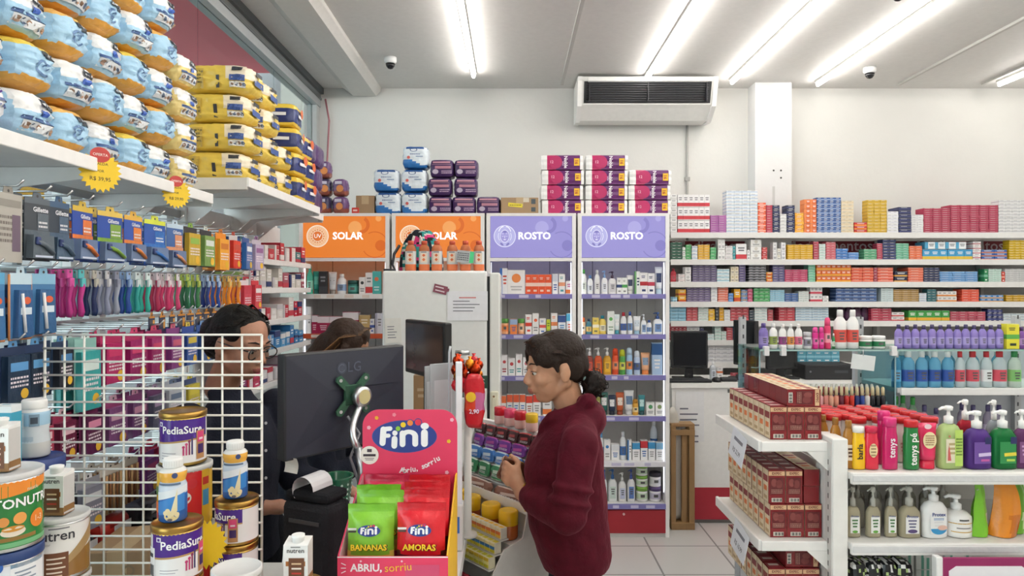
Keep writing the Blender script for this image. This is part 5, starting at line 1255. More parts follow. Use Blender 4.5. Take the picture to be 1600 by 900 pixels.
def fini(mb, x, y, z, s, face='-y', dots=True, bend=None):
    """the oval brand sign of the sweets: s = oval width"""
    e = .00014; T = lambda dx, dz, k, sc=1, roll=0: TF(x+dx, y-e*k, z+dz, sc, roll=roll)
    mb.disc(0, s*.5, T(0, 0, 1), '2c3f8c', 40, sy=.5); mb.disc(s*.5, s*.512, T(0, 0, 1.2), '39509c', 40, sy=.5)
    W = 'ffffff'
    def bar(x0, z0, x1, z1, r, k=2):
        dx, dz = x1-x0, z1-z0; L = math.hypot(dx, dz); a = math.degrees(math.atan2(dz, dx))
        mb.rect(L*s, 2*r*s, T((x0+x1)/2*s, (z0+z1)/2*s, k, roll=a), W)
        for q in ((x0, z0), (x1, z1)): mb.disc(0, r*s, T(q[0]*s, q[1]*s, k+.2), W, 14)
    bar(-.345, -.10, -.33, .11, .048); bar(-.33, .115, -.225, .125, .036, 2.5); bar(-.33, .01, -.25, .015, .032, 2.6)          # F
    bar(-.16, -.145, -.155, -.035, .046, 3); mb.disc(0, s*.042, T(-.15*s, .055*s, 3.3), W, 16)                       # i
    bar(-.03, -.12, -.03, .05, .046, 3.6); bar(.17, -.115, .17, .0, .046, 3.7)                             # n
    mb.disc(.054*s, .146*s, T(.07*s, .0*s, 3.97), W, 20, a0=0, a1=180, sy=.75)
    bar(.315, -.11, .315, .06, .054, 4); mb.disc(0, s*.065, T(.32*s, .165*s, 4.2), W, 18, sy=.8)                   # i
    for (dx, dz, r, k) in ((-.1, .125, .038, '8cc83c'), (-.02, .185, .042, 'f2d024'), (.09, .215, .046, 'f08a3c'), (.215, .225, .05, 'e0304a')):
        mb.disc(0, r*s*1.25, T(dx*s, dz*s, 4.3), '2c3f8c', 16); mb.disc(0, r*s, T(dx*s, dz*s, 4.6), k, 16)
yf = FYB-.0004; zo = CAMZ-(682-450)*FYB/F; xo = (632-800)*FYB/F-FX
fini(b, xo, yf, zo, .163)
for i, ch in enumerate('Abriu, sorriu'):
    t = i/12; a = -4+30*t**1.4; x = xo-.006+.092*t; z = zo-.087+.031*t**2.0
    b.text(ch, TF(x, yf-.0012, z, .0195, roll=a), 'fdf4f6', .03) if ch != ' ' else None
xb, zb2 = (577.5-800)*FYB/F-FX, CAMZ-(711-450)*FYB/F
b.disc(0, .0235, TF(xb, yf-.001, zb2), 'f4ece2', 30); b.rect(.012, .008, TF(xb, yf-.0016, zb2+.012), '4a3a44'); b.rect(.032, .006, TF(xb, yf-.0016, zb2+.0), '3a2c34'); b.rect(.024, .002, TF(xb, yf-.0016, zb2-.008), '9a8a90'); b.rect(.02, .002, TF(xb, yf-.0016, zb2-.012), '9a8a90')
for (x, z, k) in ((-.085, .1, 'f2b02c'), (.1, .04, 'f2c62c'), (-.105, .075, 'f4b6c6'), (.108, .095, 'f4b6c6'), (.095, -.04, 'f4b6c6'), (-.04, .108, 'f08a9c')): b.disc(0, .0055, TF(x, yf-.001, zo+z-.052), k, 5)
part('header_card', b, fd, label='rounded pink header with a blue oval brand sign')
# bags of sweets
def sweet_bag(w_, h_, c, dark, win, word, wordk, seed):
    b = MB(); n, m = 12, 16; rows = {}
    for sgn in (-1, 1):
        vs = []
        for j in range(m+1):
            t = j/m
            for i in range(n+1):
                u = 2*i/n-1; bul = (1-abs(u)**3)*math.sin(min(1, t*1.05)*math.pi)**.6*.024 if t < .82 else (1-u*u)*.004
                wv = noise.noise(Vector((u*4+seed, t*7, sgn*2)))*.003*(1 if t > .1 else .4)
                vs.append((u*w_/2*(1-.03*math.sin(t*math.pi)), sgn*(bul+.0012)+wv, t*h_+.002*noise.noise(Vector((u*3, seed, 1)))*(t > .95)))
        fs = [(j*(n+1)+i, j*(n+1)+i+1, (j+1)*(n+1)+i+1, (j+1)*(n+1)+i) for j in range(m) for i in range(n)]
        def cf(q):
            if sgn < 0 and q.z < h_*(.19+.05*(q.x/(w_/2))**2) and abs(q.x) < w_*.46: return win
            return dark if q.z > h_*.9 else c
        b.add(vs, fs if sgn < 0 else [f[::-1] for f in fs], cf, True)
    y = -.0275
    fini(b, .0, y, h_*.60, w_*.46); b.text(word, TF(0, y-.001, h_*.33, w_*.165), wordk, .03); b.text(word, TF(.001, y-.0004, h_*.325, w_*.168), '4a2a1a', .05)
    b.rect(w_*.18, h_*.035, TF(-w_*.36, y+.006, h_*.62), 'e9e9e6'); b.rect(w_*.16, h_*.03, TF(-w_*.36, y+.006, h_*.58), '44413c')
    rr = random.Random(seed)
    for i in range(9): b.disc(0, w_*rr.uniform(.045, .08), TF(w_*rr.uniform(-.38, .38), y+.012-.0003*i, h_*rr.uniform(.05, .13)), rr.choice(['e8c02c', 'f2d850', 'b06a2c', 'e0a83c'] if seed < 5 else ['6a1a2a', '3a1420', '8aa05a', '902838']), 9, sy=.8)
    return b
BZ0 = 1.0735
gA = sweet_bag(.107, .135, '86c63a:s', '77b830:s', 'd8c85a:s', 'BANANAS', 'f4d01e', 2); gM = gA.mesh('sweets_bag')
rA = sweet_bag(.112, .138, 'dc2430:s', 'c81c28:s', '4a1a22:s', 'AMORAS', 'f6cc1e', 6); rM = rA.mesh('sweets_bag')
kA = sweet_bag(.112, .140, 'd4284e:s', 'b81f40:s', '7a1a2a:s', 'AMORAS', 'f6cc1e', 8); kM = kA.mesh('sweets_bag')
for i, (me, x, y, z, rx, lab) in enumerate([(gM, -.058, 1.545, 0, -6, 'green bag of banana sweets standing foremost in the pink display'), (gM, -.045, 1.60, .015, -7, 'green bag of banana sweets just behind the foremost green bag'), (gM, -.061, 1.65, .014, -4, 'low green bag of banana sweets behind the two other green bags'),
        (rM, .056, 1.545, .0, -5, 'red bag of berry sweets standing foremost in the pink display'), (rM, .059, 1.598, .013, -6, 'red bag of berry sweets second behind the foremost red bag'), (rM, .056, 1.65, .017, -5, 'red bag of berry sweets third behind the foremost red bag'), (rM, .052, 1.70, .022, -3, 'red bag of berry sweets fourth, against the pink header'), (kM, -.05, 1.70, .021, -3, 'crimson bag of sweets behind the green bags, against the header')]):
    thing('sweets_bag', lab, 'bag of sweets', None, (FX+x, y, BZ0+z), FRR.uniform(-3, 3), 'bags of sweets in the pink display', me=me, rx=rx)
if True:   # the bags behind stand on folded card steps
    b = MB(); b.box(-h2+.004, h2-.004, 1.578, FYB-.001, 1.0725, 1.079, 'c9305a')
    part('card_step', b, fd)

# ------------------------------------------------------------------ gum and sweets rack beside it
SY = 2.60
A = P(720, 775, SY); Bq = P(826, 818, SY/1.13); U = (Bq-A); U.z = 0; RW = U.length; U.normalize(); NRM = Vector((U.y, -U.x, 0))   # outward normal, towards the till corner and camera
ang = math.degrees(math.atan2(U.y, U.x)); O = Vector((A.x, A.y, 0)); LZ = .955
rk = thing('sweets_rack', 'white stepped rack of gum and sweets standing between the counter and the shopper', 'rack', None, O, ang)     # local x along the trays, local -y towards the viewer
def rp(x, y, z): return O+U*x+(-NRM)*y+Vector((0, 0, z))
Mx = Matrix(((0, 0, 1, 0), (1, 0, 0, 0), (0, 1, 0, 0), (0, 0, 0, 1)))
b = MB(); b.prism([(.12, 0), (.12, LZ+.235), (.098, LZ+.235), (.018, LZ-.004), (.016, LZ-.099), (-.084, LZ-.10), (-.086, LZ-.2), (-.16, LZ-.29), (-.16, 0)], 0, RW, 'e2e0dc', M=Mx); part('body', b, rk)
for x in (-.006, RW):
    b = MB(); b.prism([(.125, .0), (.125, LZ+.27), (.095, LZ+.27), (-.012, LZ+.012), (-.012, LZ-.02), (-.03, LZ-.09), (-.11, LZ-.11), (-.172, LZ-.2), (-.175, LZ-.25), (-.175, 0)], x, x+.006, 'ebe9e5', M=Mx); part('side_panel', b, rk)
b = MB(); b.box(0, RW, -.012, -.008, LZ-.016, LZ+.016, 'f1efec'); b.box(0, RW, -.008, .006, LZ-.006, LZ-.003, 'f1efec'); part('tray_lip', b, rk)
for q, dz in enumerate((.05, .10, .145, .185)):
    b = MB(); y = dz*.36+.012; b.box(.001, RW-.001, y-.014, y+.012, LZ+dz-.006, LZ+dz-.003, 'dcdad6'); part('step', b, rk)
def rack_thing(nm, lab, cat, mb, x, y, z, grp, rz=0, rx=0, me=None):
    return thing(nm, lab, cat, mb, rp(x, y, z), ang+rz, grp, rx=rx, me=me)
def sachet(w_, h_, c, c2, seed):
    b = softpack(w_, .014, h_, lambda u, v, t: c2 if (t > .7 or t < -.75) else c, seed, 5, 4, .003); y = -.0095
    b.rect(w_*.55, h_*.22, TF(0, y, h_*.55, roll=6), c2); scribble(b, 0, y-.0006, h_*.3, w_*.6, h_*.18, 'f0f0f0', 2, seed=seed); return b
for q, (dz, c, c2, nm, n, h_) in enumerate(((.0, '9a6a58:s', 'd8c0b4:s', 'dusty red', 2, .044), (.05, '3f8a5a:s', 'cfe3d0:s', 'green', 5, .055), (.10, '3f78c0:s', 'd8e4f0:s', 'blue', 5, .05), (.145, '7a3f9a:s', 'c05aa8:s', 'purple', 5, .045), (.185, '4a2a2c:s', 'b04a4a:s', 'dark brown', 6, .045))):
    me = sachet(RW/n*.92, h_, c, c2, 201+q).mesh('sweets_sachet')
    for i in range(n): rack_thing('sweets_sachet', f'{nm} sweets sachet, {ordw(i)} from the display end, {["lowest", "second", "third", "fourth", "top"][q]} row of the stepped rack', 'sachet', None, RW*(i+.5)/n, dz*.36+.002, LZ+dz+.0, f'{nm} sachets on the stepped rack', FRR.uniform(-8, 8)*(q > 0), -9, me=me)
def gum_tub(c, lidk, s=1):
    b = MB(); b.lathe([(.020*s, 0), (.022*s, .004*s), (.022*s, .036*s, 'e8e2d8:c'), (.019*s, .042*s)], c, 20); k = MB(); k.lathe([(.021*s, .030*s), (.0225*s, .032*s), (.0225*s, .060*s), (.019*s, .063*s)], lidk, 20); return b, k
for i, x in enumerate((.1, .34, .63, .87)):
    b, k = gum_tub('b8602c:g', 'f0bc1c:g', 1.5); o = thing('gum_tub', f'clear gum tub with a yellow lid, {ordw(i)} from the display end of the rack', 'tub', None, rp(x*RW, -.047, LZ-.0985), ang, 'yellow lidded gum tubs'); part('body', b, o); part('lid', k, o)
for i, (x, c, nm) in enumerate(((.30, 'c01f2c:g', 'red'), (.45, 'd8486a:g', 'pink'), (.60, 'b81e2c:g', 'dark red'), (.76, 'e8c02c:g', 'yellow'))):
    b, k = gum_tub('e0b8b0:g', c); o = thing('gum_tub', f'small tub with a {nm} lid on the top edge of the rack', 'tub', None, rp(x*RW, .098, LZ+.2355), ang); part('body', b, o); part('lid', k, o)
gum = [('dcd6c8', 'e88a3c', 'f2e0a0', 'e2662c'), ('e2dccc', 'e8b83c', 'e07a3c', 'f4e6c0'), ('d8d0c4', 'a83a3a', 'e9ddc8', 'c8502c'), ('e6dfc8', 'd9cc3c', '3f7ab0', 'f0e4a8'), ('dcd4c4', 'c8a048', '8a3040', 'e8d8b0'), ('e6e0c0', 'c9c22e', 'e8e08a', 'd8b82c')]
def gum_stick_box(w_, d_, h_, cs):
    b = MB(); b.box(-w_/2, w_/2, -d_/2, d_/2, 0, h_, cs[0]); n = 7
    for i in range(n):
        x = -w_/2+w_*(i+.5)/n
        for j, c in enumerate(cs[1:]): b.box(x-w_/n*.4, x+w_/n*.4, -d_/2-.003, -d_/2, h_*.12+j*h_*.29, h_*.38+j*h_*.29, c)
        b.rect(w_/n*.8, d_*.6, TF(x, 0, h_+.0004, face='+z'), cs[1])
    return b
for q, (y, z) in enumerate(((-.103, LZ-.078), (-.128, LZ-.12), (-.153, LZ-.162))):
    b = MB(); b.box(.001, RW-.001, y-.017, -.087, z-.005, z-.0012, 'dedcd6'); part('step', b, rk)
    for i in range(2): rack_thing('gum_box', f'open box of gum sticks, {["upper", "middle", "lower"][q]} row under the yellow lids, {"display" if i == 0 else "shopper"} end', 'box', gum_stick_box(RW*.47, .026, .036, gum[(q*2+i) % 6]), RW*(.26+.49*i), y, z, 'open gum stick boxes')
b = MB(); b.box(0, RW, -.235, -.161, LZ-.31, LZ-.295, 'eceae6'); b.box(0, RW, -.24, -.235, LZ-.31, LZ-.275, 'e4e2de'); part('foot_tray', b, rk)
for i in range(4):
    b = MB(); b.rbox(-.06, .06, -.03, .03, 0, .03, ('1f86b8:g', '2490c4:g', '1f7cae:g', '2c2e3a:g')[i], .002); b.rect(.08, .008, TF(0, -.0305, .018), 'd8eef8' if i < 3 else '8a8c98'); b.rect(.09, .04, TF(0, 0, .0306, face='+z'), ('3aa0d0', '3aa0d0', '3aa0d0', '5a5c6c')[i]); scribble(b, 0, -.0308, .008, .09, .006, 'bfe0f0', 1)
    rack_thing('gum_packet_box', ['blue flat box at the bottom of the pile at the rack foot', 'blue flat box second from the bottom at the rack foot', 'blue flat box just under the black one at the rack foot', 'black flat box on top of the pile at the rack foot'][i], 'box', b, .068, -.198, LZ-.294+i*.0308, 'flat boxes at the rack foot', 2*i-3)
for i in range(4):
    me = sachet(.07, .075, '3f74c8:s', 'c9d8f0:s', 210+i).mesh('sweets_sachet'); rack_thing('sweets_sachet', f'shiny blue and silver sachet at the rack foot, {ordw(i)} from the flat boxes', 'sachet', None, .17+i*.064, -.215, LZ-.288, 'blue and silver sachets at the rack foot', 10-7*i, -24, me=me)
for i in range(6):
    b = MB(); b.box(-.018, .018, -.006, .006, 0, .055, 'a83040'); b.rect(.026, .022, TF(0, -.0064, .034), 'e9dcd8'); rack_thing('gum_packet', f'small red and white packet behind the blue sachets, {ordw(i)} from the flat boxes', 'packet', b,   .16+i*.042, -.175, LZ-.294+.028, 'small red packets on the rack')
b = MB(); b.box(.14, RW, -.187, -.161, LZ-.295, LZ-.2672, 'dedcd6'); part('packet_ledge', b, rk)
# clear stands, lollipops and a bottle at the counter end
def acrylic(label, px, py0, py1, Y, ww, rz, k='dfe6ea:c'):
    x = (px-800)/F*Y; z1 = CAMZ-(py0-450)*Y/F
    b = MB(); b.rbox(-ww/2, ww/2, -.0025, .0025, .004, z1-CT, k, .002); b.rbox(-ww/2, ww/2, -.03, .03, 0, .004, k, .002)
    b.rect(ww*.7, (z1-CT)*.4, TF(0, -.0028, (z1-CT)*.7), 'd0d4d8'); return thing('acrylic_stand', label, 'stand', b, (x, Y, CT+.0012), rz)
acrylic('tall clear acrylic stand with leaflets beside the till monitor', 692, 568, 650, 2.27, .1, 38)
acrylic('small clear card holder between till monitor and lollipops', 672, 572, 640, 2.34, .05, 50)
x, z = XZ(717, 566, 2.1); b = MB(); b.rbox(-.010, .010, -.018, .018, 0, z-CT, 'eef0f4', .003); b.rect(.016, .26, TF(0, -.0185, (z-CT)*.7), 'f6f7fa')
for i in range(9): b.disc(0, .003, TF(.0103, -.008+.006*(i % 3), (z-CT)*.5+.025*i, face='+x'), 'c83a3a', 6)
thing('white_display_post', 'narrow white display post in front of the lollipops', 'display post', b, (x, 2.1, CT+.0012), 6)
x, z = XZ(728, 540, 2.18); b = MB(); b.tube([(0, 0, 0), (0, 0, z-CT-.02), (.004, 0, z-CT)], .004, 'e9edf2:c', 8); b.lathe([(.03, 0), (.03, .006)], 'e0e0e0', 16); thing('clear_rod', 'clear thin rod rising behind the white display post', 'rod', b, (x-.05, 2.145, CT+.0012))
ls = thing('lollipop_stand', 'stand crowded with gold and red wrapped sweets beside the fridge', 'sweets stand', None, ((731-800)/F*2.2, 2.2, CT+.0012))
zb_ = CAMZ-(672-450)*2.2/F-CT; zt_ = CAMZ-(562-450)*2.2/F-CT
b = MB(); b.lathe([(.03, 0), (.03, .01), (.012, .014), (.012, zt_)], 'd8d4ce', 20); part('post', b, ls)
rr = random.Random(5)
for i in range(26):
    t = i/26; a = i*2.4; z = zb_+.13+(zt_-zb_-.13)*t; k = rr.choice(['c86a1f:m', 'b03a1c:m', 'c81e28:g', 'e08a2c:m', 'a8321c:g']) if t > .35 else rr.choice(['c81e28:g', 'd42432:g', 'b81c28:g'])
    b = MB(); r = rr.uniform(.014, .02); b.lathe([(r*.15, -r*1.2), (r*.75, -r*.7), (r, 0), (r*.75, r*.7), (r*.2, r), (r*.45, r*1.5)], k, 12); part('wrapped_sweet', b, ls, (.036*math.cos(a), .036*math.sin(a)*.8, z))
b = MB(); b.box(-.02, .02, -.001, .001, -.02, .02, '1f4a3a'); b.text('LS', TF(0, -.0014, 0, .025), 'e8eee8', .02); part('tag', b, ls, (.045, -.045, zb_+.16))
pk = softpack(.062, .03, .17, lambda u, v, t: 'c8202c:s' if abs(t) > .25 else ('c86a9a:s' if u > .2 else 'e0482c:s'), 230, 7, 4, .004); pk.disc(0, .016, TF(-.01, -.02, .1), 'f0c830', 12); pk.text('2,90', TF(.0, -.0215, .055, .018), 'f0f0ff', .02)
thing('sweets_pack', 'red bag of sweets hanging at the foot of the lollipop stand', 'bag of sweets', pk, ((741-800)/F*2.13, 2.142, CAMZ-(670-450)*2.13/F))
b = MB(); b.tube([(0, 0, 0), (0, .04, 0)], .003, 'c9c9c9:m', 6); part('hook', b, ls, (.004, -.055, zb_+.19))
b, c = bottle(.04, .17, 'd8ece0:c', 'e9f0ee', '3fa06a', .8, lab_z=(.3, .62)); o = thing('sanitiser_bottle', 'clear bottle with a green label between the header card and the white post', 'bottle', b, ((709-800)/F*2.1, 2.1, CT+.14)); part('cap', c, o)
b = MB(); b.rbox(-.03, .03, -.03, .03, 0, .139, 'dcdcd8', .004); b.rect(.04, .05, TF(0, -.0305, .08), '2f6ab8'); thing('card_box', 'pale box with a blue patch under the clear green-labelled bottle', 'box', b, ((709-800)/F*2.1, 2.1, CT+.0012))

# ------------------------------------------------------------------ shelving with red syrup boxes on its end
GYF = 2.15; gk = GYF/F; X0 = (1328-800)*gk
zS1 = CAMZ-(738-450)*gk; zS2 = CAMZ-(848-450)*gk; X1 = 2.0
gd = thing('gondola_shelving', 'white shelving with soap bottles, red syrup boxes on its end', 'shelving', None, (0, 0, 0))
b = MB(); b.rbox(X0-.05, X0, GYF+.01, GYF+.13, 0, 1.222, 'efeeea', .004)
part('end_post', b, gd)
b = MB(); b.box(X0-.004, X0, GYF+.13, GYF+.47, 0, 1.1, 'e6e5e1'); b.box(X0, X1, GYF+.45, GYF+.47, 0.1, zS1-.02, 'dcdad6'); part('back_panel', b, gd)
for z in (zS1, zS2, zS2-.24, .18):
    b = MB(); b.box(X0, X1, GYF+.003, GYF+.449, z-.022, z-.001, 'e3e2df'); b.rbox(X0, X1, GYF-.014, GYF+.003, z-.036, z+.002, 'efeeeb', .004); b.rbox(X0+.002, X1-.002, GYF-.0165, GYF-.012, z-.026, z-.006, 'd9dadb:s', .002); part('shelf_board', b, gd)
# end shelves
ex0 = .80; ey0, ey1 = 2.2, 2.66
EZ = [1.205, .886, .567]
for z in EZ:
    b = MB(); b.box(ex0, X0-.052, ey0, ey1, z-.012, z, 'e9e8e4'); b.rbox(ex0-.008, ex0+.004, ey0-.004, ey1, z-.032, z+.004, 'f0efec', .003); b.rbox(ex0, X0-.052, ey0-.012, ey0-.002, z-.03, z+.002, 'f1f0ed', .003)
    b.prism([(X0-.12, z-.028), (X0-.052, z-.09), (X0-.052, z-.028)], -ey0+.004, -ey0+.01, 'eceae6', M=Matrix(((1, 0, 0, 0), (0, 0, -1, 0), (0, 1, 0, 0), (0, 0, 0, 1)))); part('end_shelf', b, gd)
b = MB(); b.box(X0-.052, X0-.05, GYF+.015, GYF+.055, .02, 1.21, 'dcdad6')
for i in range(30): b.rect(.006, .016, TF(X0-.0525, GYF+.035, .1+.036*i, face='-x'), '55534f')
part('slotted_rail', b, gd)
def syrup(w_=.054, d_=.05, h_=.108):
    b = MB(); rd = '7c1f24:g'; b.box(-w_/2, w_/2, -d_/2, d_/2, 0, h_, rd); y = -d_/2-.0004
    b.rect(w_*.98, h_*.13, TF(0, y, h_*.9), 'd8b28a'); b.text('EXPEC', TF(0, y-.0004, h_*.9, h_*.1), '6a1418', .03)
    b.rect(w_*.8, h_*.5, TF(0, y, h_*.52), '5e1418'); b.disc(0, h_*.09, TF(-w_*.16, y-.0003, h_*.62), '84423e', 10, sy=1.4); b.disc(0, h_*.1, TF(w_*.14, y-.0003, h_*.58), '7a3634', 10, sy=1.3); scribble(b, 0, y-.0005, h_*.36, w_*.66, h_*.14, 'b88a7c', 3, seed=3)
    b.rect(w_*.62, h_*.12, TF(0, y, h_*.1), 'ece6da')
    for i in range(9): b.rect(w_*.02*(1+i % 3), h_*.09, TF(-w_*.26+i*w_*.065, y-.0003, h_*.1), '2a2a2a')
    x = -w_/2-.0004; b.rect(d_*.98, h_*.98, TF(x, 0, h_*.5, face='-x'), 'd9c3a0'); b.rect(d_*.5, h_*.9, TF(x-.0003, -d_*.2, h_*.5, face='-x'), 'e2d0b2'); b.rect(d_*.8, h_*.2, TF(x-.0005, 0, h_*.72, face='-x'), '8a2a2c'); b.rect(d_*.55, h_*.16, TF(x-.0007, 0, h_*.42, face='-x'), 'd8743a'); b.rect(d_*.6, h_*.1, TF(x-.0005, 0, h_*.15, face='-x'), 'b89a70')
    b.rect(w_*.9, d_*.9, TF(0, 0, h_+.0004, face='+z'), '8a2a30'); b.rect(w_*.6, d_*.3, TF(0, .005, h_+.0008, face='+z'), 'd9c9c0'); return b
sy = syrup(); sym = sy.mesh('syrup_box')
lay_ = MB(); T0 = Matrix.Translation((0, 0, .027)) @ Matrix.Rotation(R(90), 4, 'Y') @ Matrix.Translation((0, 0, -.054))   # box laid on its side
for v in sy.v: lay_.v.append(T0 @ v)
lay_.f, lay_.m, lay_.sm, lay_.mats = sy.f, sy.m, sy.sm, sy.mats
lym = lay_.mesh('syrup_box')
exc = [.869, .9255, .982]
SHL = ['top', 'middle', 'bottom']
def put_syrup(x, y, z, lab, laid=False, rz=0): return thing('syrup_box', lab, 'syrup box', None, (x, y, z), rz+FRR.uniform(-1.2, 1.2), 'red syrup boxes on the end shelves', me=lym if laid else sym)
for c in range(3):
    for r in range(8): put_syrup(exc[c], 2.252+r*.052, EZ[0]+.0012, f'red syrup box standing on top end shelf, {ordw(c)} file from aisle, {ordw(r)} from front')
for r in range(8): put_syrup(.952, 2.252+r*.052, EZ[0]+.1105, f'red syrup box laid flat on standing ones, top end shelf, {ordw(r)} from front', True)
for c in range(3):
    for r in range(8): put_syrup(exc[c], 2.252+r*.052, EZ[1]+.0012, f'red syrup box, lower layer of middle end shelf, {ordw(c)} file from aisle, {ordw(r)} from front')
for c in range(2):
    for r in range(8): put_syrup(exc[c]-.004, 2.256+r*.052, EZ[1]+.1105, f'red syrup box, upper layer of middle end shelf, {ordw(c)} file from aisle, {ordw(r)} from front')
for q in range(2):
    for r in range(3): put_syrup(.980, 2.29+r*.11, EZ[1]+.1105+q*.055, f'red syrup box laid beside the upper layer, middle end shelf, {ordw(q)} up, {ordw(r)} from front', True, 90)
for q in range(2):
    for c in range(3):
        for r in range(8 if q else 3): put_syrup(exc[c]-.006*q, 2.252+r*.052, EZ[2]+.0012+q*.1095, f'red syrup box, bottom end shelf, {ordw(q)} layer, {ordw(c)} file from aisle, {ordw(r)} from front')
for r in range(4): put_syrup(.950, 2.26+r*.052, EZ[2]+.2205, f'red syrup box laid on top of the bottom end shelf stack, {ordw(r)} from the front', True)
for i, (z, y) in enumerate(((1.205, 2.36), (.886, 2.34))):
    b = MB(); b.box(-.0012, 0, -.075, .075, -.1, .0, 'e9ebf2'); b.rect(.09, .012, TF(-.0016, 0, -.03, face='-x', roll=2), '7a7a86'); b.text('R$ 10,99' if i else 'R$ 22,99', TF(-.0016, 0, -.07, .022, face='-x'), '5a5a66', .01)
    o = thing('shelf_price_tag', ['white paper price tag on the lip of the top end shelf', 'white paper price tag on the lip of the middle end shelf'][i], 'price tag', b, (ex0-.010, y, z-.006)); o.rotation_euler = (R(8), R(9), 0)

# soaps, talc and creams on the shelving
YF = GYF+.02
def front_row(zb, ybase, rows, where, grp): shelf_row(YF, ybase, zb+.0012, where, rows, grp, 'the red boxes', 3)
k = YF/F
def gold_row():
    for r in range(3):
        b, c = bottle(.036, .153, 'a8742c:g', '9a6a2a:g', 'efe4d2', .7, .5, .14, mark='5a3a2a'); o = built('talc_bottle', f'golden brown talc bottle nearest the shelving post, {ordw(r)} from the front', 'bottle', b, ((1316+12-r*9-800)*k+.01, YF+.03+r*.05, zS1+.0012), 0, 'golden talc bottles'); part('cap', c, o)
gold_row()
def talc(w_, h_, c1, c2, lab, txt, tk, capk=.15, flat=.62):
    b, c = bottle(w_, h_, c1, c2, c1, flat, .78, capk, sq=2.6, mark=c1); 
    if lab: b.disc(0, w_*.3, TF(0, -w_*.31*1.03-.001, h_*.45), lab, 20, sy=1.7); scribble(b, 0, -w_*.325-.001, h_*.45, w_*.36, h_*.3, '8a6a4a', 4)
    if txt: b.text(txt, TF(0, -w_*.5*flat-.0016, h_*.42, w_*.62, roll=90), tk, .02)
    return b, c
def put_talc(px0, px1, yt, args, label, dy=0, rz=0, name='talc_bottle'):
    b, c = talc((px1-px0)*k, (738-yt)*k*(1+dy*.4), *args); o = built(name, label, 'bottle', b, (((px0+px1)/2-800)*k*(1+dy/YF), YF+.02+dy, zS1+.0012), rz); part('cap', c, o)
put_talc(1336, 1356, 671, ('f2c21e:g', 'f4f3ee:g', None, 'barla', '1c1c1c', .13), 'yellow talc bottle with white cap and black vertical lettering')
put_talc(1355.5, 1377, 671, ('d83048:g', 'c8204a:g', 'efd9a8', None, '', .13), 'red and pink talc bottle with a beige oval label')
put_talc(1384, 1407, 657, ('c81f66:g', 'd8327a:g', None, 'tenys', 'f2e6ee', .16), 'magenta foot talc spray in front of its twin')
put_talc(1375, 1397, 654, ('c81f66:g', 'd8327a:g', None, 'tenys', 'f2e6ee', .16), 'magenta foot talc spray half hidden behind its twin', .06)
put_talc(1417, 1441, 661, ('1f7a3c:g', 'c8242a:g', None, 'tenys pé', 'f4f6f2', .13), 'green foot talc bottle with a red cap')
b, c = tubepk(.0625, .145, 'd82a5c:g', 'd8284a:g', 'd82a5c:g', 'd82a5c'); b.disc(0, .0215, TF(0, -.0165, .092), 'efe0b0', 24, sy=1.25); scribble(b, 0, -.0172, .092, .028, .035, '9a6a4a', 5); b.disc(0, .012, TF(0, -.007, .134), 'f4d8de', 10, sy=.7)
o = built('cream_tube', 'pink hand cream tube with beige round label standing on its cap', 'tube', b, ((1457-800)*k, YF+.03, zS1+.0012)); part('cap', c, o)
def red_cap_tub():
    b, c = bottle(.058, .15, 'eeeae6:g', 'c4282c:g', 'e6dcd6', .62, .86, .13, mark='c08a8a'); return b, c
bb, cc = red_cap_tub(); bm_, cm_ = bb.mesh('talc_bottle'), cc.mesh('cap')
for c_, px in enumerate((1303, 1340, 1376, 1408, 1452)):
    for r in range(5):
        y = YF+.115+r*.052; x = (px-800)*k*(y-.06*r)/YF*(1.0)
        if c_ == 0 and r < 1: continue
        o = built('talc_bottle', f'white talc bottle with a red cap, {ordw(c_)} file from the post, {ordw(r)} from the front', 'bottle', None, (max(x, X0+.035)+.0, y, zS1+.0012), 0, 'white talc bottles with red caps', me=bm_); part('cap', None, o, me=cm_)
def soap(px0, px1, ytop, ybase, z0, c1, lab, mark, label, cap='f2f2ef:g', dy=0, flat=.6, bodyh=.68, extra=None, name='soap_bottle', sq=3.5, grp=None):
    w_ = (px1-px0)*k; h_ = (ybase-ytop)*k*(1+dy*.35); b, c = pump(w_, h_, c1, cap, lab, flat, sq, mark, bodyh=bodyh)
    if extra: extra(b, w_, h_)
    o = built(name, label, 'soap bottle', b, (((px0+px1)/2-800)*k*(1+dy/YF), YF+.035+dy, z0+.0012), FRR.uniform(-5, 5), grp); part('pump_head', c, o); return o
def lady(b, w_, h_):
    y = -w_*.3-.0022; b.prism([(-.005, .0), (.006, 0), (.002, .03), (-.001, .05), (-.004, .03)], -.0003, .0003, 'c8605a', M=TF(-w_*.2, y, h_*.14, 1)); b.disc(0, .004, TF(-w_*.2, y-.001, h_*.53), 'b87a5a', 10); b.rect(w_*.34, h_*.58, TF(w_*.22, y+.0006, h_*.34), 'b9d86a'); scribble(b, w_*.22, y-.0004, h_*.36, w_*.26, h_*.3, '6a8a3a', 6)
soap(1474, 1512, 640, 738, zS1, 'c4dc94:c', 'e9e2c8', 'b8a878', 'square liquid soap bottle with cream and lime label and white pump', extra=lady, bodyh=.72)
soap(1505, 1533, 638, 738, zS1, 'b02838:c', 'c8586a', 'e8c0c0', 'red liquid soap bottle with white pump behind the cream label bottle', dy=.07)
def sqlab(k2, t):
    def f(b, w_, h_): y = -w_*.3-.002; b.rect(w_*.26, h_*.12, TF(w_*.22, y-.0004, h_*.5), '22285a'); b.rect(w_*.5, h_*.06, TF(w_*.08, y-.0004, h_*.26, roll=4), k2); b.rect(w_*.34, h_*.04, TF(w_*.1, y-.0004, h_*.16), t)
    return f
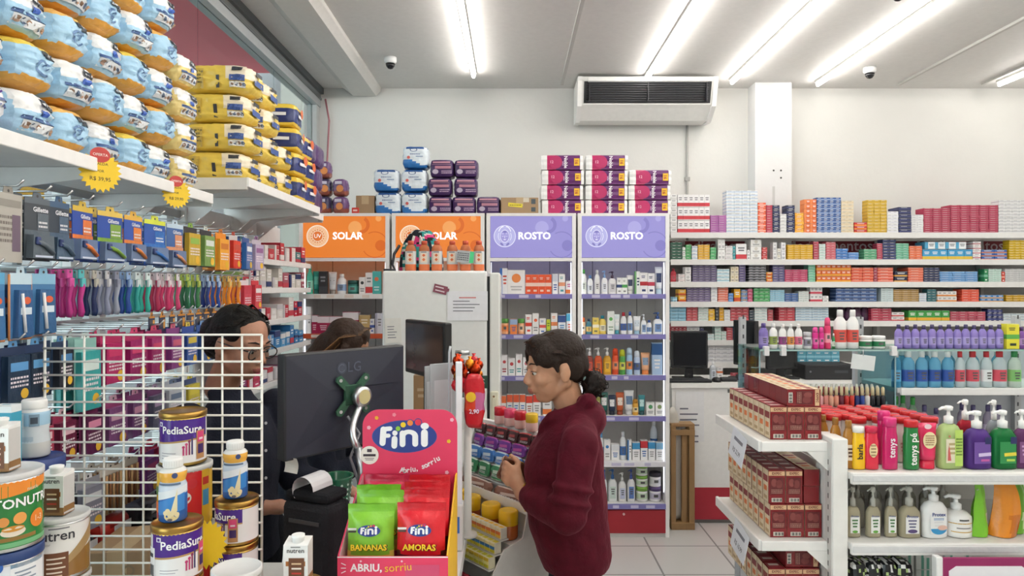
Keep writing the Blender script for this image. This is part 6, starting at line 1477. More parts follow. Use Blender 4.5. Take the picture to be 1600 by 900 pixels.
soap(1517, 1558, 649, 739, zS1, '5a3a8c:c', '6a4a9a', '6a4a9a', 'purple liquid soap bottle with a white pump', extra=sqlab('d8c8ec', 'c05aa0'), bodyh=.7)
soap(1559, 1598, 649, 740, zS1, '1f7a40:c', '2a8a4c', '2a8a4c', 'green liquid soap bottle with a white pump', extra=sqlab('e8d84a', 'b8d85a'), bodyh=.7)
soap(1553, 1576, 640, 738, zS1, '9aa0a8:c', None, '8a8a9a', 'grey clear soap bottle behind the purple and green ones', dy=.08)
soap(1596, 1622, 646, 738, zS1, '6a3a6a:c', '7a4a7a', 'c8a0c8', 'plum soap bottle beside the green liquid soap')
for i, (a, b2) in enumerate(((1330, 1352), (1362, 1384), (1392, 1410))): soap(a, b2, 769, 847, zS2, 'd6ccae:c', 'f0f0ee', '4a7a4a', ['amber clear soap bottle with an oval label, nearest the post', 'amber clear soap bottle with an oval label, second from the post', 'narrow amber clear soap bottle turned aside, third from the post'][i], 'e6e4da:c', bodyh=.62, extra=lambda b, w_, h_: (b.text('Protex', TF(0, -w_*.3-.0022, h_*.43, w_*.2), '2a3f8c', .01), b.disc(0, w_*.2, TF(.0, -w_*.3-.002, h_*.12), '6aa84a', 12, sy=.5)))
soap(1414, 1446, 768, 847, zS2, 'd2c8aa:c', 'f0f0f0', '6a6a8a', 'amber clear soap bottle with a violet leaf label beside the white one', 'e6e4da:c', bodyh=.62, extra=lambda b, w_, h_: (b.text('Protex', TF(0, -w_*.3-.0022, h_*.43, w_*.2), '2a3f8c', .01), b.disc(0, w_*.24, TF(.0, -w_*.3-.002, h_*.14), '5a4a7a', 14, sy=.4)))
soap(1449, 1489, 768, 847, zS2, 'f1f1f0:g', 'f4f4f3', 'e8e8e8', 'white pump soap bottle with a blue wave on its label', 'efefed:g', bodyh=.72, extra=lambda b, w_, h_: (b.text('Protex', TF(0, -w_*.3-.0022, h_*.48, w_*.2), '2a3f8c', .015), b.disc(0, w_*.32, TF(0, -w_*.3-.0018, h_*.2), '3a94c8', 20, a0=180, a1=360, sy=.7), b.disc(0, w_*.2, TF(.012, -w_*.3-.002, h_*.22), 'e0b8a8', 16, sy=.5), scribble(b, 0, -w_*.3-.002, h_*.39, w_*.4, h_*.05, '5a8ac8', 2)), sq=2.4)
b, c = pump(44*k, 64*k, 'f0efec:g', 'f1f1ef:g', None, 1, 0, bodyh=.62); b.wpatch(22*k*1.003, -60, 60, .045, .048, 'c8a04a'); b.wpatch(22*k*1.003, -50, 50, .018, .021, 'c8a04a'); b.wpatch(22*k*1.003, -20, 20, .055, .06, '4a4a4a'); b.wpatch(22*k*1.003, -30, 30, .03, .034, '8a8a88')
o = built('soap_jar', 'round white soap jar with gold lines and a pump', 'soap bottle', b, ((1511-800)*k, YF+.055, zS2+.0012)); part('pump_head', c, o)
for c_ in range(6):
    for r in range(2):
        soap(1338+c_*27, 1359+c_*27, 770, 845, zS2, 'd8d4c6:c', None, '8a8a8a', f'clear soap bottle behind the front row, {ordw(c_)} file from the post, {ordw(r)} back', 'dcdad2:c', dy=.09+r*.07, bodyh=.62, grp='clear soap bottles behind the front row')
def pouch(c, c2, w_, h_, seed):
    b = MB(); n, m = 10, 12
    for sgn in (-1, 1):
        vs = []
        for j in range(m+1):
            t = j/m
            for i in range(n+1):
                u = 2*i/n-1; top = 1-.32*t**2.6; wv = noise.noise(Vector((u*2+seed, t*3, sgn)))*.006
                vs.append((u*w_/2*top+.016*math.sin(t*2.6), sgn*((1-u*u)*(1-t)**.7*.028+.001)+wv*(t > .05), t*h_))
        fs = [(j*(n+1)+i, j*(n+1)+i+1, (j+1)*(n+1)+i+1, (j+1)*(n+1)+i) for j in range(m) for i in range(n)]
        b.add(vs, fs if sgn < 0 else [f[::-1] for f in fs], lambda q: c2 if (q.x > w_*.2 and q.z < h_*.4) else c, True)
    b.tube([(-w_*.12, -.004, h_*.86), (w_*.18, -.004, h_*.86)], .002, c2, 6); return b
thing('refill_pouch', 'green refill pouch slumped beside the round white jar', 'pouch', pouch('7ac030:s', 'd8dcc8:s', 34*k, 84*k, 3), ((1543-800)*k, YF+.05, zS2+.0012), 30)
thing('refill_pouch', 'orange refill pouch slumped beside the green one', 'pouch', pouch('e08a24:s', 'c87018:s', 42*k, 84*k, 5), ((1580-800)*k, YF+.045, zS2+.0012), -14)
thing('refill_pouch', 'second green refill pouch past the orange one', 'pouch', pouch('6aa82c:s', 'c8d8a8:s', 34*k, 80*k, 7), ((1612-800)*k, YF+.08, zS2+.0012), 10)
for i in range(8):
    c_, q = i % 4, i//4; z = zS2-.24+.0012
    b = softpack(.052, .09, .078, lambda u, v, t: ('b8d08a:s', '1e1e22:s', 'f0f0ee:s')[int((noise.noise(Vector((u*2.5+i, v*2.5, t*2.5)))+1)*1.6) % 3], 300+i, 6, 4, .005)
    thing('flowered_pack', f'black pack with pale flowers, {ordw(q)} layer up, {ordw(c_)} from the post on the low shelf', 'pack', b, ((1347+c_*25-800)*k, YF+.06, z+q*.081), FRR.uniform(-6, 6), 'flowered packs on the low shelf')
for i in range(6):
    c_, q = i % 3, i//3
    b = MB(); b.box(-.045, .045, -.04, .04, 0, .083, 'dfe6e2'); [b.box(-.0455+.018*j, -.0365+.018*j, -.0405, .0405, .001, .082, '6ab09a') for j in range(1, 5)]; b.rect(.04, .02, TF(0, -.041, .05), 'f4f4f0')
    thing('striped_box', f'white and teal striped box behind the flowered packs, {ordw(q)} layer, {ordw(c_)} from the post', 'box', b, ((1418+c_*46-800)*k*1.05, YF+.19, zS2-.24+.0012+q*.0845), 0, 'teal striped boxes')
b = MB(); b.rbox(0, .28, -.004, .004, 0, .16, '8f1f5a', .002); b.rbox(-.02, .0, -.006, .02, -.2, .162, 'f1f1ef', .003); b.prism([(.018, 0), (.262, 0), (.262, .12), (.24, .135), (.04, .135), (.018, .12)], .0042, .0052, 'efeef2', M=TF(0, 0, 0, 1))
p = P(1480, 876, 2.06); thing('shelf_sign', 'plum coloured sign with a white panel in front of the low shelf', 'sign', b, (p.x, 2.085, p.z-.16))
b = MB(); b.tube([(p.x-.01, 2.107, p.z-.3), (p.x-.01, GYF+.04, p.z-.3)], .006, 'efefed', 8); part('sign_bracket', b, gd)

# ------------------------------------------------------------------ second shelving behind it
HY = 3.2; hk = HY/F; hz = lambda y: CAMZ-(y-450)*hk
hx0, hx1, hx2 = (1187-800)*hk, (1396-800)*hk, 2.72
h = thing('glass_shelving', 'shelving with glass shelves of lotions and alcohol bottles behind the soap shelving', 'shelving', None, (0, 0, 0))
b = MB(); b.box(hx1+.02, hx2, HY, HY+.36, hz(607)-.02, hz(607), 'e4e4e4'); b.rbox(hx1+.03, hx2, HY-.014, HY, hz(617), hz(607)+.003, 'eaeaea', .003); part('shelf_board', b, h)
b = MB(); b.box(hx1+.02, hx2, HY, HY+.36, hz(700)-.02, hz(700), 'e4e4e4'); part('shelf_board', b, h)
b = MB(); b.box(hx1, hx2, HY+.36, HY+.39, .0, hz(560), 'c3c8d0'); part('back_panel', b, h)
for nm, x in (('upright', hx0+.02), ('upright', hx1), ('upright', 2.6)):
    b = MB(); b.box(x, x+.03, HY+.33, HY+.36, 0, hz(500), 'bfc1c4'); 
    for i in range(12): b.rect(.008, .02, TF(x+.015, HY+.329, 1.0+.05*i), '4a4c50')
    part(nm, b, h)
b = MB(); b.box(hx0, hx2, HY, HY+.32, hz(546)-.008, hz(546), 'cfe6e2:w'); b.box(hx0, hx2, HY-.003, HY, hz(546)-.008, hz(546), '9ab8b4:g'); part('glass_shelf', b, h)
b = MB(); b.box(hx0+.25, hx1, HY, HY+.3, hz(637)-.012, hz(637), '5a6066'); b.box(hx0, hx1, HY+.34, HY+.36, 0, hz(637), 'a8acb2'); part('nail_polish_shelf', b, h)
for x in (hx1+.01, hx0):
    b = MB(); b.box(x, x+.006, HY+.01, HY+.31, hz(640), hz(546)-.009, 'cfe6ea:w'); b.box(x, x+.006, HY+.006, HY+.01, hz(640), hz(546)-.009, '86a8b0:g'); part('glass_divider', b, h)
for x in (hx0+.02, hx0+.1, hx1-.01):
    b = MB(); b.rbox(x, x+.024, HY-.008, HY+.02, hz(556), hz(541), 'e9e9ea', .003); part('shelf_clip', b, h)
b = MB(); b.box(-.055, .055, -.0008, .0008, -.035, .035, 'e3e9ea'); o = thing('shelf_price_tag', 'blank pale card hanging askew under the white jars', 'price tag', b, ((1348-800)*hk, HY-.004, hz(566))); o.rotation_euler.y = R(7)
b = MB(); b.tube([((1348-800)*hk, HY-.004, hz(556)), ((1348-800)*hk, HY-.003, hz(546))], .002, 'd0d0d0', 6); part('tag_clip', b, h)
def hrow(ybase, rows, where, grp, anchor='the syrup boxes'): shelf_row(HY+.01, ybase, hz(ybase)+.0012, where, rows, grp, anchor, 3)
hrow(546, '''
btl 1188 1203 506 7a6ab0 5a4a8a 9a8cc8|violet bottle
btl 1204 1217 506 f2f2f0 f4f4f2 8a9a4a|white nozzle bottle, olive mark
btl 1219 1231 507 f2f2f0 f4f4f2 8a3a7a|white nozzle bottle, plum mark
btl 1232 1243 507 f2f2f0 f4f4f2 d88a3a|white nozzle bottle, orange mark
btl 1244 1256 507 f2f2f0 f4f4f2 d86a8a|white nozzle bottle, pink mark
jar 1258 1270 520 e3e3e6 d0d0d4 8a8a9a|grey white jar
spr 1271 1280 512 d82a8a e04a9a e86ab0|hot pink bottle
spr 1281 1289 512 d82a8a e04a9a e86ab0|hot pink bottle
spr 1290 1300 497 d83a6a e04a7a f0a0b0|tall raspberry bottle
btl 1301 1306 522 2f7a4a f0f0f0 e0f0e0|small green bottle
btl 1307 1327 485 f3f3f2 f5f5f4 d8544a|big white bottle, red label
btl 1327.5 1346 485 f3f3f2 f5f5f4 d8544a|big white bottle, red label
jar 1347 1367 526 f2f3f1 f4f4f3 1f7a4a|white tub, green stripe
jar 1367.5 1388 526 f2f3f1 f4f4f3 1f7a4a|white tub, green stripe
''', 'on the glass shelf', 'lotions on the glass shelf')
rows = '\n'.join(f'btl {1401+i*13.2:.1f} {1413.6+i*13.2:.1f} {508+i%2} 8a7ac0 4a4468 a89cd4|violet lotion bottle' for i in range(13))
hrow(546, rows+'\nbox:mid 1573 1593 507 e0d83a 5aa84a 2f3a2a|yellow and green pack\nbtl 1594 1606 512 7a4a9a 4a2a6a b08ac8|purple bottle', 'beside the white tubs', 'violet lotions on the glass shelf', 'the white tubs')
hrow(607, '''
btl 1397 1412 550 4f9fc8:c f0f2f4 4f9cc8|teal clear bottle
btl 1414 1435 550 78c0e6:c f2f4f5 2a4f9c|blue alcohol bottle
btl 1436 1455 550 78c0e6:c f2f4f5 2a4f9c|blue alcohol bottle
btl 1456 1476 550 78c0e6:c f2f4f5 2a4f9c|blue alcohol bottle
btl 1477 1496 550 78c0e6:c f2f4f5 2a4f9c|blue alcohol bottle
btl 1497 1512 550 dfeef2:c c03038 c84a5a|clear bottle, red cap
btl 1516 1536 550 dfeef2:c c03038 c84a5a|clear bottle, red cap
btl 1538 1556 550 dfeef2:c c03038 dfe6e8|clear bottle, red cap, plain label
btl 1558 1580 550 dfeef2:c c03038 c84a5a|wide clear bottle, red cap
btl 1582 1602 550 dcefe2:c 2f8a4a 7ab86a|clear bottle, green cap
''', 'on the alcohol shelf', 'bottles on the alcohol shelf')
for i in range(5): item('btl', (1420+i*38-800)*hk*1.03, HY+.13, hz(607)+.0012, .055, .168, '78c0e6:c', 'f2f4f5', '8fc8e4', f'blue bottle behind the alcohol bottles, {ordw(i)} from the glass divider', 'second rank of alcohol bottles')
for i, (px, yt, c, cp) in enumerate(((1405, 634, '6ac0b4:c', 'f0f2f0'), (1423, 626, 'a8d0b0:c', '3aa04a'), (1434, 624, 'a8d0b0:c', '3aa04a'), (1450, 627, 'a8d0b0:c', '3aa04a'), (1469, 640, 'a8a0b8:c', '4a4470'), (1488, 645, 'b0a8c0:c', '4a4470'), (1530, 637, 'b0a8c0:c', '4a4470'), (1548, 640, 'b0a8c0:c', '4a4470'), (1572, 640, 'b0a8c0:c', '4a4470'), (1590, 640, 'b0a8c0:c', '4a4470'))):
    item('btl', (px-800)*hk, HY+.1, hz(700)+.0012, 15*hk, (700-yt)*hk, c, cp, 'c8d8d0' if i < 4 else 'b8b0c8', (f'bottle with a {"white" if i == 0 else "green"} cap on the low shelf behind the talc, {ordw(i)} from the divider' if i < 4 else f'pale violet bottle with a dark cap behind the soap pumps, {ordw(i-4)} from the green caps'), 'bottles on the low shelf behind the soap')
NP = ['b84a5a', 'd8a0a0', 'd88a80', 'e0a890', 'd8907a', '6a2a3a', 'b8302c', 'c83a2c', '1f2f6a', '26408a', 'd8d4d0', '1c1c22', '18181c', '22222a']
for r in range(3):
    for i in range(14):
        b = MB(); c = NP[i] if r == 0 else NP[(i*5+r*3) % 14]; b.lathe([(.010, 0), (.0115, .003), (.0115, .045), (.007, .052)], c+':g', 12); cp = MB(); cp.lathe([(.008, .052), (.0075, .085), (.004, .092)], 'e0cfa8' if r == 0 else 'd8d0c8', 12)
        o = built('nail_polish', f'nail polish bottle with a pale cap, {ordw(r)} rank, {ordw(i)} from the syrup boxes', 'nail polish', b, (hx0+.275+i*.0245, HY+.03+r*.05, hz(637)+.0012+.0), 0, 'nail polishes on the dark shelf'); part('cap', cp, o)
for i in range(9):
    b = MB(); b.box(-.02, .02, -.02, .02, 0, .045+.02*(i % 2), ['a82a38', '8a3040', '3a8a6a', 'c83a44', '9a2a3a', 'b8404a', '2f7a60', '8a2a50', '7a2440'][i]); b.rect(.03, .012, TF(0, -.0205, .025), 'e8d8d8'); thing('small_carton', f'small dark carton behind the nail polishes, {ordw(i)} from the syrup boxes', 'box', b, (hx0+.27+i*.043, HY+.22, hz(637)+.0012), 0, 'small cartons behind the nail polishes')
# ------------------------------------------------------------------ shelving along the glass front
ws = thing('wall_rack', 'white slotted rack with hooks and deep top shelves along the glass front', 'rack', None, (0, 0, 0))
BX = GLASSX+.07
def shelf_along(x1, y0, y1, z, brackets, lip=.04):
    b = MB(); b.box(BX+.02, x1, y0, y1, z-.016, z-.001, 'e4e3e0'); b.rbox(x1-.004, x1+.006, y0, y1, z-lip, z-.0, 'efeeec', .003); b.box(BX+.02, x1, y0-.004, y0, z-.05, z-.002, 'e9e8e5'); b.box(BX+.02, x1, y1, y1+.004, z-.05, z-.002, 'e9e8e5')
    part('top_shelf', b, ws)
    for y in brackets:
        b = MB(); b.prism([(BX+.0, z-.017), (x1-.02, z-.017), (x1-.02, z-.045), (BX+.14, z-.075), (BX+.05, z-.15), (BX, z-.2)], -y-.004, -y+.004, 'edecea', M=Matrix(((1, 0, 0, 0), (0, 0, -1, 0), (0, 1, 0, 0), (0, 0, 0, 1)))); part('shelf_bracket', b, ws)
shelf_along(-1.195, 1.2, 2.72, SHZ-.001, (1.3, 2.02, 2.6))
shelf_along(-1.085, 2.80, 3.84, BZ-.001, (2.86, 3.3, 3.79))
shelf_along(-1.17, 3.85, 4.22, BZ-.001, (3.9, 4.18))
for y in (1.25, 2.02, 2.62, 3.3, 3.9, 4.55):
    b = MB(); b.box(BX-.02, BX+.02, y-.02, y+.02, 0, 2.2 if y > 2.7 else 2.08, 'eceae7')
    for i in range(26): b.rect(.007, .03, TF(BX+.0205, y, .5+.062*i, face='+x'), '63615e')
    part('upright', b, ws)
b = MB(); b.box(BX+.02, -1.2, 1.2, 4.6, .02, .2, 'e6e5e2'); part('base_deck', b, ws); b = MB(); b.box(BX-.01, BX+.0, 1.27, 4.53, 2.035, 2.072, 'a5a5a4'); part('top_rail', b, ws)
ROWZ = [1.95, 1.755, 1.575, 1.375, 1.17]
for z in ROWZ+[1.62]:
    b = MB(); b.box(BX+.02, BX+.035, 1.27, 3.32, z-.012, z+.012, 'd9d8d5:g'); part('hook_bar', b, ws)
hooks = {}
def hook(y, z):
    if (y, z) in hooks: return
    hooks[(y, z)] = 1; b = MB(); b.tube([(BX+.03, y, z), (-1.205, y, z), (-1.19, y, z+.014)], .003, 'd5d6d8:m', 6); part('peg_hook', b, ws)
def blister(w_, h_, c, c2, c3, style, seed=0):
    """hanging card, its eye at z=0, front facing -y"""
    b = MB(); z0 = -h_; y = -.0015
    b.box(-w_/2, w_/2, -.001, .001, z0, -.012, c); b.prism([(-w_*.18, -.012), (w_*.18, -.012), (w_*.14, .004), (-w_*.14, .004)], -.001, .001, c2, M=TF(0, 0, 0))
    b.disc(0, .004, TF(0, -.0014, -.006), '3a3a3a', 8)
    if style == 'razor':
        b.rect(w_, h_*.09, TF(0, y, -h_*.11), c2); b.rect(w_*.44, h_*.26, TF(w_*.22, y-.0003, -h_*.42), c3); scribble(b, w_*.22, y-.0006, -h_*.46, w_*.36, h_*.12, 'e8e8ea', 2, seed=seed); b.rect(w_, h_*.07, TF(0, y, -h_*.59), c3)
        b.prism([(-w_*.44, z0+.004), (w_*.44, z0+.004), (w_*.4, -h_*.63), (-w_*.4, -h_*.63)], .001, .02, c3 if c2[:2] in ('59', '3f') else '8fa6cc:c', M=TF(0, 0, 0)); b.tube([(-w_*.3, -.022, -h_*.72), (0, -.024, -h_*.78), (w_*.34, -.022, -h_*.9)], .006, c3, 6); b.rbox(-w_*.36, -w_*.2, -.027, -.019, -h_*.78, -h_*.66, '2a3a6a', .003); b.rect(w_*.7, h_*.03, TF(0, -.0205, -h_*.95), 'c8d2e4')
        b.text('Gillette', TF(w_*.12, y-.0008, -h_*.24, h_*.1), 'f0f2f8', .02)
    elif style == 'brush':
        b.rect(w_, h_*.16, TF(0, y, -h_*.14), c2); b.prism([(-w_*.36, z0+.006), (w_*.36, z0+.006), (w_*.3, -h_*.3), (-w_*.3, -h_*.3)], .001, .014, c3, M=TF(0, 0, 0)); b.disc(0, w_*.16, TF(w_*.05, -.0146, -h_*.45), 'd8603a', 12, sy=.7); b.rect(w_*.5, h_*.1, TF(0, -.0146, -h_*.6), 'd8e6f0'); b.tube([(-w_*.2, -.016, -h_*.35), (-w_*.1, -.018, -h_*.9)], .004, 'f0f0f2', 6); b.tube([(-w_*.5, 0, -.014), (-w_*.5, 0, z0), (w_*.5, 0, z0)], .003, 'c8804a', 6)
    elif style == 'bag':
        b.prism([(-w_*.46, z0+.004), (w_*.46, z0+.004), (w_*.44, -h_*.22), (-w_*.44, -h_*.22)], .001, .018, c3, M=TF(0, 0, 0)); b.rect(w_*.7, h_*.14, TF(0, -.0185, -h_*.4), c2); scribble(b, 0, -.0185, -h_*.65, w_*.7, h_*.2, 'efe4ea', 3, seed=seed); b.disc(0, w_*.16, TF(w_*.2, -.0187, -h_*.85), 'e8b83a', 12)
    elif style == 'pencil':
        for i in range(6): b.tube([(-w_*.4+i*w_*.16, -.006, -h_*.2), (-w_*.4+i*w_*.16, -.006, z0+.004)], .004, (c3, 'c8a070')[i % 2], 6)
        b.rect(w_, h_*.14, TF(0, y, -h_*.12), c2)
    else:
        b.rect(w_*.9, h_*.1, TF(0, y, -h_*.2), c2); scribble(b, -w_*.1, y, -h_*.55, w_*.5, h_*.4, '77706a', 5, seed=seed); b.rect(w_*.3, h_*.5, TF(w_*.28, y, -h_*.6), c3)
    return b
RN = ['top', 'second', 'third', 'fourth', 'lowest']
def hang(row, y, w_, h_, c, c2, c3, style, name, depth=2, nm='hanging_pack', z=None):
    zz = z or ROWZ[row]; hook(y, zz); me = blister(w_, h_, c, c2, c3, style, int(y*100)).mesh(nm); n = hang.n.get(row, 0); hang.n[row] = n+1
    for q in range(depth):
        thing(nm, f'{name}, {("foremost", "second")[q]} on {ordw(n)} hook from the counter, {RN[row]} row', 'hanging pack', None, (-1.225-q*.055, y+FRR.uniform(-.006, .006), zz-.0035-.004), 90+FRR.uniform(-9, 5), f'hanging packs on the {RN[row]} hook row', me=me)
hang.n = {}
for y, w_, h_, c, c2, c3, st, nm in [(1.56, .1, .18, 'a8a49c', '8a867e', 'c86a5a', 'card', 'grey printed card'), (1.665, .1, .18, 'b0aca4', '8f8b83', '6a5a6a', 'card', 'grey printed card with a picture strip'), (1.765, .085, .17, '3a4148', '59626a', '5a656e:s', 'razor', 'dark grey razor pack'), (1.85, .08, .17, '2f3a46', '3f5a78', '4a5f74:s', 'razor', 'charcoal razor pack'),
        (1.945, .105, .165, '24489c', 'd8b84a', 'e07a3c:s', 'razor', 'blue and orange razor pack'), (2.085, .11, .165, '24489c', 'e0c05a', '7aa03c:s', 'razor', 'blue and green razor pack'), (2.205, .105, .16, '2a4fa4', 'e0b04a', 'e0833c:s', 'razor', 'blue razor pack with orange tray'), (2.34, .12, .165, '2450a0', 'd8e04a', '2f6fb8:s', 'razor', 'wide deep blue razor pack'), (2.475, .1, .17, '3a5f98', 'c8dcec', 'd8946a:s', 'razor', 'pale blue and peach pack'),
        (2.6, .1, .16, '2a2c30', '8ab04a', 'c8a838:s', 'bag', 'black and lime pack'), (2.73, .1, .16, '30343a', 'd8e0d8', '7aa05a:s', 'bag', 'black pack with green leaves'), (2.87, .09, .17, 'e8912a', 'c8742a', 'f0a83a:s', 'bag', 'orange pack'), (3.0, .09, .16, 'd8d8d8', 'b84a3a', 'd0382c:s', 'bag', 'white and red pack'), (3.14, .1, .16, '2a5a9c', 'e8eef4', '2f6aac:s', 'bag', 'blue and white pack'), (3.27, .09, .16, 'c8c0cc', '8a5a8a', 'b8a8c4:s', 'bag', 'lilac grey pack')]:
    hang(0, y, w_, h_, c, c2, c3, st, nm, 2)
for y, w_, h_, c, c2, c3, st, nm in [(1.6, .08, .175, '3f78a8', '58a0c8', '3a6a9a:s', 'brush', 'blue brush pack edged in orange'), (1.70, .085, .175, '3f6f9c', 'c8e0ec', '2f5a8a:s', 'brush', 'blue brush pack with pale header'), (1.79, .08, .17, '4478a4', '88b8d4', '35608c:s', 'brush', 'blue brush pack, narrow')]: hang(1, y, w_, h_, c, c2, c3, st, nm, 2)
def tool(c, c2):
    b = MB(); b.rbox(-.011, .011, -.003, .003, -.022, .004, c2, .002); b.disc(0, .004, TF(0, -.0034, -.003), '555555', 8)
    b.tube([(0, 0, -.02), (0, -.004, -.045), (0, .002, -.08), (0, -.002, -.115), (0, 0, -.128)], [.007, .0085, .0065, .009, .007], c, 8); b.rbox(-.009, .009, -.010, -.002, -.045, -.02, c2, .002); return b
for n, (y, c, c2, nm) in enumerate([(1.875, 'a82f78', 'c84a94', 'magenta'), (1.925, 'b83484', '4fb0b4', 'orchid pink'), (1.985, '1f2f5a', 'b8b4a8', 'navy'), (2.045, '8a90a8', 'c8c8cc', 'grey'), (2.1, '9aa0b0', '7a7f90', 'silver grey'), (2.16, '2a4f9c', '8aa8d0', 'blue'), (2.215, '2f9a94', 'c8d4d4', 'teal'), (2.275, '38b0a0', 'd0dcdc', 'aqua'), (2.34, 'a82a50', 'd0c0c8', 'crimson'), (2.41, 'c83a6a', 'e0d4d8', 'rose'), (2.48, 'd04a78', 'e8e0e4', 'bright pink'), (2.56, '2a6a48', '9ab04a', 'dark green'), (2.64, '3a7a4a', 'b0c05a', 'green'), (2.73, '24357a', '9ab0d0', 'dark blue'), (2.82, '2f4a94', 'a8c0e0', 'mid blue'), (2.93, 'e88a1f', 'd0a85a', 'orange'), (3.03, 'e07f1c', 'c8a050', 'deep orange')]):
    hook(y, ROWZ[1]); me = tool(c+':g', c2).mesh('grooming_tool')
    for q in range(5): thing('grooming_tool', f'slim {nm} plastic grooming tool, {ordw(q)} on its hook from the aisle', 'grooming tool', None, (-1.215-q*.021, y+FRR.uniform(-.004, .004), ROWZ[1]-.0035-.004), 90+FRR.uniform(-14, 14), f'{nm} grooming tools on one hook', me=me)
for y, w_, h_, c, c2, c3, st, nm in [(3.13, .08, .16, 'd8d0d4', 'b83a4a', 'c0384a:s', 'bag', 'white and red pack'), (3.25, .08, .15, 'b8303c', 'e8e0e0', 'c83a48:s', 'bag', 'red and white pack')]: hang(1, y, w_, h_, c, c2, c3, st, nm, 2)
for y, w_, h_, c, c2, c3, st, nm in [(1.58, .085, .15, '1c2c48', '6a9cc8', '22384e:s', 'bag', 'navy and black pack'), (1.67, .08, .15, '1f3050', '5a94c8', '20344c:s', 'bag', 'dark navy pack'), (1.755, .08, .15, '1f3458', '5f9ccc', '1c2c40:s', 'bag', 'black and blue pack'), (1.85, .075, .14, '243a58', '4a80b0', '2a2f38:s', 'bag', 'black pack with blue header'), (1.965, .1, .22, '8ab8b0', 'd8e8e4', '3fa0a0:s', 'bag', 'long teal and clear pack'),
        (2.09, .105, .16, 'a02858', 'c83a6a', 'b02f64:s', 'bag', 'magenta pack'), (2.21, .105, .165, 'a42a5c', 'd84a78', 'a02a68:s', 'bag', 'magenta pack with yellow dot'), (2.335, .11, .165, '98285e', 'd04a70', 'a83070:s', 'bag', 'plum pink pack'), (2.46, .1, .16, '7a3a78', 'c8607a', '8a3f84:s', 'bag', 'purple pink pack'), (2.575, .1, .16, '2f4a94', 'd8c04a', '3a5aa0:s', 'bag', 'blue and yellow pack'), (2.7, .1, .16, '2f4f8c', '6a94c8', '35538c:s', 'bag', 'blue pack'), (2.83, .1, .16, '3a4a5c', 'd8c84a', '5a6a4a:s', 'bag', 'olive and navy pack')]: hang(2, y, w_, h_, c, c2, c3, st, nm, 2)
for i in range(10): hook(2.34+i*.07, 1.62); thing('small_hanging_card', f'small navy card with orange top, {ordw(i)} hook along the bar above third row', 'hanging card', blister(.05, .065, '2a3550', 'd8903a', 'd89a4a', 'card', i), (-1.235, 2.34+i*.07, 1.6125), 90+FRR.uniform(-6, 6), 'small orange topped cards')
for y, w_, h_, c, c2, c3, st, nm in [(1.68, .07, .13, 'd87a8a', 'f0d0d4', 'c8405c:s', 'bag', 'pink and white pack'), (1.765, .07, .13, 'c86078', 'f0d4d8', 'b03a54:s', 'bag', 'rose and white pack'), (1.86, .08, .14, '8a2a4a', 'e0b8c4', '6a2440:s', 'bag', 'dark rose pack'), (1.98, .09, .15, '7a2a58', 'd88aa8', '5a2448:s', 'bag', 'wine pink pack'), (2.1, .1, .15, '8a3a68', 'c8a0b4', '7a4a78:s', 'bag', 'mauve pack'), (2.22, .1, .15, '7a3a6c', 'c890ac', '6a3f70:s', 'bag', 'violet pink pack'), (2.34, .1, .15, '6a3a68', 'b8a0c0', '585a70:s', 'bag', 'grey violet pack'), (2.47, .11, .14, 'b8bcc4', '6a7a94', 'c8ccd4:s', 'bag', 'silver pack'), (2.6, .1, .15, '3a4a78', 'd8c848', 'c8b83c:s', 'bag', 'navy and yellow pack')]: hang(3, y, w_, h_, c, c2, c3, st, nm, 2)
for y, w_, h_, c, c2, c3, st, nm in [(1.86, .09, .15, '24242a', '4a4a52', '1c1c22:s', 'bag', 'black pack'), (1.97, .09, .16, '9a9aa0', 'e8e8ea', '8a8a98:s', 'bag', 'grey clear pack'), (2.08, .1, .15, 'b0a89c', 'd8d0c4', '8a5a34', 'pencil', 'pack of brown pencils'), (2.18, .09, .15, 'a89c90', 'c8c0b4', '7a4a2c', 'pencil', 'pack of dark pencils'), (2.29, .1, .15, '6a2a6a', 'b84a7a', '7a3a84:s', 'bag', 'purple pack'), (2.41, .1, .14, 'a02a4a', 'd8607a', '8a2a48:s', 'bag', 'crimson pack'), (2.53, .1, .15, '2a3a6a', '5a7aa8', '2f4478:s', 'bag', 'dark blue pack')]: hang(4, y, w_, h_, c, c2, c3, st, nm, 2)
# low shelf of the rack with dark and red packs and a beige carton
b = MB(); b.box(BX+.02, -1.16, 1.6, 3.0, .80, .815, 'd9d8d5'); b.box(-1.165, -1.155, 1.6, 3.0, .775, .818, 'e4e3e0'); part('low_shelf', b, ws)
for i, (y, c, c2, lab) in enumerate([(1.78, '26262c:s', '4a4a54:s', 'black soft pack nearest the counter on the low rack shelf'), (1.95, 'b8342c:s', '2a2a30:s', 'red and black soft pack on the low rack shelf'), (2.13, 'c83a30:s', '8a2420:s', 'bright red soft pack on the low rack shelf'), (2.31, '2f2f38:s', '5a5a64:s', 'black and grey soft pack on the low rack shelf'), (2.49, '1f2430:s', 'c8c8cc:s', 'black and white soft pack at far end of low rack shelf')]):
    for q in range(2):
        sp = softpack(.15, .26, .09, lambda u, v, t: c2 if t > .4 else c, 400+i, 6, 4, .008); sp.rect(.08, .03, TF(0, -.139, .05), 'd8d4d4'); thing('soft_pack', lab+(', lying on top' if q else ', underneath'), 'pack', sp, (-1.345, y, .817+q*.093), 90+FRR.uniform(-8, 8))
b = brown_box(.16, .2, .11); b.disc(.01, .016, TF(.03, -.1008, .06), '8a7a60', 12); thing('cardboard_box', 'beige carton standing on the counter behind the wire grid', 'box', b, ((215-800)*1.9/F, 1.88, CT+.0012), 6)
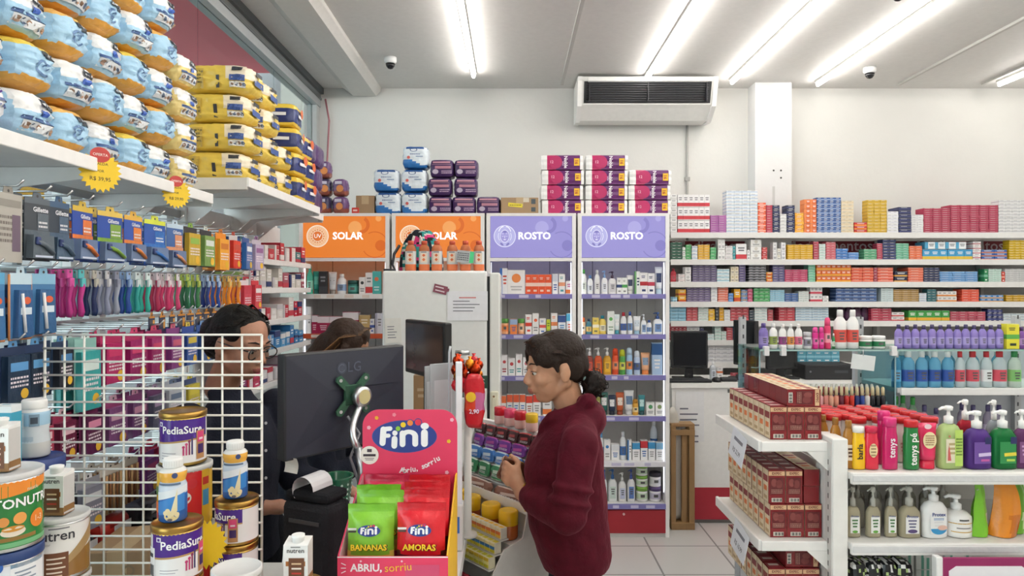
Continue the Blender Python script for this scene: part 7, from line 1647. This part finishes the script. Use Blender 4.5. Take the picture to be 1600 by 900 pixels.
b = MB(); b.lathe([(.05, 0), (.055, .01), (.055, .05), (.04, .06), (.0, .062)], '2c3f6e:g', 20); thing('round_lid', 'dark blue round lid lying on the counter behind the wire grid', 'lid', b, ((132-800)*1.82/F, 1.83, CT+.0012))
# shelves of boxes between the hooks and the first display unit
bs_ = thing('wall_box_shelves', 'white shelves of small boxes between the hook rack and the orange sign', 'shelving', None, (0, 0, 0))
ZB = [2.0, 1.86, 1.70, 1.52, 1.35, 1.17]
for z in ZB[1:]:
    b = MB(); b.box(BX+.021, -1.36, 3.36, 4.6, z-.014, z-.001, 'e6e5e2'); b.rbox(-1.364, -1.354, 3.36, 4.6, z-.03, z+.002, 'efeeec', .003); part('shelf_board', b, bs_)
b = MB(); b.box(BX+.02, BX+.028, 3.36, 4.6, .8, 2.1, 'dfdedc'); part('back_panel', b, bs_)
rr = random.Random(21)
PAL = [['c8384a', 'e8e4e4', '2f7a80'], ['d8d4cc', '8aa04a', 'a85a6a'], ['b8283c', 'c83048', 'e0dcd8'], ['4a94c8', '5aa0d0', '3f84bc'], ['c8406a', 'e8e0e4', '8a2f6a'], ['5ab0c0', 'e8eef0', '4a90c0']]
for s_, z in enumerate(ZB[1:]):
    y = 3.42; i = 0
    while y < 4.45:
        w_ = rr.uniform(.055, .11); h_ = rr.uniform(.06, .125); c = PAL[s_][rr.randrange(3)]; c2 = rr.choice(['f0eeec', 'c8c4c8', '2a3a6a', 'b83a4a'])
        n = max(1, int(.12/h_))
        for q in range(n): thing('product_box', f'small box, {ordw(i)} from hook rack, {["top", "second", "third", "fourth", "lowest"][s_]} wall box shelf, {ordw(q)} layer', 'box', carton(w_*.95, .12, h_*.97, c, c2, rr.choice(['band', 'top', 'mid', 'side'])), (-1.43, y+w_/2, z+.0012+q*h_), 90, 'small boxes on the wall box shelves')
        y += w_+rr.uniform(.003, .02); i += 1
for i, (r, lines_, px, py, Y, X) in enumerate([(.052, [('FRALDA', .42, .22), ('POR', .02, .2), ('R$ 39,95', -.42, .3)], 143, 268, 1.965, -1.185), (.046, [('FRALDA', .42, .22), ('POR', .02, .2), ('R$ 29,90', -.42, .3)], 265, 302, 2.41, -1.185)]):
    sb = starburst(r, lines_); z = CAMZ-(py-450)*Y/F
    thing('price_starburst', ['yellow starburst offer tag with a red disc, nearer the counter on the shelf lip', 'yellow starburst offer tag with a red disc, further along the shelf lip'][i], 'price tag', sb, (X, Y, z), 52)
for i, (x, y0, y1, z0, z1, lab) in enumerate([(-3.0, 4.08, 4.38, 2.18, 2.46, 'yellow panel beyond the glass behind the razor packs'), (-3.0, 3.5, 3.78, 2.2, 2.5, 'yellow panel beyond the glass nearer the street'), (-3.3, 4.55, 4.95, 1.62, 1.85, 'low yellow panel beyond the glass')]):
    b = MB(); b.box(x-.03, x, y0, y1, z0, z1, 'f4b41c'); b.box(x-.06, x-.03, y0+.1, y0+.14, -.05, z1, '55585c'); thing('yellow_board', lab, 'board', b)
# ------------------------------------------------------------------ people
def capsule(b, p0, r0, p1, r1, n=16, m=6):
    p0, p1 = Vector(p0), Vector(p1); d = p1-p0; L = d.length; d.normalize(); prof = []
    for i in range(m+1): a = math.pi/2*i/m; prof.append((r0*math.sin(a), -r0*math.cos(a)))
    for i in range(m+1): a = math.pi/2*i/m; prof.append((r1*math.cos(a), L+r1*math.sin(a)))
    b.lathe([(max(r, 1e-6), z) for r, z in prof], 'ffffff', n, M=Matrix.Translation(p0) @ d.to_track_quat('Z', 'Y').to_matrix().to_4x4())
def ell(b, c, r, M=None):
    prof = [(max(1e-6, math.sin(math.pi*i/14)), -math.cos(math.pi*i/14)) for i in range(15)]
    T = Matrix.Translation(c) @ (M if M is not None else Matrix()) @ Matrix.Diagonal((r[0], r[1], r[2], 1)); b.lathe(prof, 'ffffff', 20, M=T)
def loft(b, rings, n=28, e=2.3):
    """rings: (center, rx, ry)"""
    vs = []
    for c, rx, ry in rings:
        for i in range(n):
            a = 2*math.pi*i/n; co, si = math.cos(a), math.sin(a); q = (abs(co)**e+abs(si)**e)**(-1/e); vs.append((c[0]+rx*co*q, c[1]+ry*si*q, c[2]))
    N = len(rings); fs = [(j*n+i, j*n+(i+1) % n, (j+1)*n+(i+1) % n, (j+1)*n+i) for j in range(N-1) for i in range(n)]+[tuple(reversed(range(n))), tuple((N-1)*n+i for i in range(n))]
    b.add(vs, fs, 'ffffff', True)
def fuse(b, voxel, smooth, colfn, disp=None):
    """melt the overlapping volumes into one continuous skin"""
    me = b.mesh('f'); o = bpy.data.objects.new('f', me); COL.objects.link(o)
    r = o.modifiers.new('r', 'REMESH'); r.mode = 'VOXEL'; r.voxel_size = voxel
    s = o.modifiers.new('s', 'SMOOTH'); s.iterations = smooth; s.factor = .5
    dg = bpy.context.evaluated_depsgraph_get(); dg.update(); m2 = o.evaluated_get(dg).to_mesh()
    out = MB(); vs = [v.co.copy() for v in m2.vertices]; nn = [v.normal.copy() for v in m2.vertices]
    if disp: vs = [v+n*disp(v) for v, n in zip(vs, nn)]
    fs = [tuple(p.vertices) for p in m2.polygons]; bpy.data.objects.remove(o); bpy.data.meshes.remove(me)
    out.add(vs, fs, colfn, True); return out
def head_parts(b, M, jaw=1.0):
    b.T = M
    ell(b, (-.014, 0, .03), (.094, .074, .084)); ell(b, (.028, 0, -.028), (.062, .057, .078)); ell(b, (.046, 0, -.085), (.03, .028*jaw, .022))
    for s in (-1, 1):
        capsule(b, (-.02, s*.05*jaw, -.045), .02, (.045, s*.014, -.09), .017); ell(b, (.056, s*.036, -.022), (.027, .025, .027)); ell(b, (-.014, s*.077, -.012), (.019, .008, .032), Matrix.Rotation(R(-12), 4, 'Y')); ell(b, (.096, s*.013, -.03), (.010, .008, .008)); ell(b, (.071, s*.032, .0115), (.014, .019, .0075)); ell(b, (.071, s*.032, -.008), (.010, .015, .005))
    ell(b, (.064, 0, .026), (.022, .052, .013)); capsule(b, (.078, 0, .014), .008, (.0985, 0, -.022), .0125); ell(b, (.078, 0, -.05), (.018, .028, .02)); ell(b, (.092, 0, -.0535), (.009, .022, .0055)); ell(b, (.090, 0, -.0635), (.010, .019, .0065)); capsule(b, (-.022, 0, -.05), .05, (-.04, 0, -.17), .053)
    b.T = None
def face_col(M, skin, lip):
    Mi = M.inverted()
    def f(c):
        q = Mi @ c
        return lip if (q.x > .088 and abs(q.y) < .021-.25*abs(q.z+.058) and -.0695 < q.z < -.0495) else skin
    return f
def face_kids(body, M, iris='2a1c14', brow='1f1612', lids=True):
    for s in (-1, 1):
        b = MB(); b.T = M @ Matrix.Translation((.0735, s*.032, .002)); ell(b, (0, 0, 0), (.0088, .0112, .0078)); b.mats = ['c9c0b6:g']
        b.T = b.T @ Matrix.Translation((.0078, 0, -.001)); i0 = len(b.f); ell(b, (0, 0, 0), (.0028, .0048, .0048)); ii = b.mi(iris+':g'); b.m[i0:] = [ii]*(len(b.f)-i0); b.T = None; part('eye', b, body)
        b = MB(); b.T = M; b.tube([(.084, s*.016, .030), (.082, s*.03, .035), (.070, s*.05, .031)], [.0022, .0028, .0012], brow+':h', 6); b.tube([(.0845, s*.020, .0075), (.084, s*.032, .0095), (.073, s*.047, .006)], [.001, .0014, .0008], '1a1210', 5); b.T = None; part('eyebrow', b, body)
def strands(b, M, k, pts_list, r=.0022, g=1.045):
    b.T = M @ Matrix.Scale(g, 4)
    for pts in pts_list: b.tube(pts, [r, r*1.1, r*.8] if len(pts) == 3 else r, k, 5)
    b.T = None
def Wp(px, py, Y): return P(px, py, Y)
def finger(b, pts, r0, r1):
    for i in range(len(pts)-1):
        t0, t1 = i/(len(pts)-1), (i+1)/(len(pts)-1); capsule(b, pts[i], r0+(r1-r0)*t0, pts[i+1], r0+(r1-r0)*t1, 10, 4)

# the shopper in the burgundy hoodie, facing the counter
SYW = 2.16
SK = 'b98a6c:k'
Hc = Wp(865, 575, SYW); MH = Matrix.Translation(Hc) @ Matrix.Rotation(R(180+14), 4, 'Z') @ Matrix.Rotation(R(10), 4, 'Y') @ Matrix.Scale(.95, 4)
def J(px, py, dy): return Wp(px, py, SYW+dy)
shN, shF = J(905, 694, -.165), J(893, 690, .145); elN, elF = J(888, 806, -.21), J(872, 796, .09); wrN, wrF = J(815, 770, -.06), J(812, 758, .045)
hip = J(897, 866, 0)
b = MB(); head_parts(b, MH)
loft(b, [(J(897, 868, 0), .088, .115), (J(889, 800, 0), .10, .13), (J(886, 730, 0), .10, .15), (J(893, 682, 0), .08, .15), (J(893, 655, 0), .05, .07)])
for s, sh, el, wr in ((-1, shN, elN, wrN), (1, shF, elF, wrF)): capsule(b, sh, .048, el, .036); capsule(b, el, .036, wr, .024)
for s in (-1, 1):
    hp = Vector((hip.x+.0, SYW+s*.085, hip.z)); kn = Vector((hip.x-.01, SYW+s*.085, .44)); an = Vector((hip.x+.01, SYW+s*.085, .09))
    capsule(b, hp, .062, kn, .05); capsule(b, kn, .05, an, .034); capsule(b, (an.x, an.y, .04), .034, (an.x-.13, an.y, .032), .026)
# hands closing round the wallet
wal = J(810, 742, .0); wd = Vector((-.52, .1, .42)).normalized()
for s, wr in ((-1, wrN), (1, wrF)):
    pc = wr+Vector((-.016, -s*.008, .036)); capsule(b, wr, .022, pc, .025); ell(b, pc+Vector((-.004, -s*.002, .012)), (.024, .018, .036))
    for i in range(4):
        base = pc+Vector((-.018-.003*i, 0, .040-.017*i)); side = Vector((0, -s, 0)); L = (.9, 1, .95, .78)[i]
        finger(b, [base, base+Vector((-.014*L, s*.003, .014)), base+Vector((-.020*L, -s*.018*L, .012)), base+Vector((-.012*L, -s*.034*L, .002))], .0088, .0068)
    finger(b, [pc+Vector((.004, -s*.006, .03)), pc+Vector((.006, -s*.018, .052)), pc+Vector((-.012, -s*.022, .066))], .0105, .008)
body = fuse(b, .0046, 4, face_col(MH, SK, 'a2604e:k'))
wm = thing('person', 'woman in a burgundy velvet hoodie facing the counter, holding a brown wallet', 'person', body)
face_kids(wm, MH, '20140e', '3a2a20')
# hair: swept back into a ponytail bun
hb = MB(); hb.T = MH
ell(hb, (-.026, 0, .046), (.094, .081, .080)); ell(hb, (-.062, 0, .005), (.060, .074, .072)); ell(hb, (.030, 0, .078), (.052, .066, .042)); ell(hb, (-.088, 0, -.012), (.03, .04, .04))
for s in (-1, 1):
    ell(hb, (.030, s*.058, .052), (.042, .022, .040)); ell(hb, (-.048, s*.066, .0), (.034, .014, .046)); capsule(hb, (.012, s*.070, .03), .013, (.010, s*.074, .0), .006); capsule(hb, (.064, s*.034, .066), .016, (.070, s*.056, .032), .006)
hb.T = None
hr = fuse(hb, .004, 3, lambda c: '21150e:h', lambda v: .0012*noise.noise(v*40))
rr = random.Random(9); SL = []
for i in range(90):
    s = rr.choice((-1, 1)); a = rr.uniform(.05, 1); y0 = s*.02*a; SL.append([(.072-.02*a+rr.uniform(-.01, .01), s*(.008+.056*a), .098-.032*a*a), (-.01, s*(.025+.058*a), .122-.07*a), (-.10+rr.uniform(0, .012), s*(.010+.035*a), .03-.03*a)])
strands(hr, MH, '382316:h', SL[:45], .0015); strands(hr, MH, '22150e:h', SL[45:], .0016)
part('hair', hr, wm)
bb = MB(); bun = Wp(927, 600, SYW+.0); MBn = Matrix.Translation(bun)
bb.T = MBn
for i in range(34):
    a, e = rr.uniform(0, 6.28), rr.uniform(-1.3, 1.3); ell(bb, (.027*math.cos(a)*math.cos(e)+.002, .027*math.sin(a)*math.cos(e), .030*math.sin(e)), (.014, .014, .014))
ell(bb, (0, 0, 0), (.035, .035, .038)); bb.T = None
bn = fuse(bb, .004, 2, lambda c: '170e0a:h', lambda v: .004*noise.noise(v*110))
bn.T = MBn
for i in range(70):
    a, e = rr.uniform(0, 6.28), rr.uniform(-1.2, 1.2); d = Vector((math.cos(a)*math.cos(e), math.sin(a)*math.cos(e), math.sin(e)*1.1)); t = d.cross(Vector((rr.random(), rr.random(), rr.random()))).normalized(); bn.tube([d*.036, d*.046+t*.01, d*.042+t*.024], [.0014, .0012, .0007], '22150f:h', 4)
bn.T = None; part('hair_bun', bn, wm)
b = MB(); b.lathe([(.014, -.006), (.019, -.003), (.019, .003), (.014, .006)], 'a8c8c4:s', 16, M=Matrix.Translation(Wp(911, 586, SYW)) @ Matrix.Rotation(R(70), 4, 'Y')); part('hair_tie', b, wm, label='pale teal hair tie')
# velvet hoodie
VB = '4c0b1c:v'
b = MB(); loft(b, [(J(898, 877, 0), .104, .148), (J(897, 862, 0), .116, .160), (J(889, 820, 0), .125, .16), (J(884, 770, 0), .127, .16), (J(880, 730, 0), .125, .158), (J(884, 700, 0), .114, .155), (J(890, 672, 0), .088, .145), (J(893, 652, 0), .064, .105), (J(892, 638, 0), .054, .07)])
for sh, el, wr in ((shN, elN, wrN), (shF, elF, wrF)):
    capsule(b, sh, .059, el, .050); capsule(b, sh.lerp(J(905, 648, 0), .55), .05, sh, .056); m_ = el.lerp(wr, .68); capsule(b, el, .053, m_, .044); capsule(b, m_, .043, el.lerp(wr, .80), .036)
    for i in range(3): p_ = el.lerp(wr, .25+.22*i); ell(b, p_, (.05-.004*i, .05-.004*i, .018), (wr-el).to_track_quat('Z', 'Y').to_matrix().to_4x4())
    for i in range(2): p_ = sh.lerp(el, .62+.2*i); ell(b, p_, (.064, .064, .02), (el-sh).to_track_quat('Z', 'Y').to_matrix().to_4x4())
for s in (-1, 1): capsule(b, J(915, 632, s*.03), .030, J(924, 662, s*.07), .036); capsule(b, J(915, 636, s*.06), .024, J(862, 652, s*.055), .018); capsule(b, J(862, 652, s*.055), .018, J(848, 670, s*.012), .016); capsule(b, J(846, 676, s*.012), .012, J(836, 752, s*.012), .012)
capsule(b, J(918, 628, -.06), .026, J(918, 628, .06), .026); ell(b, J(928, 652, 0), (.036, .10, .05))
fold = lambda v: .005*noise.noise(Vector((v.x*9, v.y*9, v.z*5)))+.004*noise.noise(Vector((v.x*22+v.z*16, v.y*20, v.z*9)))
hd = fuse(b, .0062, 5, lambda c: VB, fold)
part('hoodie', hd, wm, label='burgundy velvet hoodie')
b = MB(); b.tube([J(851, 668, -.012), J(846, 690, -.02), J(842, 720, -.02)], .0028, '4a0e1e:v', 6); part('hood_cord', b, wm)
b = MB()
for s in (-1, 1):
    hp = Vector((hip.x, SYW+s*.068, hip.z+.0)); kn = Vector((hip.x-.01, SYW+s*.085, .44)); an = Vector((hip.x+.01, SYW+s*.085, .07)); capsule(b, hp, .078, kn, .064); capsule(b, kn, .066, an, .058)
tr = fuse(b, .008, 4, lambda c: '1d202e:f', fold); part('trousers', tr, wm)
for s in (-1, 1):
    b = MB(); y = SYW+s*.085; x = hip.x+.01; ell(b, (x-.06, y, .04), (.125, .045, .05)); ell(b, (x+.01, y, .05), (.05, .042, .05)); sm_ = fuse(b, .006, 3, lambda c: '2a2a2e' if c.z > .018 else 'd8d8d8'); sm_.v = [Vector((v.x, v.y, max(v.z, .002))) for v in sm_.v]; part('shoe', sm_, wm)
b = MB(); b.tube([wrN+Vector((.012+.028*math.cos(a*.524)*.35, .030*math.cos(a*.524), .030*math.sin(a*.524))) for a in range(12)], .0028, 'd8a84a:m', 6, True); b.box(-.004, .004, -.003, .0, -.035, 0, 'e0b860:m', M=Matrix.Translation(wrN+Vector((.012, -.030, -.012)))); b.box(-.011, .011, -.003, .0, -.016, -.009, 'e0b860:m', M=Matrix.Translation(wrN+Vector((.012, -.031, -.012)))); part('bracelet', b, wm, label='gold bracelet with a cross charm')
b = MB(); Mw = Matrix.Translation(wal+Vector((.0, .0, .004))) @ Matrix.Rotation(R(24), 4, 'Y') @ Matrix.Rotation(R(8), 4, 'Z'); b.T = Mw
b.rbox(-.062, .055, -.012, .0, -.036, .036, '5f3a28:g', .006); b.rbox(-.062, .055, .002, .013, -.036, .036, '6b4430:g', .006); b.T = None
wl = thing('wallet', 'brown leather wallet held in the hands of the woman in burgundy', 'wallet', b)
b = MB(); b.T = Mw; b.tube([(-.05, .001, .037), (.05, .001, .037)], .0022, 'c8a050:m', 6); b.T = None; part('zip', b, wl)

# the cashier behind the wire grid
CYW = 2.3
SK2 = 'a87860:k'
Hc = Wp(378, 537, CYW); M2 = Matrix.Translation(Hc) @ Matrix.Rotation(R(-24), 4, 'Z') @ Matrix.Rotation(R(18), 4, 'Y') @ Matrix.Scale(1.03, 4)
def J(px, py, dy): return Wp(px, py, CYW+dy)
b = MB(); head_parts(b, M2, 1.08)
base = J(366, 640, .02)
ax = Vector((math.cos(R(60)), math.sin(R(60)), 0))   # towards her left shoulder
shL, shR = base+ax*.185+Vector((0, 0, -.02)), base-ax*.175+Vector((0, 0, -.02)); bz = base.z
loft(b, [(Vector((base.x-.02, base.y, .82)), .14, .14), (Vector((base.x-.02, base.y, 1.0)), .12, .13), (Vector((base.x, base.y, 1.2)), .11, .13), (Vector((base.x, base.y, bz-.02)), .09, .13), (Vector((base.x, base.y, bz+.05)), .05, .06)])
elL, elR = shL+Vector((.06, .0, -.25)), shR+Vector((.02, -.02, -.27)); wrL, wrR = elL+Vector((.17, -.05, -.03)), elR+Vector((.2, .10, -.02))
for sh, el, wr, s in ((shL, elL, wrL, 1), (shR, elR, wrR, -1)):
    capsule(b, sh, .05, el, .038); capsule(b, el, .038, wr, .026)
    d = (wr-el).normalized(); sd = d.cross(Vector((0, 0, 1))).normalized(); pc = wr+d*.045; capsule(b, wr, .022, pc, .026); ell(b, pc+d*.012, (.034, .034, .017))
    for i in range(4): q = pc+d*.038+sd*(-.027+.018*i); L = (.85, 1, .95, .75)[i]; finger(b, [q, q+d*.03*L+Vector((0, 0, -.004)), q+d*.052*L+Vector((0, 0, -.018)), q+d*.060*L+Vector((0, 0, -.034))], .0088, .0066)
    finger(b, [pc+sd*s*-.022, pc+sd*s*-.042+d*.018, pc+sd*s*-.046+d*.044], .0105, .008)
for s in (-1, 1):
    hp = base+ax*(s*.085); hp.z = .84; kn = Vector((hp.x, hp.y, .46)); an = Vector((hp.x, hp.y, .09)); capsule(b, hp, .085, kn, .055); capsule(b, kn, .055, an, .036); capsule(b, (an.x-.02, an.y, .036), .034, (an.x+.13, an.y-.07, .032), .028)
cs = thing('person', 'cashier in a dark shirt and glasses, looking down behind the wire grid', 'person', fuse(b, .0055, 4, face_col(M2, SK2, '8a4a44:k')))
face_kids(cs, M2, '1c120e', '1a1210')
hb = MB(); hb.T = M2
ell(hb, (-.032, 0, .040), (.092, .080, .082)); ell(hb, (-.062, 0, .0), (.060, .075, .074)); ell(hb, (.004, 0, .078), (.046, .064, .040)); ell(hb, (-.125, 0, -.0), (.046, .050, .050)); ell(hb, (-.1, 0, -.035), (.04, .05, .055))
for s in (-1, 1): ell(hb, (.004, s*.064, .048), (.040, .016, .034)); ell(hb, (-.066, s*.062, .0), (.034, .014, .05))
hb.T = None
hr = fuse(hb, .0045, 4, lambda c: '0f0b09:h', lambda v: .0015*noise.noise(v*60))
SL = []
for i in range(60):
    s = rr.choice((-1, 1)); a = rr.uniform(.05, 1); SL.append([(.046-.02*a, s*(.010+.058*a), .108-.036*a*a), (-.02, s*(.02+.062*a), .127-.075*a), (-.11, s*(.006+.03*a), .045-.03*a)])
strands(hr, M2, '16100c:h', SL, .0016); part('hair', hr, cs)
b = MB(); b.T = M2
for s in (-1, 1):
    b.tube([(.0955-.012*(1-math.cos(a*.35))*.6, s*(.034+.027*math.cos(a*.349)), .0+.0205*math.sin(a*.349)) for a in range(18)], .0021, '17161a:g', 6, True); b.tube([(.088, s*.06, .010), (.05, s*.077, .010), (-.02, s*.082, .006)], .0021, '17161a:g', 6)
    b.disc(0, .024, M2.inverted() @ M2 @ TF(.093, s*.034, 0, face='+x'), 'dfe8ea:w', 16, sy=.8)
b.tube([(.096, -.009, .006), (.100, 0, .009), (.096, .009, .006)], .002, '17161a:g', 6); b.T = None; part('glasses', b, cs)
b = MB(); loft(b, [(Vector((base.x-.02, base.y, .80)), .165, .17), (Vector((base.x-.02, base.y, .9)), .16, .165), (Vector((base.x-.015, base.y, 1.0)), .15, .16), (Vector((base.x, base.y, 1.12)), .145, .165), (Vector((base.x, base.y, bz-.1)), .135, .165), (Vector((base.x, base.y, bz-.02)), .10, .14), (Vector((base.x-.005, base.y, bz+.035)), .072, .085), (Vector((base.x-.012, base.y, bz+.075)), .058, .062)])
for sh, el, wr in ((shL, elL, wrL), (shR, elR, wrR)): capsule(b, sh, .068, el, .056); capsule(b, el, .054, el.lerp(wr, .82), .042)
for s in (-1, 1): capsule(b, base+ax*(s*.05)+Vector((-.03, 0, .06)), .018, base+ax*(s*.022)+Vector((.06, -.035, .0)), .012)
capsule(b, base+ax*.05+Vector((-.03, 0, .06)), .018, base-ax*.05+Vector((-.03, 0, .06)), .018)
part('shirt', fuse(b, .0075, 5, lambda c: '20232f:f', fold), cs)
b = MB()
for i in range(4): q = base+Vector((.135, -.08, -.03-.09*i)); b.lathe([(.005, 0), (.005, .003)], 'c8c8cc:g', 10, M=Matrix.Translation(q) @ Vector((.86, -.5, .1)).to_track_quat('Z', 'Y').to_matrix().to_4x4())
part('buttons', b, cs)
b = MB()
for s in (-1, 1):
    hp = base+ax*(s*.085); hp.z = .86; capsule(b, hp, .1, (hp.x, hp.y, .46), .07); capsule(b, (hp.x, hp.y, .46), .07, (hp.x, hp.y, .08), .06)
part('trousers', fuse(b, .009, 4, lambda c: '1c1d24:f', fold), cs)
for s in (-1, 1):
    b = MB(); q = base+ax*(s*.085); ell(b, (q.x+.05, q.y-.03, .042), (.12, .045, .05), Matrix.Rotation(R(-30), 4, 'Z')); sm_ = fuse(b, .007, 3, lambda c: '1e1e20'); sm_.v = [Vector((v.x, v.y, max(v.z, .002))) for v in sm_.v]; part('shoe', sm_, cs)

# the woman bent over behind the till monitor
BYW = 3.0
SK3 = 'a87a5e:k'
Hc = Wp(543, 545, BYW); M3 = Matrix.Translation(Hc) @ Matrix.Rotation(R(12), 4, 'Z') @ Matrix.Rotation(R(27), 4, 'Y') @ Matrix.Scale(1.0, 4)
b = MB(); head_parts(b, M3)
bs3 = Vector((Hc.x-.10, BYW+.02, Hc.z-.27)); loft(b, [(Vector((bs3.x-.06, BYW, .84)), .13, .15), (Vector((bs3.x-.05, BYW, 1.0)), .11, .14), (Vector((bs3.x-.01, BYW, bs3.z)), .09, .14), (Vector((bs3.x+.05, BYW, bs3.z+.08)), .05, .07)])
for s in (-1, 1):
    sh = bs3+Vector((0, s*.165, -.01)); el = sh+Vector((.05, s*.03, -.25)); wr = el+Vector((.15, -s*.10, .07)); capsule(b, sh, .05, el, .038); capsule(b, el, .038, wr, .026); d = (wr-el).normalized(); pc = wr+d*.05; capsule(b, wr, .022, pc, .025); sd = d.cross(Vector((0, 0, 1)))
    for i in range(4): q = pc+d*.028+sd*(-.026+.017*i); finger(b, [q, q+d*.03+Vector((0, 0, -.006)), q+d*.05+Vector((0, 0, -.024))], .0088, .0068)
    finger(b, [pc+sd*s*.02, pc+sd*s*.042+d*.02, pc+sd*s*.044+d*.042], .010, .008)
    hp = Vector((bs3.x-.06, BYW+s*.085, .84)); capsule(b, hp, .085, (hp.x, hp.y, .46), .055); capsule(b, (hp.x, hp.y, .46), .055, (hp.x, hp.y, .09), .036); capsule(b, (hp.x, hp.y, .036), .034, (hp.x+.14, hp.y, .032), .028)
ow = thing('person', 'woman with long streaked brown hair bent forward behind the till monitor', 'person', fuse(b, .006, 4, face_col(M3, SK3, '9a5a50:k')))
face_kids(ow, M3)
hb = MB(); hb.T = M3
ell(hb, (-.024, 0, .046), (.096, .084, .082)); ell(hb, (-.06, 0, -.0), (.064, .080, .085)); ell(hb, (.022, 0, .08), (.044, .064, .038))
for s in (-1, 1): ell(hb, (.004, s*.068, .03), (.046, .018, .056)); capsule(hb, (-.01, s*.07, .0), .028, (-.06, s*.08, -.15), .034)
capsule(hb, (-.08, 0, -.02), .06, (-.12, 0, -.2), .05); hb.T = None
hr = fuse(hb, .005, 4, lambda c: '33231a:h', lambda v: .003*noise.noise(Vector((v.x*50, v.y*50, v.z*20))))
for k_, n0 in (('7a5836:h', 50), ('2a1c14:h', 70), ('56391f:h', 50)):
    SL = []
    for i in range(n0):
        s = rr.choice((-1, 1)); a = rr.uniform(.05, 1); L = rr.uniform(.7, 1); SL.append([(.05-.03*a, s*(.006+.06*a), .115-.04*a*a), (.0-.05*a, s*(.03+.064*a), .10-.07*a), (-.03-.05*a, s*(.05+.055*a), -.02-.03*L), (-.07-.05*a, s*(.05+.06*a), -.15*L-.04)])
    strands(hr, M3, k_, SL, .0023, 1.09)
part('hair', hr, ow)
b = MB(); loft(b, [(Vector((bs3.x-.06, BYW, .80)), .15, .17), (Vector((bs3.x-.05, BYW, 1.0)), .135, .165), (Vector((bs3.x-.015, BYW, bs3.z-.03)), .11, .17), (Vector((bs3.x+.03, BYW, bs3.z+.05)), .07, .09)])
for s in (-1, 1):
    sh = bs3+Vector((0, s*.165, -.01)); el = sh+Vector((.05, s*.03, -.25)); wr = el+Vector((.15, -s*.10, .07)); capsule(b, sh, .066, el, .054); capsule(b, el, .052, el.lerp(wr, .8), .04)
part('shirt', fuse(b, .009, 4, lambda c: '20232f:f', fold), ow)
b = MB()
for s in (-1, 1):
    y = BYW+s*.085; x = bs3.x-.06; capsule(b, (x, y, .85), .1, (x, y, .46), .07); capsule(b, (x, y, .46), .07, (x, y, .08), .058)
part('trousers', fuse(b, .009, 4, lambda c: '1c1d24:f', fold), ow)
for s in (-1, 1):
    b = MB(); ell(b, (bs3.x+.0, BYW+s*.085, .042), (.125, .045, .05)); sm_ = fuse(b, .007, 3, lambda c: '1e1e20'); sm_.v = [Vector((v.x, v.y, max(v.z, .002))) for v in sm_.v]; part('shoe', sm_, ow)
